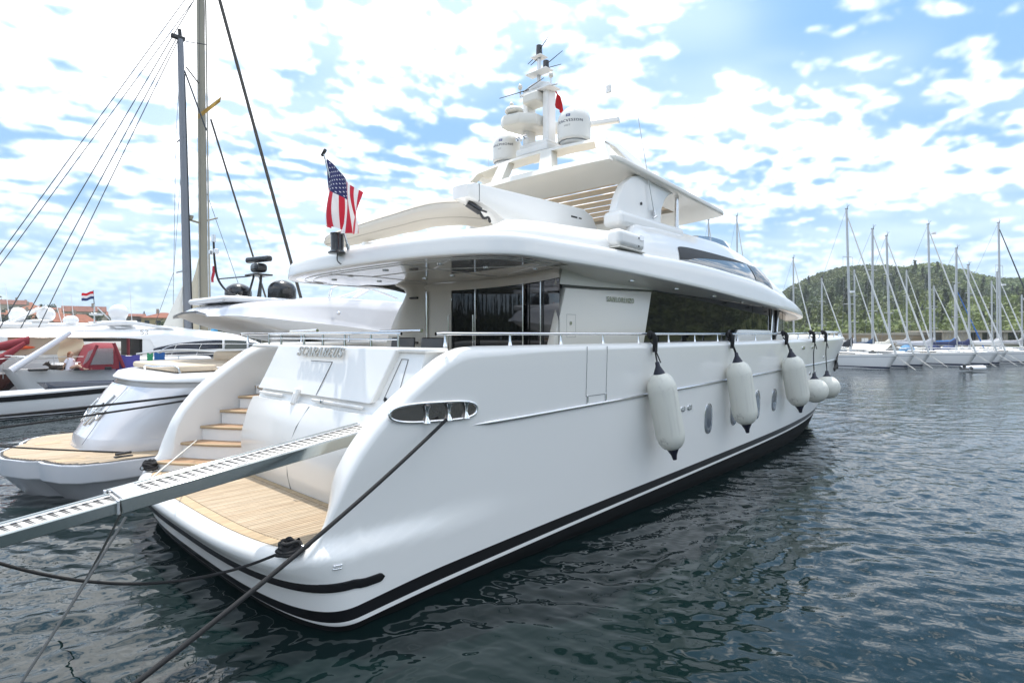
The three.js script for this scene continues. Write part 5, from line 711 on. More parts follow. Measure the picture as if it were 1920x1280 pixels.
// ---- white sailing boat lying bow-to, with a maroon spray hood
{
  const o = yThing('sailing_boat', 'white sailing boat with a maroon spray hood and towels on its lifelines', 'sailing boat');
  const h = boatHull(14.5, 4.4, 1.62, { stern: 0.8, rake: 1.0, low: -0.15, spring: 0.15 }), m4 = new THREE.Matrix4().makeRotationY(Math.PI).setPosition(14.6, 0, -26.7);
  part(o, 'hull', h.side.applyMatrix4(m4), whiteGel); part(o, 'deck', h.deck.applyMatrix4(m4), std(lin(0.62, 0.58, 0.5), 0.8));
  part(o, 'cabin_trunk', [rbox(5.2, 0.5, 2.4, 0.18, 6.4, 1.95, -26.7), rbox(2.4, 0.34, 1.8, 0.14, 3.2, 1.85, -26.7)], whiteGel); part(o, 'cabin_window', rbox(3.6, 0.2, 0.03, 0.01, 6.4, 1.98, -25.48), M.glass);
  // spray hood: frame hoops, maroon cloth and clear panes
  const hood = part(o, 'spray_hood', loft([[2.75, 1.78, 1.25], [3.2, 2.9, 1.15], [3.6, 3.02, 1.12], [4.35, 3.0, 1.15]].map(([x, y, w]) => { const r = []; for (let i = 0; i <= 20; i++) { const a = Math.PI * i / 20; r.push([x + (i < 2 || i > 18 ? 0 : 0), 1.7 + (y - 1.7) * Math.pow(Math.sin(a), 0.35), -26.2 + w * 1.2 * Math.cos(a)]); } return r; })), maroon);
  part(hood, 'clear_pane', slab([[3.15, 1.95], [3.45, 2.75], [4.1, 2.75], [4.1, 1.95]], 0.012, -24.80, 'xy'), clearPane); part(hood, 'clear_pane', slab([[2.85, 1.95], [3.08, 2.6], [3.3, 2.72], [3.02, 1.95]], 0.012, -24.82, 'xy'), clearPane);
  for (const [a, b] of [[[4.55, 1.75, -24.8], [4.15, 3.0, -24.9]], [[3.0, 1.75, -24.8], [3.45, 2.9, -24.85]]]) part(hood, 'hood_strap', rod(V(...a), V(...b), 0.075), maroon);
  part(o, 'awning', loft([0, 1, 2, 3, 4].map((i) => { const r = []; for (let j = 0; j <= 8; j++) r.push([2.2 + i * 0.25 + 0.05 * Math.sin(j), 3.2 - j * 0.17, -26.6 + 0.12 * Math.sin(j * 1.4 + i)]); return r; })), std(lin(0.62, 0.50, 0.34), 0.9, { side: THREE.DoubleSide }));
  part(o, 'furled_sail', rod(V(0.35, 1.75, -26.0), V(2.6, 3.55, -26.0), 0.16, 0.12, 14), std(lin(0.72, 0.72, 0.76), 0.8));
  // lifelines
  const gun = (x) => -26.7 + 2.2 * (x > 8.5 ? 0.95 : 1 - Math.pow(Math.max(0, (8.5 - x) / 8.4), 2.3)) * 0.97;
  for (const dy of [0.35, 0.62]) part(o, 'lifeline', tube([0.6, 1.5, 2.5, 3.5, 4.5, 5.5, 7, 9, 12].map((x) => V(x, 1.72 + dy, gun(x))), 0.013, 60, 5), M.alu);
  for (const x of [0.6, 1.9, 3.6, 5.2, 7.0, 9.0]) part(o, 'lifeline_post', rod(V(x, 1.65, gun(x)), V(x, 2.36, gun(x)), 0.02), M.alu);
  part(o, 'bow_rail', tube([[1.5, 2.3, gun(1.5)], [0.5, 2.4, -26.2], [0.2, 2.42, -26.7], [0.5, 2.4, -27.2]], 0.022, 30, 6), M.alu);
  const sheet = (x0, x1, y0, y1, nm, label, m, cat = 'towel') => { const rows = []; for (let i = 0; i <= 6; i++) { const r = []; for (let j = 0; j <= 10; j++) { const x = lerp(x0, x1, j / 10); r.push([x, lerp(y1, y0, i / 6) + 0.03 * Math.sin(j * 0.9), gun(x) + 0.03 + 0.035 * Math.sin(j * 1.6 + i * 0.5) * i / 6]); } rows.push(r); } const g = loft(rows); const t = yThing(nm, label, cat, null); part(t, 'cloth', g, std(m, 0.9, { side: THREE.DoubleSide })); };
  sheet(4.25, 5.25, 1.55, 2.36, 'towel', 'purple towel hanging on the sailing boat lifeline', lin(0.10, 0.085, 0.34)); sheet(3.85, 4.2, 1.72, 2.1, 'swimsuit', 'bright red swimwear hanging beside the purple towel', lin(0.72, 0.03, 0.025), 'swimsuit'); sheet(5.55, 5.82, 1.8, 2.45, 'towel', 'green towel hanging next to the blue striped one', lin(0.05, 0.34, 0.16)); sheet(5.86, 6.35, 1.75, 2.47, 'towel', 'blue striped towel hanging by the green one', lin(0.03, 0.13, 0.36));
  const pw = toWorld(2.45, 1.70, -25.3); personAt('person with reddish hair and a pale shirt sitting on the sailing boat foredeck', [pw.x, pw.y, pw.z], YROT - 0.7, {});
  const d = yThing('dog', 'small dark dog lying on the sailing boat foredeck beside the seated person', 'dog'); part(d, 'body', bodyMesh([[[1.75, 1.86, -25.35], [2.2, 1.84, -25.4], 0.11, 0.12], [[1.75, 1.88, -25.35], [1.6, 2.02, -25.33], 0.075, 0.065], [[1.6, 2.03, -25.33], [1.56, 2.05, -25.33], 0.085, 0.08], [[1.56, 2.03, -25.33], [1.43, 2.0, -25.32], 0.05, 0.032], [[1.62, 2.1, -25.28], [1.66, 2.16, -25.27], 0.025, 0.012], [[1.62, 2.1, -25.38], [1.66, 2.16, -25.39], 0.025, 0.012], [[1.7, 1.8, -25.28], [1.45, 1.77, -25.25], 0.035, 0.03], [[1.7, 1.8, -25.42], [1.45, 1.77, -25.42], 0.035, 0.03], [[2.15, 1.82, -25.28], [1.95, 1.77, -25.24], 0.055, 0.035], [[2.28, 1.84, -25.42], [2.55, 1.8, -25.5], 0.03, 0.015]], 56), std(lin(0.03, 0.02, 0.014), 0.9));
  part(o, 'deck_gear', [rbox(0.7, 0.1, 0.5, 0.04, 1.3, 1.74, -25.9), rbox(0.3, 0.16, 0.4, 0.05, 3.9, 1.75, -25.0), rbox(0.9, 0.08, 0.5, 0.03, 3.0, 1.73, -25.4)], M.dark);
}
// ---- large white motor yacht behind with dark arched windows
{
  const o = yThing('motor_yacht', 'white motor yacht with dark arched cabin windows, behind the silver one', 'motor yacht'), C = -32;
  const h = boatHull(19, 5.2, 2.1, { stern: 0.92, rake: 2.2, low: -0.15, spring: 0.4 }), m4 = new THREE.Matrix4().makeTranslation(-1.5, 0, C); part(o, 'hull', h.side.applyMatrix4(m4), whiteGel); part(o, 'deck', h.deck.applyMatrix4(m4), whiteGel);
  const top = curveOf([[-0.4, 3.55], [1, 3.62], [3, 3.75], [5, 3.86], [7.5, 3.9], [10, 3.66], [12.2, 3.4], [13.6, 3.0], [15, 2.4]]), low = curveOf([[-0.4, 3.35], [1, 3.3], [5, 3.25], [7, 3.1], [7.4, 2.3], [15, 2.2]]);
  const wd = (x) => 2.55 * (x < 10 ? 1 : 1 - Math.pow((x - 10) / 6, 2) * 0.9);
  const rows = []; for (let i = 0; i <= 40; i++) { const x = -0.4 + i / 40 * 15.4, T = top(x), B = Math.min(low(x), T - 0.05), w = wd(x), r = [[x, B, C + w * 0.99]]; for (let k = 0; k <= 20; k++) { const a = 1 - 2 * k / 20, e = Math.abs(a); r.push([x, lerp(T, Math.max(B, T - 0.55), Math.pow(e, 5)) + 0.12 * (1 - e * e), C + a * w * (1 - 0.08 * (1 - e))]); } r.push([x, B, C - w * 0.99]); rows.push(r); }
  const cab = part(o, 'superstructure', loft(rows), whiteGel);
  // arched side windows
  const onS = (x, y) => [x, y, C + wd(x) * 1.0 + 0.02]; const arc = (lo, hi, x0, x1) => { const rr = []; for (let r = 0; r <= 4; r++) { const row = []; for (let i = 0; i <= 24; i++) { const x = lerp(x0, x1, i / 24); row.push(onS(x, lerp(lo(x), hi(x), r / 4))); } rr.push(row); } return loft(rr); };
  part(cab, 'side_window', arc((x) => lerp(2.42, 2.55, clamp((x - 7.2) / 4, 0, 1)), (x) => 2.46 + 0.62 * Math.pow(Math.max(0, Math.sin(clamp((x - 6.9) / 8.4, 0, 1) * Math.PI)), 0.62), 7.1, 11.0), navyGlass);
  part(cab, 'side_window', arc((x) => 2.5, (x) => 2.46 + 0.62 * Math.pow(Math.max(0, Math.sin(clamp((x - 6.9) / 8.4, 0, 1) * Math.PI)), 0.62), 11.15, 12.7), M.smoke); part(cab, 'side_window', arc((x) => 2.5, (x) => 2.46 + 0.58 * Math.pow(Math.max(0, Math.sin(clamp((x - 6.9) / 8.0, 0, 1) * Math.PI)), 0.62), 12.85, 14.2), M.smoke);
  part(cab, 'hull_window', arc((x) => 2.02, (x) => 2.02 + 0.34 * Math.pow(Math.max(0, Math.sin(clamp((x - 6.2) / 5.4, 0, 1) * Math.PI)), 0.7), 6.3, 11.5), navyGlass);
  part(cab, 'arch_moulding', tube([[6.2, 2.3, C + 2.6], [7.5, 2.48, C + 2.62], [9, 2.50, C + 2.63], [10.6, 2.34, C + 2.6], [11.7, 2.1, C + 2.55]], 0.05, 50, 7), whiteGel);
  part(o, 'saloon_bulkhead', rbox(0.2, 1.3, 4.2, 0.03, 6.6, 2.75, C), M.dark); part(o, 'cockpit_curtain', rbox(0.05, 1.2, 0.5, 0.02, 5.9, 2.7, C + 2.2), maroon); part(o, 'cockpit_pillar', rbox(0.9, 1.3, 0.12, 0.04, 7.0, 2.75, C + 2.45), whiteGel);
  part(o, 'cockpit_awning', loft([0, 1, 2, 3].map((i) => { const r = []; for (let j = 0; j <= 8; j++) r.push([0.6 + j * 0.6, 3.36 - i * 0.34 * (j < 5 ? 1 : 0.15), C + 2.3 - i * 0.12]); return r; })), beige);
  // flybridge fairing, arch and gear
  part(o, 'flybridge_fairing', loft([0, 1, 2, 3].map((k) => { const r = []; for (let i = 0; i <= 24; i++) { const a = Math.PI * i / 24; r.push([5.2 + 3.9 * (0.55 + 0.5 * Math.sin(a)) * (1 - 0.1 * k) - 2, 3.8 + k * 0.15 - (k > 2 ? 0.02 : 0), C + (2.1 - k * 0.12) * Math.cos(a)]); } return r; })), whiteGel);
  part(o, 'radar_arch', toCreasedNormals(slab([[3.4, 3.8], [4.7, 4.12], [5.9, 4.22], [6.6, 4.15], [8.4, 3.8], [7.6, 3.78], [6.2, 4.0], [5.2, 3.95]], 0.2, C + 1.9, 'xy', 0.03), 0.5), whiteGel); part(o, 'arch_beam', rbox(1.3, 0.14, 3.9, 0.05, 5.8, 4.18, C), whiteGel);
  part(o, 'satellite_dome', ball(0.5, 5.7, 4.72, C + 1.0, 1, 1.0, 1, 26), whiteGel); part(o, 'dome_neck', rod(V(5.7, 4.1, C + 1.0), V(5.7, 4.5, C + 1.0), 0.35, 0.4, 20), whiteGel);
  for (const z of [0.3, -0.5]) part(o, 'satellite_dome', ball(0.32, 3.6, 4.25, C + z, 1, 0.85, 1, 20), whiteGel);
  part(o, 'roof_gear', [rod(V(4.6, 4.1, C + 0.6), V(4.6, 5.2, C + 0.6), 0.04), rbox(0.6, 0.12, 0.5, 0.03, 4.7, 4.62, C + 0.5), rod(V(4.75, 5.0, C + 0.6), V(5.3, 4.3, C + 0.9), 0.03)], M.alu);
  for (const [x, z, hh, lean] of [[3.0, 1.2, 1.5, -0.35], [3.6, 0.9, 1.7, -0.15], [6.3, 1.4, 2.3, -0.12]]) part(o, 'whip_antenna', rod(V(x, 4.0, C + z), V(x + lean, 4.0 + hh, C + z), 0.02, 0.012, 5), whiteGel);
  const fl = yThing('flag', 'small red white and blue flag flying on the yacht behind the silver one', 'flag'); part(fl, 'staff', rod(V(4.6, 5.1, C + 0.6), V(4.55, 6.0, C + 0.6), 0.02), M.dark); part(fl, 'flag_cloth', loft([0, 1, 2, 3, 4, 5, 6].map((i) => { const r = []; for (let j = 0; j <= 8; j++) r.push([4.56 - j * 0.07, 5.95 - i * 0.075 - j * 0.02 + 0.03 * Math.sin(j), C + 0.6 + 0.05 * Math.sin(j * 1.2 + i * 0.4)]); return r; })), (() => { const t = dataTex(4, 64, (i, j) => (j < 22 ? [0.80, 0.12, 0.16] : j < 42 ? [0.9, 0.88, 0.88] : [0.18, 0.25, 0.42]), true, false); return std(0xffffff, 0.85, { map: t, side: THREE.DoubleSide }); })());
  { const p = fl.children[1].geometry.attributes.uv; for (let i = 0; i < p.count; i++) p.setXY(i, 0.5, Math.floor(i / 9) / 6); }
  part(o, 'side_rail', tube([[7.0, 2.2, C + 2.62], [8.0, 2.75, C + 2.68], [10, 2.85, C + 2.7], [13, 2.8, C + 2.3], [15.5, 2.8, C + 1.4]], 0.022, 60, 6), M.chrome); for (const x of [8.3, 9.7, 11.2, 12.7]) part(o, 'rail_post', rod(V(x - 0.3, 2.15, C + 2.6), V(x, 2.83, C + (x > 11 ? 2.5 : 2.69)), 0.016), M.chrome);
  const tg = new TextGeometry('53', { font: fontSans, size: 0.3, depth: 0.01 }); tg.translate(6.4, 3.42, C + 2.58); part(o, 'model_number', tg, M.brushed);
}
// ---- another flybridge yacht, farther to the left
{
  const o = yThing('motor_yacht', 'white flybridge yacht with a beige bimini at the left edge, two round domes on top', 'motor yacht'), C = -40;
  const h = boatHull(17, 5, 2.2, { stern: 0.9, rake: 2, low: -0.1 }), m4 = new THREE.Matrix4().makeTranslation(-4, 0, C); part(o, 'hull', h.side.applyMatrix4(m4), whiteGel); part(o, 'deck', h.deck.applyMatrix4(m4), whiteGel);
  part(o, 'deckhouse', [rbox(9, 1.3, 4.2, 0.3, 4.5, 3.0, C)], whiteGel); part(o, 'deckhouse_window', rbox(6.5, 0.55, 4.24, 0.1, 4.6, 3.2, C), M.glass); part(o, 'flybridge', rbox(9.5, 0.5, 4.4, 0.2, 3.2, 3.95, C), whiteGel);
  part(o, 'bimini', loft([0, 1, 2, 3, 4].map((i) => { const r = []; for (let j = 0; j <= 8; j++) { const a = j / 8; r.push([-1.6 + i * 0.9, 3.3 + i * 0.16 + 0.25 * Math.sin(a * Math.PI), C + 2.2 - a * 4.4]); } return r; })), std(lin(0.62, 0.53, 0.40), 0.9, { side: THREE.DoubleSide }));
  for (const [x, z] of [[3.4, 1.2], [2.2, -0.8]]) part(o, 'satellite_dome', ball(0.5, x, 4.75, C + z, 1, 1, 1, 22), whiteGel); part(o, 'radar_arch', [rbox(0.9, 0.2, 4.2, 0.08, 3.0, 4.3, C), rod(V(1.6, 4.2, C + 1.8), V(3.4, 5.3, C + 1.5), 0.07), rod(V(1.6, 4.2, C - 1.8), V(3.4, 5.3, C - 1.5), 0.07)], whiteGel);
  for (const [x, z, hh] of [[1.2, 1, 3.6], [1.8, -1, 2.6], [4.5, 0.5, 2.2]]) part(o, 'whip_antenna', rod(V(x, 4.2, C + z), V(x - 0.2, 4.2 + hh, C + z), 0.022, 0.012, 5), whiteGel);
}
// ---- wooden boat at the left edge, with a red lifebuoy and covers
{
  const o = yThing('wooden_boat', 'varnished mahogany boat with maroon canvas covers at the left edge', 'wooden boat'), C = -28.5;
  const h = boatHull(12, 3.6, 1.3, { stern: 0.8, rake: 1.6, low: -0.1 }), h2 = boatHull(12.03, 3.64, 1.3, { stern: 0.8, rake: 1.6, low: 0.42, up: 0.97 }), m4 = new THREE.Matrix4().makeTranslation(-10.6, 0, C); part(o, 'hull', h.side.applyMatrix4(m4), whiteGel); part(o, 'hull_planking', h2.side.applyMatrix4(m4), phy(lin(0.085, 0.018, 0.010), 0.25, { clearcoat: 0.7 })); part(o, 'deck', h.deck.applyMatrix4(m4), std(lin(0.45, 0.4, 0.33), 0.8));
  part(o, 'furled_cover', [rod(V(-0.6, 1.6, C + 0.6), V(1.1, 3.0, C + 0.4), 0.28, 0.1, 12)], maroon); part(o, 'boom_cover', loft([0, 1, 2, 3, 4, 5, 6].map((i) => { const r = [], x = -2.0 + i * 0.55; for (let j = 0; j <= 10; j++) { const a = Math.PI * 2 * j / 10; r.push([x, 2.2 + 0.12 * i * (i > 3 ? 1.3 : 1) + 0.22 * Math.cos(a), C + 0.22 * Math.sin(a)]); } return r; })), maroon);
  part(o, 'cabin', [rbox(3.2, 0.6, 2.0, 0.15, -4, 1.7, C)], whiteGel); part(o, 'guard_rail', tube([[-8, 2.0, C + 1.7], [-4, 2.05, C + 1.75], [-1, 2.15, C + 1.3], [0.8, 2.3, C + 0.4], [1.3, 2.35, C]], 0.02, 50, 6), M.alu); for (const x of [-6, -4.4, -2.8, -1.2, 0.2]) part(o, 'rail_post', rod(V(x, 1.3, C + (x > -1 ? 1.0 : 1.7)), V(x, 2.08, C + (x > -1 ? 1.1 : 1.72)), 0.018), M.alu);
  const b = yThing('lifebuoy', 'dark red horseshoe lifebuoy hung on the rail at the left edge', 'lifebuoy'); part(b, 'ring', put(new THREE.TorusGeometry(0.36, 0.13, 12, 36, Math.PI * 1.55), -0.95, 1.85, C + 1.75, 0, 0.3, -0.85), std(lin(0.30, 0.02, 0.02), 0.7)); part(b, 'ring_strap', [rod(V(-1.3, 1.85, C + 1.9), V(-1.05, 1.95, C + 1.9), 0.03)], whiteGel);
  const k = yThing('kayak', 'orange kayak lashed on deck behind the maroon covers', 'kayak'); part(k, 'hull', ball(1, -0.2, 2.75, C - 1.2, 1.9, 0.16, 0.3, 24), std(lin(0.75, 0.10, 0.015), 0.45)); part(k, 'cockpit_rim', put(new THREE.TorusGeometry(0.3, 0.03, 8, 24).rotateX(Math.PI / 2), -0.2, 2.9, C - 1.2), M.dark);
  const pw = toWorld(-0.4, 2.8, C - 2.0); personAt('person in a pale top with a red cap on the boat at the left edge', [pw.x, pw.y, pw.z], YROT + 0.4, { shirt: lin(0.62, 0.62, 0.68), hair: lin(0.4, 0.03, 0.03) });
}
// ---- two tall masts with their standing rigging, from big sailing yachts behind
function wire(parent, a, b, r, m, name = 'stay') { return part(parent, name, rod(V(...a), V(...b), r, r, 5), m); }
const wireMat = std(lin(0.07, 0.075, 0.08), 0.5, { metalness: 0.4 }), tan = std(lin(0.33, 0.30, 0.23), 0.5), greyMast = std(lin(0.20, 0.21, 0.235), 0.42, { metalness: 0.3 });
{
  const o = yThing('sailing_yacht', 'big sailing yacht with the grey mast that ends inside the picture', 'sailing yacht'), z = -36, x = 11.0;
  const h = boatHull(22, 5.4, 1.9, { stern: 0.8, rake: 2.4, low: -0.1 }), m4 = new THREE.Matrix4().makeRotationY(Math.PI).setPosition(20.5, 0, z); part(o, 'hull', h.side.applyMatrix4(m4), whiteGel); part(o, 'deck', h.deck.applyMatrix4(m4), std(lin(0.5, 0.43, 0.33), 0.8));
  const ms = part(o, 'mast', rod(V(x + 0.05, 1.9, z), V(x - 0.35, 24.4, z), 0.27, 0.20, 16), greyMast); part(ms, 'mast_track', rod(V(x + 0.33, 2.0, z + 0.12), V(x - 0.12, 22, z + 0.08), 0.05), M.dark);
  part(ms, 'masthead', [rbox(0.9, 0.3, 0.3, 0.08, x - 0.5, 24.5, z), rod(V(x - 0.35, 24.5, z), V(x - 0.4, 25.1, z), 0.12), rod(V(x, 24.4, z), V(x + 1.2, 24.4, z + 0.6), 0.03)], M.dark);
  for (const [y, w] of [[17.5, 1.3], [8.0, 1.6]]) part(ms, 'spreader', rod(V(x - 0.2, y, z - w), V(x - 0.2, y, z + w * 0.2), 0.05), greyMast);
  part(o, 'main_sail', loft([0, 1, 2, 3, 4, 5].map((i) => { const r = []; for (let j = 0; j <= 4; j++) r.push([x - 0.3 - (1.6 * (1 - i / 5)) * j / 4, 3.2 + i * 0.75, z + 0.1 * Math.sin(j)]); return r; })), std(lin(0.72, 0.70, 0.64), 0.9, { side: THREE.DoubleSide }));
  for (const [a, b, r] of [[[10.55, 24.75, z], [1.05, 2, z], 0.03], [[10.5, 24.3, z], [1.93, 2, z], 0.028], [[x - 0.3, 17.5, z - 1.3], [x - 0.4, 8, z - 1.6], 0.016], [[x - 0.3, 24, z], [x - 0.3, 17.5, z - 1.3], 0.016], [[x - 0.4, 8, z - 1.6], [x - 2.5, 2, z - 1], 0.016], [[x - 0.4, 8, z - 1.6], [x - 0.4, 2, z - 2], 0.016], [[x - 0.3, 16, z], [x - 0.4, 8, z - 1.6], 0.014], [[10.9, 22.3, z], [12.35, 18.4, z], 0.06]]) wire(o, a, b, r, wireMat);
}
{
  const o = yThing('sailing_yacht', 'big sailing yacht with the tan mast that runs out of the top of the picture', 'sailing yacht'), z = -37, x = 12.45;
  const h = boatHull(26, 6, 2.0, { stern: 0.8, rake: 2.6, low: -0.1 }), m4 = new THREE.Matrix4().makeRotationY(Math.PI).setPosition(26, 0, z - 6); part(o, 'hull', h.side.applyMatrix4(m4), whiteGel); part(o, 'deck', h.deck.applyMatrix4(m4), std(lin(0.5, 0.43, 0.33), 0.8));
  const ms = part(o, 'mast', rod(V(x, 1.9, z), V(x - 0.15, 34, z), 0.31, 0.25, 16), tan); part(ms, 'mast_track', rod(V(x + 0.36, 2, z + 0.15), V(x + 0.2, 30, z + 0.12), 0.055), std(lin(0.5, 0.46, 0.38), 0.5));
  part(ms, 'radar_bracket', [put(new THREE.CylinderGeometry(0.42, 0.36, 0.22, 22), x - 1.2, 12.0, z + 0.3), rod(V(x - 1.2, 11.85, z + 0.3), V(x, 11.7, z), 0.08), rod(V(x, 11.9, z), V(x + 1.0, 12.3, z), 0.06)], tan);
  part(ms, 'yellow_flag', loft([0, 1, 2, 3].map((i) => { const r = []; for (let j = 0; j <= 8; j++) r.push([x - 0.5 + j * 0.2, 19.6 + j * 0.22 - i * 0.12, z + 0.5 + 0.1 * Math.sin(j + i)]); return r; })), std(lin(0.5, 0.30, 0.06), 0.85, { side: THREE.DoubleSide }));
  part(o, 'main_sail', loft([0, 1, 2, 3, 4, 5, 6].map((i) => { const r = []; for (let j = 0; j <= 4; j++) r.push([x - 0.35 - (2.0 * Math.pow(1 - i / 6, 1.3)) * j / 4, 3.4 + i * 0.95, z + 0.1 * Math.sin(j)]); return r; })), std(lin(0.66, 0.60, 0.47), 0.9, { side: THREE.DoubleSide })); part(o, 'boom_cover', [rod(V(x - 0.4, 3.4, z), V(x + 0.9, 3.75, z), 0.2)], std(lin(0.05, 0.28, 0.5), 0.8));
  for (const [a, b, r] of [[[x + 0.1, 31, z + 1], [20.6, 2.9, z + 1], 0.13], [[x + 0.2, 19.3, z + 1], [17.7, 3.0, z + 1], 0.075], [[12.3, 29.9, z + 1], [-2.34, 2, z + 1], 0.028], [[12.8, 29.9, z + 1], [-2.03, 2, z + 1], 0.026], [[12.3, 29.2, z + 1], [0.04, 2, z + 1], 0.03], [[x - 0.2, 22, z], [11.0, 22.6, z + 1], 0.05], [[x + 0.2, 32, z], [x + 1.2, 2, z - 2], 0.016], [[x + 0.2, 30, z], [x + 0.9, 2, z - 3], 0.016], [[x - 0.2, 32, z], [x - 0.9, 2, z + 2], 0.014], [[x + 0.25, 14, z], [16.6, 2.6, z], 0.02]]) wire(o, a, b, r, r > 0.06 ? std(lin(0.085, 0.075, 0.065), 0.8) : wireMat);
}
// ================================================================ the row of sailing boats across the basin
function sailBoat(label, o) {
  const { L = 11, B = 3.1, bow, turn, mast = 15, cover = null, stripe = lin(0.02, 0.03, 0.07), genoa = lin(0.68, 0.68, 0.66), lean = -0.02, parts = true, fb = 1.15, deckCloth = null } = o;
  const t = thing('sailing_boat', label, 'sailing boat', 'sailing boats moored across the basin');
  const h = boatHull(L, B, fb, { stern: 0.72, rake: 0.9, low: -0.2, spring: 0.3 });
  t.position.set(bow[0] - Math.cos(turn) * L, 0, bow[1] + Math.sin(turn) * L); t.rotation.y = turn;
  const hl = part(t, 'hull', h.side, whiteGel); part(t, 'deck', h.deck, deckMat);
  part(hl, 'boot_stripe', boatHull(L + 0.02, B + 0.02, fb, { stern: 0.72, rake: 0.9, low: -0.05, up: 0.10, spring: 0.3 }).side, std(stripe, 0.4)); if (parts) part(hl, 'cove_line', boatHull(L + 0.012, B + 0.014, fb, { stern: 0.72, rake: 0.9, low: 0.80, up: 0.83, spring: 0.3 }).side, std(lin(0.25, 0.27, 0.32), 0.5));
  const mx = L * 0.58, top = V(mx + lean * mast, mast, 0), ms = part(t, 'mast', rod(V(mx, fb, 0), top, 0.14, 0.11, 12), mastMat);
  part(ms, 'masthead', [rbox(0.3, 0.12, 0.12, 0.03, top.x, top.y, 0), rod(V(top.x, top.y, 0), V(top.x + 0.4, top.y + 0.35, 0.1), 0.02), rod(V(top.x + 0.1, top.y, 0), V(top.x + 0.1, top.y + 0.5, 0.05), 0.018)], M.dark);
  for (const k of [0.36, 0.66]) { const y = mast * k + fb * 0.5, x = mx + lean * y; part(ms, 'spreader', rod(V(x, y, -1.0 + k * 0.3), V(x, y, 1.0 - k * 0.3), 0.035, 0.035, 6), mastMat); for (const s of [1, -1]) wire(t, [x, y, s * (1.0 - k * 0.3)], k < 0.5 ? [mx - 0.2, fb, s * B * 0.45] : [mx + lean * mast * 0.36, mast * 0.36 + fb * 0.5, s * 0.89], 0.013, wireGrey, 'shroud'); }
  wire(t, [top.x, top.y, 0], [0.1, fb + 0.1, 0], 0.014, wireGrey, 'backstay');
  const f0 = V(L - 0.25, fb + 0.3, 0), f1 = V(top.x + 0.12, mast * 0.95, 0); part(t, 'furled_genoa', rod(f0, f1, 0.11, 0.055, 8), std(genoa, 0.85));
  part(t, 'boom', rod(V(mx, fb + 1.0, 0), V(mx - L * 0.36, fb + 1.05, 0), 0.07), mastMat);
  if (cover) part(t, 'sail_cover', loft([0, 1, 2, 3, 4, 5].map((i) => { const r = [], x = mx + 0.1 - i / 5 * L * 0.35, rr = 0.30 - 0.032 * i; for (let j = 0; j <= 10; j++) { const a = Math.PI * 2 * j / 10; r.push([x, fb + 1.22 + (i === 0 ? 0.25 : 0) + rr * Math.cos(a) * (i === 0 ? 1.9 : 1), rr * 0.7 * Math.sin(a)]); } return r; })), std(cover, 0.85));
  part(t, 'coach_roof', [rbox(L * 0.36, 0.36, B * 0.55, 0.14, mx - 0.6, fb + 0.25, 0), rbox(L * 0.2, 0.2, B * 0.4, 0.08, mx + 1.9, fb + 0.22, 0)], whiteGel); part(t, 'cabin_window', rbox(L * 0.28, 0.12, B * 0.555, 0.03, mx - 0.6, fb + 0.28, 0), M.glass);
  if (o.tent) part(t, 'deck_awning', loft([0, 1, 2, 3, 4].map((i) => { const r = []; for (let j = 0; j <= 8; j++) { const a = j / 4 - 1; r.push([mx + 2.2 - i * 1.1, fb + 1.35 - Math.abs(a) * 0.75 - 0.05 * Math.sin(i * 1.5), a * B * 0.42]); } return r; })), std(lin(0.66, 0.62, 0.55), 0.9, { side: THREE.DoubleSide }));
  if (parts) { part(t, 'deck_locker', rbox(0.5, 0.22, 0.5, 0.06, L * 0.16, fb + 0.2, 0.3), M.dark); part(t, 'deck_hatch', rbox(0.6, 0.18, 0.4, 0.05, L * 0.78, fb + 0.3, 0.2), M.smoke); part(t, 'rail_bag', rbox(0.35, 0.4, 0.1, 0.04, 0.5, fb + 0.55, -0.6), std(cover || lin(0.3), 0.9)); }
  if (o.hood) part(t, 'spray_hood', ball(1, mx - L * 0.24, fb + 0.3, 0, 0.8, 0.75, B * 0.36, 16), std(o.hood, 0.85));
  if (parts) { part(t, 'bow_rail', tube([[L - 1.6, fb + 0.75, B * 0.3], [L - 0.5, fb + 0.95, 0.25], [L - 0.2, fb + 0.97, 0], [L - 0.5, fb + 0.95, -0.25], [L - 1.6, fb + 0.75, -B * 0.3]], 0.02, 30, 5), M.alu); for (const s of [1, -1]) part(t, 'lifeline', tube([[0.3, fb + 0.62, s * B * 0.34], [L * 0.42, fb + 0.66, s * B * 0.48], [L - 1.6, fb + 0.75, s * B * 0.3]], 0.012, 20, 5), M.alu); }
  if (o.radar) part(ms, 'radome', put(new THREE.CylinderGeometry(0.24, 0.26, 0.2, 18), mx + lean * mast * 0.5 + 0.42, mast * o.radar, 0), whiteGel);
  for (const fx of o.fenders || []) part(t, 'side_fender', put(new THREE.CapsuleGeometry(0.11, 0.38, 4, 10), fx, 0.75, -B * 0.5 - 0.02), M.dark);
  for (const s of [0.4, -0.4]) part(t, 'bow_line', rod(V(L - 0.3, fb + 0.15, s * 0.4), V(L + 1.6 + s, 0, s * 1.6), 0.022, 0.022, 5), M.paleRope);
  return t;
}
const deckMat = std(lin(0.60, 0.55, 0.46), 0.8), mastMat = std(lin(0.50, 0.51, 0.52), 0.4, { metalness: 0.4 }), wireGrey = std(lin(0.22, 0.23, 0.24), 0.5, { metalness: 0.4 });
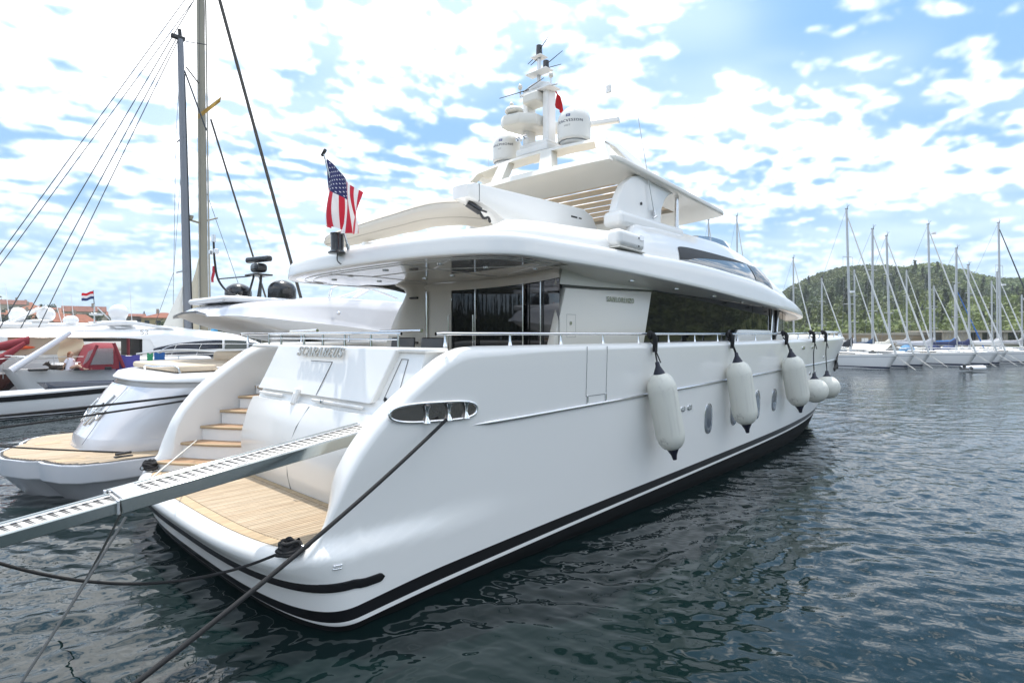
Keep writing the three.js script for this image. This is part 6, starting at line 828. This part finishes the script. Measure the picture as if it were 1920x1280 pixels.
{
  const al = THREE.MathUtils.degToRad(25), turn = -(Math.PI / 2 - al), at3 = (s, d = 0) => [38.97 + 0.906 * s + d * Math.sin(al), -58 - 0.42 * s + d * Math.cos(al)];
  // front row, bows towards the camera
  sailBoat('white sailing boat nearest the yacht bow, two dark fenders and a navy sail cover', { bow: at3(0), turn, mast: 17.2, cover: lin(0.015, 0.016, 0.025), fenders: [3.2, 6.6], L: 12, radar: 0.47, lean: -0.035 });
  sailBoat('second sailing boat from the yacht bow, blue mast boot and white deck awning', { bow: at3(4.6, -1), turn, mast: 15.4, cover: lin(0.02, 0.05, 0.11), L: 11, tent: true, lean: -0.008 });
  sailBoat('third sailing boat from the yacht bow, bare boom and pale deck', { bow: at3(8.2, -1.5), turn, mast: 15.0, L: 10.5, cover: lin(0.6, 0.58, 0.52), lean: -0.035 });
  sailBoat('sailing boat with a white box high on its mast, fourth from the yacht bow', { bow: at3(14.2, 0), turn, mast: 16.6, L: 11.5, cover: lin(0.45, 0.46, 0.5), hood: lin(0.10, 0.25, 0.45), radar: 0.93, lean: -0.028 });
  sailBoat('sailing boat with the shortest front mast and a blue spray hood', { bow: at3(18.5, 0), turn, mast: 13.9, L: 10.5, cover: lin(0.02, 0.03, 0.09), hood: lin(0.02, 0.035, 0.11), lean: -0.006 });
  sailBoat('sailing boat with a navy stripe at the right edge, dark furled headsail', { bow: at3(28, 1), turn, mast: 17.8, L: 12.5, cover: lin(0.6, 0.6, 0.6), genoa: lin(0.04, 0.045, 0.05), stripe: lin(0.01, 0.015, 0.05), radar: 0.55, lean: -0.022 });
  sailBoat('low sailing boat tucked in before the right-edge one, blue dinghy cover on deck', { bow: at3(22.5, -1), turn, mast: 12.2, L: 9.5, cover: lin(0.02, 0.03, 0.10), hood: lin(0.03, 0.06, 0.16) });
  // second row, farther off
  const far = [[1328, 412, 'sailing boat hidden by the yacht, mast below the hard top front edge'], [1381, 404, 'sailing boat hidden by the yacht, mast beside the flybridge windscreen'], [1488, 483, 'sailing boat hidden by the bow, its slim mast just ahead of the windscreen'], [1542, 521, 'thin distant mast rising right beside the yacht bow rail'], [1603, 505, 'distant boat whose mast shows beside the tallest one'], [1701, 506, 'distant boat with its mast close to the third front mast'], [1753, 535, 'distant boat with a white furled headsail leaning left'], [1792, 533, 'distant short mast between the fourth and fifth front masts'], [1861, 526, 'distant left one of a close pair of masts'], [1871, 510, 'distant right one of a close pair of masts'], [1918, 552, 'distant boat at the very right edge of the row']];
  far.forEach(([px, py, lb], i) => { const d = 84 + (i % 3) * 3, m = 3.4 + (628 - py) / 1080 * d, L = 9.5, mx = L * 0.58, X = (px + (528 - py) * 0.02 - 960) / 1080 * d; sailBoat(lb, { bow: [X + Math.sin(al) * (L - mx), -d + Math.cos(al) * (L - mx)], turn, mast: m, L, cover: i === 7 ? lin(0.04, 0.16, 0.42) : lin(0.4, 0.4, 0.42), genoa: i === 7 ? lin(0.03, 0.14, 0.42) : lin(0.66, 0.66, 0.64), parts: false, lean: -0.012 }); });
  const dg = thing('inflatable_dinghy', 'small white and grey inflatable dinghy floating before the row of sailing boats', 'dinghy', null, [(1828 - 960) / 1080 * 56, 0, -56], 0.35);
  part(dg, 'tube', tube([[-1.3, 0.2, 0.5], [0.4, 0.2, 0.55], [1.2, 0.24, 0], [0.4, 0.2, -0.55], [-1.3, 0.2, -0.5]], 0.2, 50, 10), std(lin(0.68, 0.69, 0.7), 0.5)); part(dg, 'floor', rbox(1.8, 0.06, 0.8, 0.02, -0.3, 0.12, 0), M.dark); part(dg, 'outboard_motor', rbox(0.25, 0.4, 0.25, 0.08, -1.45, 0.4, 0), M.black);
}
// ================================================================ land: wooded hill, quay, town
const azOf = (px) => Math.atan2(px - 960, 1080);
const ridgePy = curveOf([[1180, 628], [1330, 604], [1430, 572], [1460, 552], [1500, 531], [1550, 509], [1590, 500], [1640, 497], [1690, 499], [1745, 489], [1790, 497], [1830, 508], [1870, 516], [1920, 517], [2050, 498], [2300, 470], [2700, 470]]);
const RIDGE = 430, FOOT = 128;
function hillY(x, z) {
  const r = Math.hypot(x, z), a = Math.atan2(x, -z); let e;
  if (a > -0.1 && a < Math.atan2(1740, 1080)) { const px = 960 + 1080 * Math.tan(a); e = (628 - ridgePy(px)) / 1080 * Math.cos(a); } else e = 0;
  const aa = a < 0 ? a + 2 * Math.PI : a; if (aa > 1.0 && aa < 3.6) e = Math.max(e, 0.105 + 0.03 * Math.sin(aa * 5) - 0.08 * sstep(2.5, 3.6, aa)) ;
  const top = Math.max(0, e) * RIDGE - 4.0, k = sstep(0, 1, clamp((r - FOOT) / (RIDGE - FOOT), 0, 1)) * 0.45 + 0.55 * clamp((r - FOOT) / (RIDGE - FOOT), 0, 1.0);
  const n = (fbm(x * 0.02, z * 0.02, 4, 300) - 0.5) * 10 * clamp((r - FOOT) / 80, 0, 1) * clamp((RIDGE - r) / 60 + 0.15, 0, 1);
  return 1.2 + k * Math.max(0, top) + (top > 3 ? n : 0) - sstep(RIDGE, RIDGE + 150, r) * 30;
}
{
  const pos = [], col = [], idx = [], NA = 260, NR = 60; const a0 = 0.18, a1 = 3.7;
  for (let i = 0; i <= NR; i++) for (let j = 0; j <= NA; j++) { const r = FOOT - 6 + (RIDGE + 140 - FOOT) * i / NR, a = lerp(a0, a1, Math.pow(j / NA, 1.3)), x = Math.sin(a) * r, z = -Math.cos(a) * r; pos.push(x, i === 0 ? -1 : hillY(x, z), z); const rock = sstep(0.5, 0.62, fbm(x * 0.05, z * 0.05, 4, 310)) * sstep(300, 400, r), g = fbm(x * 0.04, z * 0.04, 4, 320); col.push(lerp(0.075 + g * 0.05, 0.36, rock), lerp(0.095 + g * 0.04, 0.34, rock), lerp(0.035, 0.29, rock)); }
  for (let i = 0; i < NR; i++) for (let j = 0; j < NA; j++) { const a = i * (NA + 1) + j; idx.push(a, a + NA + 1, a + 1, a + 1, a + NA + 1, a + NA + 2); }
  const g = new THREE.BufferGeometry(); g.setAttribute('position', new THREE.Float32BufferAttribute(pos, 3)); g.setAttribute('color', new THREE.Float32BufferAttribute(col, 3)); g.setAttribute('uv', new THREE.Float32BufferAttribute(new Float32Array(pos.length / 3 * 2), 2)); g.setIndex(idx); g.computeVertexNormals();
  const m = part(scene, 'hill', g, std(0xffffff, 0.95, { vertexColors: true, side: THREE.DoubleSide })); m.userData = { label: 'wooded hillside rising behind the sailing boats', category: 'hill', kind: 'structure' };
}
// tree shapes made of small leaf-sized faces
function leafCrown(seed, n, shape, leaf) {
  const r = mulberry(seed), pos = [], nor = [], lobes = []; for (let i = 0; i < 7; i++) lobes.push([(r() - 0.5) * 1.1, (r() - 0.35) * 0.8, (r() - 0.5) * 1.1, 0.35 + r() * 0.3]);
  for (let i = 0; i < n; i++) {
    const l = lobes[Math.floor(r() * 7)]; let u = r() * 2 - 1, t = r() * 6.283, s = Math.sqrt(1 - u * u), rr = l[3] * Math.pow(r(), 0.28);
    let p = [l[0] + rr * s * Math.cos(t), l[1] + rr * u * 0.8, l[2] + rr * s * Math.sin(t)];
    if (shape === 'pine') p = [p[0] * 1.05, p[1] * 0.62 + 0.12, p[2] * 1.05];
    if (shape === 'cypress') { const h = r(), w = 0.26 * Math.pow(Math.sin(Math.PI * (0.10 + 0.88 * h)), 0.7) * Math.pow(r(), 0.4); p = [w * Math.cos(t), h * 3.2 - 0.6, w * Math.sin(t)]; }
    const a = V(r() - 0.5, r() - 0.5, r() - 0.5).normalize(), b = a.clone().cross(V(r() - 0.5, r() - 0.5, r() - 0.5)).normalize(), c = a.clone().cross(b), k = leaf * (0.6 + r() * 0.8), P = V(...p);
    const q = [P.clone().addScaledVector(b, k), P.clone().addScaledVector(c, k * 0.7), P.clone().addScaledVector(b, -k), P.clone().addScaledVector(c, -k * 0.7)]; for (const w of [0, 1, 2, 0, 2, 3]) pos.push(q[w].x, q[w].y, q[w].z);
  }
  const g = new THREE.BufferGeometry(); g.setAttribute('position', new THREE.Float32BufferAttribute(pos, 3)); g.setAttribute('uv', new THREE.Float32BufferAttribute(new Float32Array(pos.length / 3 * 2), 2)); g.computeVertexNormals(); return g;
}
const leafMat = phy(0xffffff, 0.85, { side: THREE.DoubleSide, transmission: 0.25, thickness: 0 });
{
  const kinds = [leafCrown(11, 150, 'round', 0.15), leafCrown(12, 150, 'pine', 0.15), leafCrown(13, 150, 'round', 0.15), leafCrown(14, 130, 'cypress', 0.15)], lists = kinds.map(() => []), r = mulberry(4242);
  for (let i = 0; i < 15500; i++) {
    const far = r() < 0.68, a = far ? lerp(azOf(1400), azOf(2010), r()) : lerp(0.78, 3.5, r()), R = Math.sqrt(lerp((FOOT + 3) ** 2, (RIDGE + 4) ** 2, r())), x = Math.sin(a) * R, z = -Math.cos(a) * R;
    const y = hillY(x, z); if (y < 1.6) continue; const bare = fbm(x * 0.05, z * 0.05, 4, 310); if (R > 330 && bare > 0.56 && r() < 0.75) continue;
    const zone = fbm(x * 0.013 + 3, z * 0.013, 3, 333); let k = r() < (R < 300 ? 0.02 : 0) ? 3 : Math.floor(r() * 3); const s = (far ? 3.1 : 3.4) * (0.65 + r() * 0.7) * (k === 3 ? 0.8 : 1) * (R < 160 ? 0.8 : 1);
    const hueN = fbm(x * 0.03, z * 0.03, 3, 360), b = 0.75 + r() * 0.5, dk = k === 3 ? 0.4 : sstep(0.40, 0.56, zone) * 0.42 + 0.72;
    lists[k].push([x, y + s * 0.5, z, s, r() * 6.28, lerp(0.080, 0.165, hueN) * b * dk, lerp(0.125, 0.190, hueN) * b * dk, lerp(0.040, 0.030, hueN) * b * dk]);
  }
  lists.forEach((l, k) => { const im = new THREE.InstancedMesh(kinds[k], leafMat, l.length), m = new THREE.Matrix4(), q = new THREE.Quaternion(); l.forEach((t, i) => { q.setFromAxisAngle(V(0, 1, 0), t[4]); m.compose(V(t[0], t[1], t[2]), q, V(t[3], t[3] * (k === 3 ? 1.0 : 0.95), t[3])); im.setMatrixAt(i, m); im.setColorAt(i, lin(t[5], t[6], t[7])); }); im.name = ['broadleaf_wood', 'pine_wood', 'oak_wood', 'cypress_wood'][k]; im.castShadow = true; scene.add(im); tag(im, ['rounded green trees covering the hillside', 'flat-topped pines mixed into the hillside wood', 'bushy holm oaks spread over the hillside', 'dark pointed cypresses standing out in the hillside wood'][k], 'wood', null, 'stuff'); });
}
{ // trees along the left shore, outside the frame: the dark glass of the yacht mirrors them
  const kinds = [leafCrown(21, 150, 'round', 0.15), leafCrown(22, 130, 'cypress', 0.15)], lists = [[], []], r = mulberry(777);
  for (let i = 0; i < 900; i++) { const a = -lerp(0.86, 2.5, r()), R = 118 + 120 * r() * r(), x = Math.sin(a) * R, z = -Math.cos(a) * R, k = r() < 0.22 ? 1 : 0, s = (k ? 3.0 : 3.4) * (0.7 + r() * 0.7), b = 0.7 + 0.6 * r(); lists[k].push([x, shoreY(x, z) + s * 0.5, z, s, r() * 6, 0.075 * b * (k ? 0.5 : 1), 0.10 * b * (k ? 0.5 : 1), 0.035 * b * (k ? 0.6 : 1)]); }
  lists.forEach((l, k) => { const im = new THREE.InstancedMesh(kinds[k], leafMat, l.length), m = new THREE.Matrix4(), q = new THREE.Quaternion(); l.forEach((t, i) => { q.setFromAxisAngle(V(0, 1, 0), t[4]); m.compose(V(t[0], t[1], t[2]), q, V(t[3], t[3], t[3])); im.setMatrixAt(i, m); im.setColorAt(i, lin(t[5], t[6], t[7])); }); im.name = ['shore_wood', 'shore_cypresses'][k]; scene.add(im); tag(im, ['trees of the left shore, mirrored in the dark saloon glass', 'cypresses of the left shore, mirrored in the dark saloon glass'][k], 'wood', null, 'stuff'); });
}
// ---- quay, harbour building and wall on the right
const stoneTex = dataTex(256, 256, (i, j) => { const v = 0.78 + 0.25 * (fbm(i * 0.05, j * 0.05, 5, 401) - 0.5) + 0.12 * (fbm(i * 0.3, j * 0.3, 2, 403) - 0.5); return [v, v * 0.985, v * 0.95]; }, true);
const stone = std(lin(0.42, 0.40, 0.35), 0.9, { map: stoneTex }), paleWall = std(lin(0.58, 0.55, 0.48), 0.9, { map: stoneTex }), tanWall = std(lin(0.44, 0.36, 0.25), 0.9, { map: stoneTex });
const PX = (px, d) => (px - 960) / 1080 * d, PYh = (py, d) => 3.4 + (628 - py) / 1080 * d;
{
  const q = part(scene, 'quay', slab([[PX(1440, 92), -94], [PX(2500, 92), -94], [PX(2500, 130), -150], [PX(1300, 130), -150]], 2.2, -1.0), stone); q.userData = { label: 'stone quay behind the sailing boats', category: 'quay', kind: 'structure' };
  const d = 104, w = solo('harbour_wall', 'long low tan wall with a pale coping behind the sailing boats', 'wall', null, box(PX(1790, d) - PX(1560, d), 2.4, 0.6, (PX(1790, d) + PX(1560, d)) / 2, 2.2, -d), tanWall); const cp = part(w, 'coping', box(PX(1790, d) - PX(1560, d), 0.35, 1.0, (PX(1790, d) + PX(1560, d)) / 2, 3.58, -d), paleWall); for (const px of [1590, 1620, 1668, 1700, 1740, 1765]) part(w, 'wall_panel', box(1.2, 0.9, 0.1, PX(px, d), 2.4, -d + 0.34), px === 1620 ? whiteGel : stone);
  const b = thing('harbour_building', 'long flat-roofed harbour building with dark openings at the right', 'building'); const D = 100, x0 = PX(1768, D), x1 = PX(2100, D);
  part(b, 'roof', box(x1 - x0 + 1.4, 0.35, 9, (x0 + x1) / 2, 4.05, -D - 3.6), paleWall); part(b, 'back_wall', box(x1 - x0, 3.0, 0.3, (x0 + x1) / 2, 2.5, -D - 7.6), std(lin(0.12, 0.09, 0.06), 0.9)); part(b, 'front_wall', box(PX(1808, D) - x0, 3.0, 0.4, (PX(1808, D) + x0) / 2, 2.5, -D), paleWall); part(b, 'parapet', box(x1 - x0, 1.0, 0.3, (x0 + x1) / 2, 1.6, -D + 0.2), paleWall);
  for (const px of [1812, 1836, 1858, 1884, 1910, 1940, 1980, 2020]) part(b, 'pillar', box(0.75, 2.8, 0.5, PX(px, D), 2.5, -D), paleWall); for (const px of [1824, 1848, 1870, 1897, 1925]) part(b, 'shutter_door', box(1.5, 2.2, 0.1, PX(px, D), 2.3, -D - 3), std(lin(0.05, 0.035, 0.025), 0.7));
  const c = thing('harbour_shed', 'pale flat harbour shed between the masts, left of the long building', 'building'); part(c, 'wall', box(7, 2.6, 4, PX(1745, 106), 2.3, -108), paleWall); part(c, 'roof', box(8.4, 0.3, 5, PX(1742, 106), 3.75, -107.6), paleWall); part(c, 'window', box(1.4, 0.9, 0.1, PX(1733, 106), 2.4, -105.95), M.glass); part(c, 'window', box(1.4, 0.9, 0.1, PX(1752, 106), 2.4, -105.95), M.glass);
  const e = thing('hillside_building', 'grey concrete building half hidden in the trees under the hill', 'building'), D2 = 150; part(e, 'wall', box(6.6, 3.4, 4, PX(1640, D2), PYh(610, D2), -D2), std(lin(0.34, 0.35, 0.37), 0.9)); part(e, 'wall', box(4.4, 3.6, 4, PX(1660, D2), PYh(608, D2), -D2 - 1), std(lin(0.20, 0.20, 0.21), 0.9)); for (const px of [1622, 1632, 1643, 1652]) part(e, 'window', box(0.8, 1.6, 0.1, PX(px, D2), PYh(610, D2), -D2 + 2.02), M.dark);
}
// ---- town on the left
const roofMats = [lin(0.42, 0.15, 0.085), lin(0.36, 0.14, 0.09), lin(0.46, 0.19, 0.11), lin(0.30, 0.12, 0.085)].map((c) => std(c, 0.9, { map: stoneTex })), wallMats = [lin(0.50, 0.45, 0.36), lin(0.58, 0.54, 0.47), lin(0.52, 0.43, 0.25), lin(0.34, 0.29, 0.24), lin(0.62, 0.60, 0.56)].map((c) => std(c, 0.95, { map: stoneTex }));
function shoreY(x, z) { const a = Math.atan2(x, -z), px = 960 + 1080 * Math.tan(clamp(a, -1.2, 0)), r = Math.hypot(x, z); const e = tween([[-800, 44], [-200, 50], [0, 42], [80, 36], [200, 26], [330, 12], [420, 4], [520, 3], [700, 2]], px) / 1080; return 1.1 + clamp((r - 112) / 150, 0, 1) * Math.max(0, e * 262); }
{
  const pos = [], idx = [], col = [], NA = 90, NR = 26; for (let i = 0; i <= NR; i++) for (let j = 0; j <= NA; j++) { const r = 104 + 240 * i / NR, a = lerp(-2.6, -0.2, j / NA), x = Math.sin(a) * r, z = -Math.cos(a) * r; pos.push(x, i === 0 ? -1 : shoreY(x, z), z); const n = fbm(x * 0.06, z * 0.06, 4, 420); col.push(0.12 + n * 0.12, 0.125 + n * 0.09, 0.06 + n * 0.06); }
  for (let i = 0; i < NR; i++) for (let j = 0; j < NA; j++) { const a = i * (NA + 1) + j; idx.push(a, a + NA + 1, a + 1, a + 1, a + NA + 1, a + NA + 2); }
  const g = new THREE.BufferGeometry(); g.setAttribute('position', new THREE.Float32BufferAttribute(pos, 3)); g.setAttribute('color', new THREE.Float32BufferAttribute(col, 3)); g.setAttribute('uv', new THREE.Float32BufferAttribute(new Float32Array(pos.length / 3 * 2), 2)); g.setIndex(idx); g.computeVertexNormals();
  const m = part(scene, 'shore', g, std(0xffffff, 0.95, { vertexColors: true, side: THREE.DoubleSide })); m.userData = { label: 'low slope under the town on the left shore', category: 'shore', kind: 'structure' };
}
function house(label, px, ridgePy2, d, w, dep, o = {}) {
  const t = thing('house', label, 'house', 'houses of the town on the left shore'); const x = PX(px, d), yr = PYh(ridgePy2, d), { hr: hr0 = 1.6, turn = 0, wm = 0, rm = 0, gable = true, hip = false, wins = 3, chim = true } = o;
  const hr = hr0 * 0.72; w *= 0.84;
  t.position.set(x, 0, -d); t.rotation.y = turn + Math.atan2(px - 960, 1080) * -1; const y0 = Math.max(0.5, yr - hr - 9), h = yr - hr - y0;
  part(t, 'wall', box(w, h, dep, 0, y0 + h / 2, 0), wallMats[wm]);
  const ov = 0.35, a = w / 2 + ov, b = dep / 2 + ov, yE = yr - hr - 0.1, hx = hip ? a - b * 0.9 : a, P = [[-a, yE, b], [a, yE, b], [a, yE, -b], [-a, yE, -b], [-hx, yr, 0], [hx, yr, 0]], f = [[0, 1, 5], [0, 5, 4], [2, 3, 4], [2, 4, 5], [1, 2, 5], [3, 0, 4], [0, 3, 2], [0, 2, 1]];
  const g = new THREE.BufferGeometry(); g.setAttribute('position', new THREE.Float32BufferAttribute(f.flat().flatMap((i) => P[i]), 3)); g.setAttribute('uv', new THREE.Float32BufferAttribute(f.flat().flatMap((i) => [P[i][0] * 0.2, P[i][2] * 0.2]), 2)); g.computeVertexNormals();
  if (!hip) { /* gable ends are wall */ const gw = new THREE.BufferGeometry(); gw.setAttribute('position', new THREE.Float32BufferAttribute([w / 2, yE, dep / 2, w / 2, yE, -dep / 2, w / 2, yr - 0.25, 0, -w / 2, yE, -dep / 2, -w / 2, yE, dep / 2, -w / 2, yr - 0.25, 0], 3)); gw.setAttribute('uv', new THREE.Float32BufferAttribute(new Float32Array(12), 2)); gw.computeVertexNormals(); part(t, 'gable', gw, wallMats[wm]); const g2 = new THREE.BufferGeometry(), f2 = f.slice(0, 4).concat(); g2.setAttribute('position', new THREE.Float32BufferAttribute(f2.flat().flatMap((i) => P[i]), 3)); g2.setAttribute('uv', new THREE.Float32BufferAttribute(f2.flat().flatMap((i) => [P[i][0] * 0.2, P[i][2] * 0.2]), 2)); g2.computeVertexNormals(); const rf = part(t, 'roof', g2, rm2(rm)); if (chim) part(rf, 'chimney', box(0.6, 1.2, 0.6, w * 0.2, yr + 0.3, 0.5), wallMats[1]); }
  else { const rf = part(t, 'roof', g, rm2(rm)); if (chim) part(rf, 'chimney', box(0.6, 1.3, 0.6, -w * 0.15, yr + 0.2, 0.4), wallMats[1]); }
  for (let k = 0; k < wins; k++) for (let s = 0; s < 2; s++) { const wx = (k + 0.5) / wins * w - w / 2, wy = yE - 1.3 - s * 2.7; if (wy - 0.7 < y0) continue; const wn = part(t, 'window', box(0.95, 1.35, 0.06, wx, wy, dep / 2 + 0.02), winMat); part(wn, 'sill', box(1.2, 0.12, 0.2, wx, wy - 0.75, dep / 2 + 0.06), wallMats[4]); }
  return t;
}
function rm2(i) { const m = roofMats[i]; m.side = THREE.DoubleSide; return m; }
const winMat = phy(lin(0.04, 0.045, 0.05), 0.2);
house('stone house with a long terracotta roof, left gable facing the boats', 120, 588, 130, 10, 9, { hr: 2.6, wm: 3, rm: 0, turn: 0.5, wins: 2 });
house('yellow house with a hipped terracotta roof and red chimneys', 308, 586, 140, 11, 9, { hr: 1.8, wm: 2, rm: 0, hip: true, wins: 4 });
house('brown two-storey house beside the yellow one', 250, 588, 138, 5.2, 7, { hr: 0.9, wm: 3, rm: 1, wins: 2, chim: false });
house('white house with a wide red roof, seen under the silver yacht roof', 432, 607, 135, 9.4, 8, { hr: 2.0, wm: 4, rm: 1, hip: true, wins: 3 });
house('white row house right of the wide red roof', 466, 622, 128, 6.4, 7, { hr: 1.1, wm: 4, rm: 1, wins: 4, chim: false });
house('house with an orange roof on the bank right of the white row house', 500, 619, 170, 7, 7, { hr: 1.4, wm: 1, rm: 2, wins: 2, chim: false });
house('long brick-red house with a dark gable, behind the white yacht dome', 158, 574, 165, 11.5, 8, { hr: 2.2, wm: 1, rm: 3, wins: 3 });
house('house with a bright orange roof in the middle of the town', 62, 571, 180, 10, 9, { hr: 2.2, wm: 1, rm: 2, hip: true });
house('house with a faded red roof at the top left of the town', 18, 562, 210, 11, 9, { hr: 2.4, wm: 1, rm: 3 });
house('small orange-roofed house below the bright orange roof', 40, 582, 150, 6.5, 6, { hr: 1.5, wm: 0, rm: 2, wins: 2 });
house('grey flat-looking house under the conical hilltop', 116, 577, 200, 8, 8, { hr: 1.0, wm: 0, rm: 1, chim: false });
house('pink-roofed house at the left edge of the picture', 6, 586, 150, 7, 7, { hr: 1.7, wm: 1, rm: 1, wins: 2 });
house('house with a low terracotta roof left of the stone house', 86, 592, 145, 6, 7, { hr: 1.4, wm: 1, rm: 0, wins: 2 });
house('house behind the yellow one, only its roof ridge showing', 335, 590, 175, 8, 8, { hr: 1.5, wm: 4, rm: 0 });
house('terracotta-roofed house behind the orange kayak boat', -50, 574, 160, 12, 9, { hr: 2.2, wm: 1, rm: 0 });
house('house between the brown one and the long brick-red house', 205, 584, 180, 8, 8, { hr: 1.6, wm: 1, rm: 1, chim: false });
house('narrow cream house under the hilltop trees', 100, 584, 170, 5.5, 6, { hr: 1.3, wm: 4, rm: 2, wins: 2 });
house('small pale house beside the tall top-left tree', 40, 566, 215, 7, 7, { hr: 1.6, wm: 4, rm: 0, wins: 2 });
house('pale house with a long orange roof above the stone house', 140, 580, 190, 9, 7, { hr: 1.4, wm: 1, rm: 2, wins: 3 });
house('cream house left of the brown one', 228, 592, 150, 5, 6, { hr: 1.2, wm: 4, rm: 0, wins: 2, chim: false });
house('house with a dark red roof right of the yellow house', 352, 597, 150, 6, 7, { hr: 1.2, wm: 1, rm: 3, wins: 2 });
// trees in the town, trunk and crown
function tree(label, px, topPy, d, s, seed, shape = 'round', col = lin(0.06, 0.085, 0.03)) {
  const t = thing('tree', label, 'tree', 'trees in the town on the left shore', [PX(px, d), 0, -d]), yT = PYh(topPy, d), c = leafCrown(seed, 700, shape, 0.085); const cy = shape === 'cypress' ? yT - s * 2.5 : yT - s * 0.75;
  c.scale(s, s, s); c.translate(0, cy, 0); part(t, 'trunk', [rod(V(0, cy - s * 2.2, 0), V(0.1, cy, 0), s * 0.10, s * 0.05, 8), rod(V(0.05, cy - s * 0.6, 0), V(s * 0.4, cy + s * 0.2, 0.2), s * 0.04, s * 0.015, 6), rod(V(0.05, cy - s * 0.5, 0), V(-s * 0.4, cy + s * 0.15, -0.2), s * 0.04, s * 0.015, 6)], std(lin(0.10, 0.075, 0.05), 0.9)); part(t, 'crown', c, phy(col, 0.85, { side: THREE.DoubleSide, transmission: 0.2, thickness: 0 })); return t;
}
tree('round dark green tree in front of the yellow house', 320, 592, 128, 3.0, 501, 'round', lin(0.045, 0.075, 0.022)); tree('smaller tree at the right foot of the tan mast', 404, 609, 130, 2.4, 502); tree('bush-like tree in front of the wide red roof', 428, 621, 122, 1.7, 503, 'round', lin(0.09, 0.11, 0.04));
tree('tree at the right end of the town below the silver yacht roof', 505, 626, 140, 3.0, 504, 'round', lin(0.08, 0.075, 0.025)); tree('tree tops showing over the orange roof', 88, 570, 210, 3.4, 505); tree('tall tree at the top left of the town', 12, 557, 225, 4.2, 506); tree('grey-green tree between the roofs at far left', 28, 577, 170, 3.0, 507, 'round', lin(0.05, 0.075, 0.04)); tree('olive tree below the long brick-red house', 130, 586, 150, 2.2, 508, 'round', lin(0.10, 0.11, 0.05)); tree('tree at the left edge beside the pink-roofed house', 14, 592, 140, 2.4, 509, 'round', lin(0.04, 0.06, 0.022)); tree('dark round tree between the long orange roof and the brick-red house', 176, 583, 150, 2.4, 512); tree('grey-green bush above the cream house', 214, 588, 140, 1.8, 513, 'round', lin(0.07, 0.09, 0.04)); tree('dense tree left of the stone house', 74, 590, 128, 2.2, 514, 'round', lin(0.05, 0.07, 0.025)); tree('slim dark cypress beside the yellow house', 270, 584, 150, 0.9, 510, 'cypress', lin(0.02, 0.035, 0.015)); tree('tree on the bank behind the white row house', 486, 611, 180, 3.2, 511, 'round', lin(0.05, 0.07, 0.03));
// light haze over the harbour
scene.fog = new THREE.FogExp2(0xdfe9f2, 0.0004);
renderer.render(scene, camera);
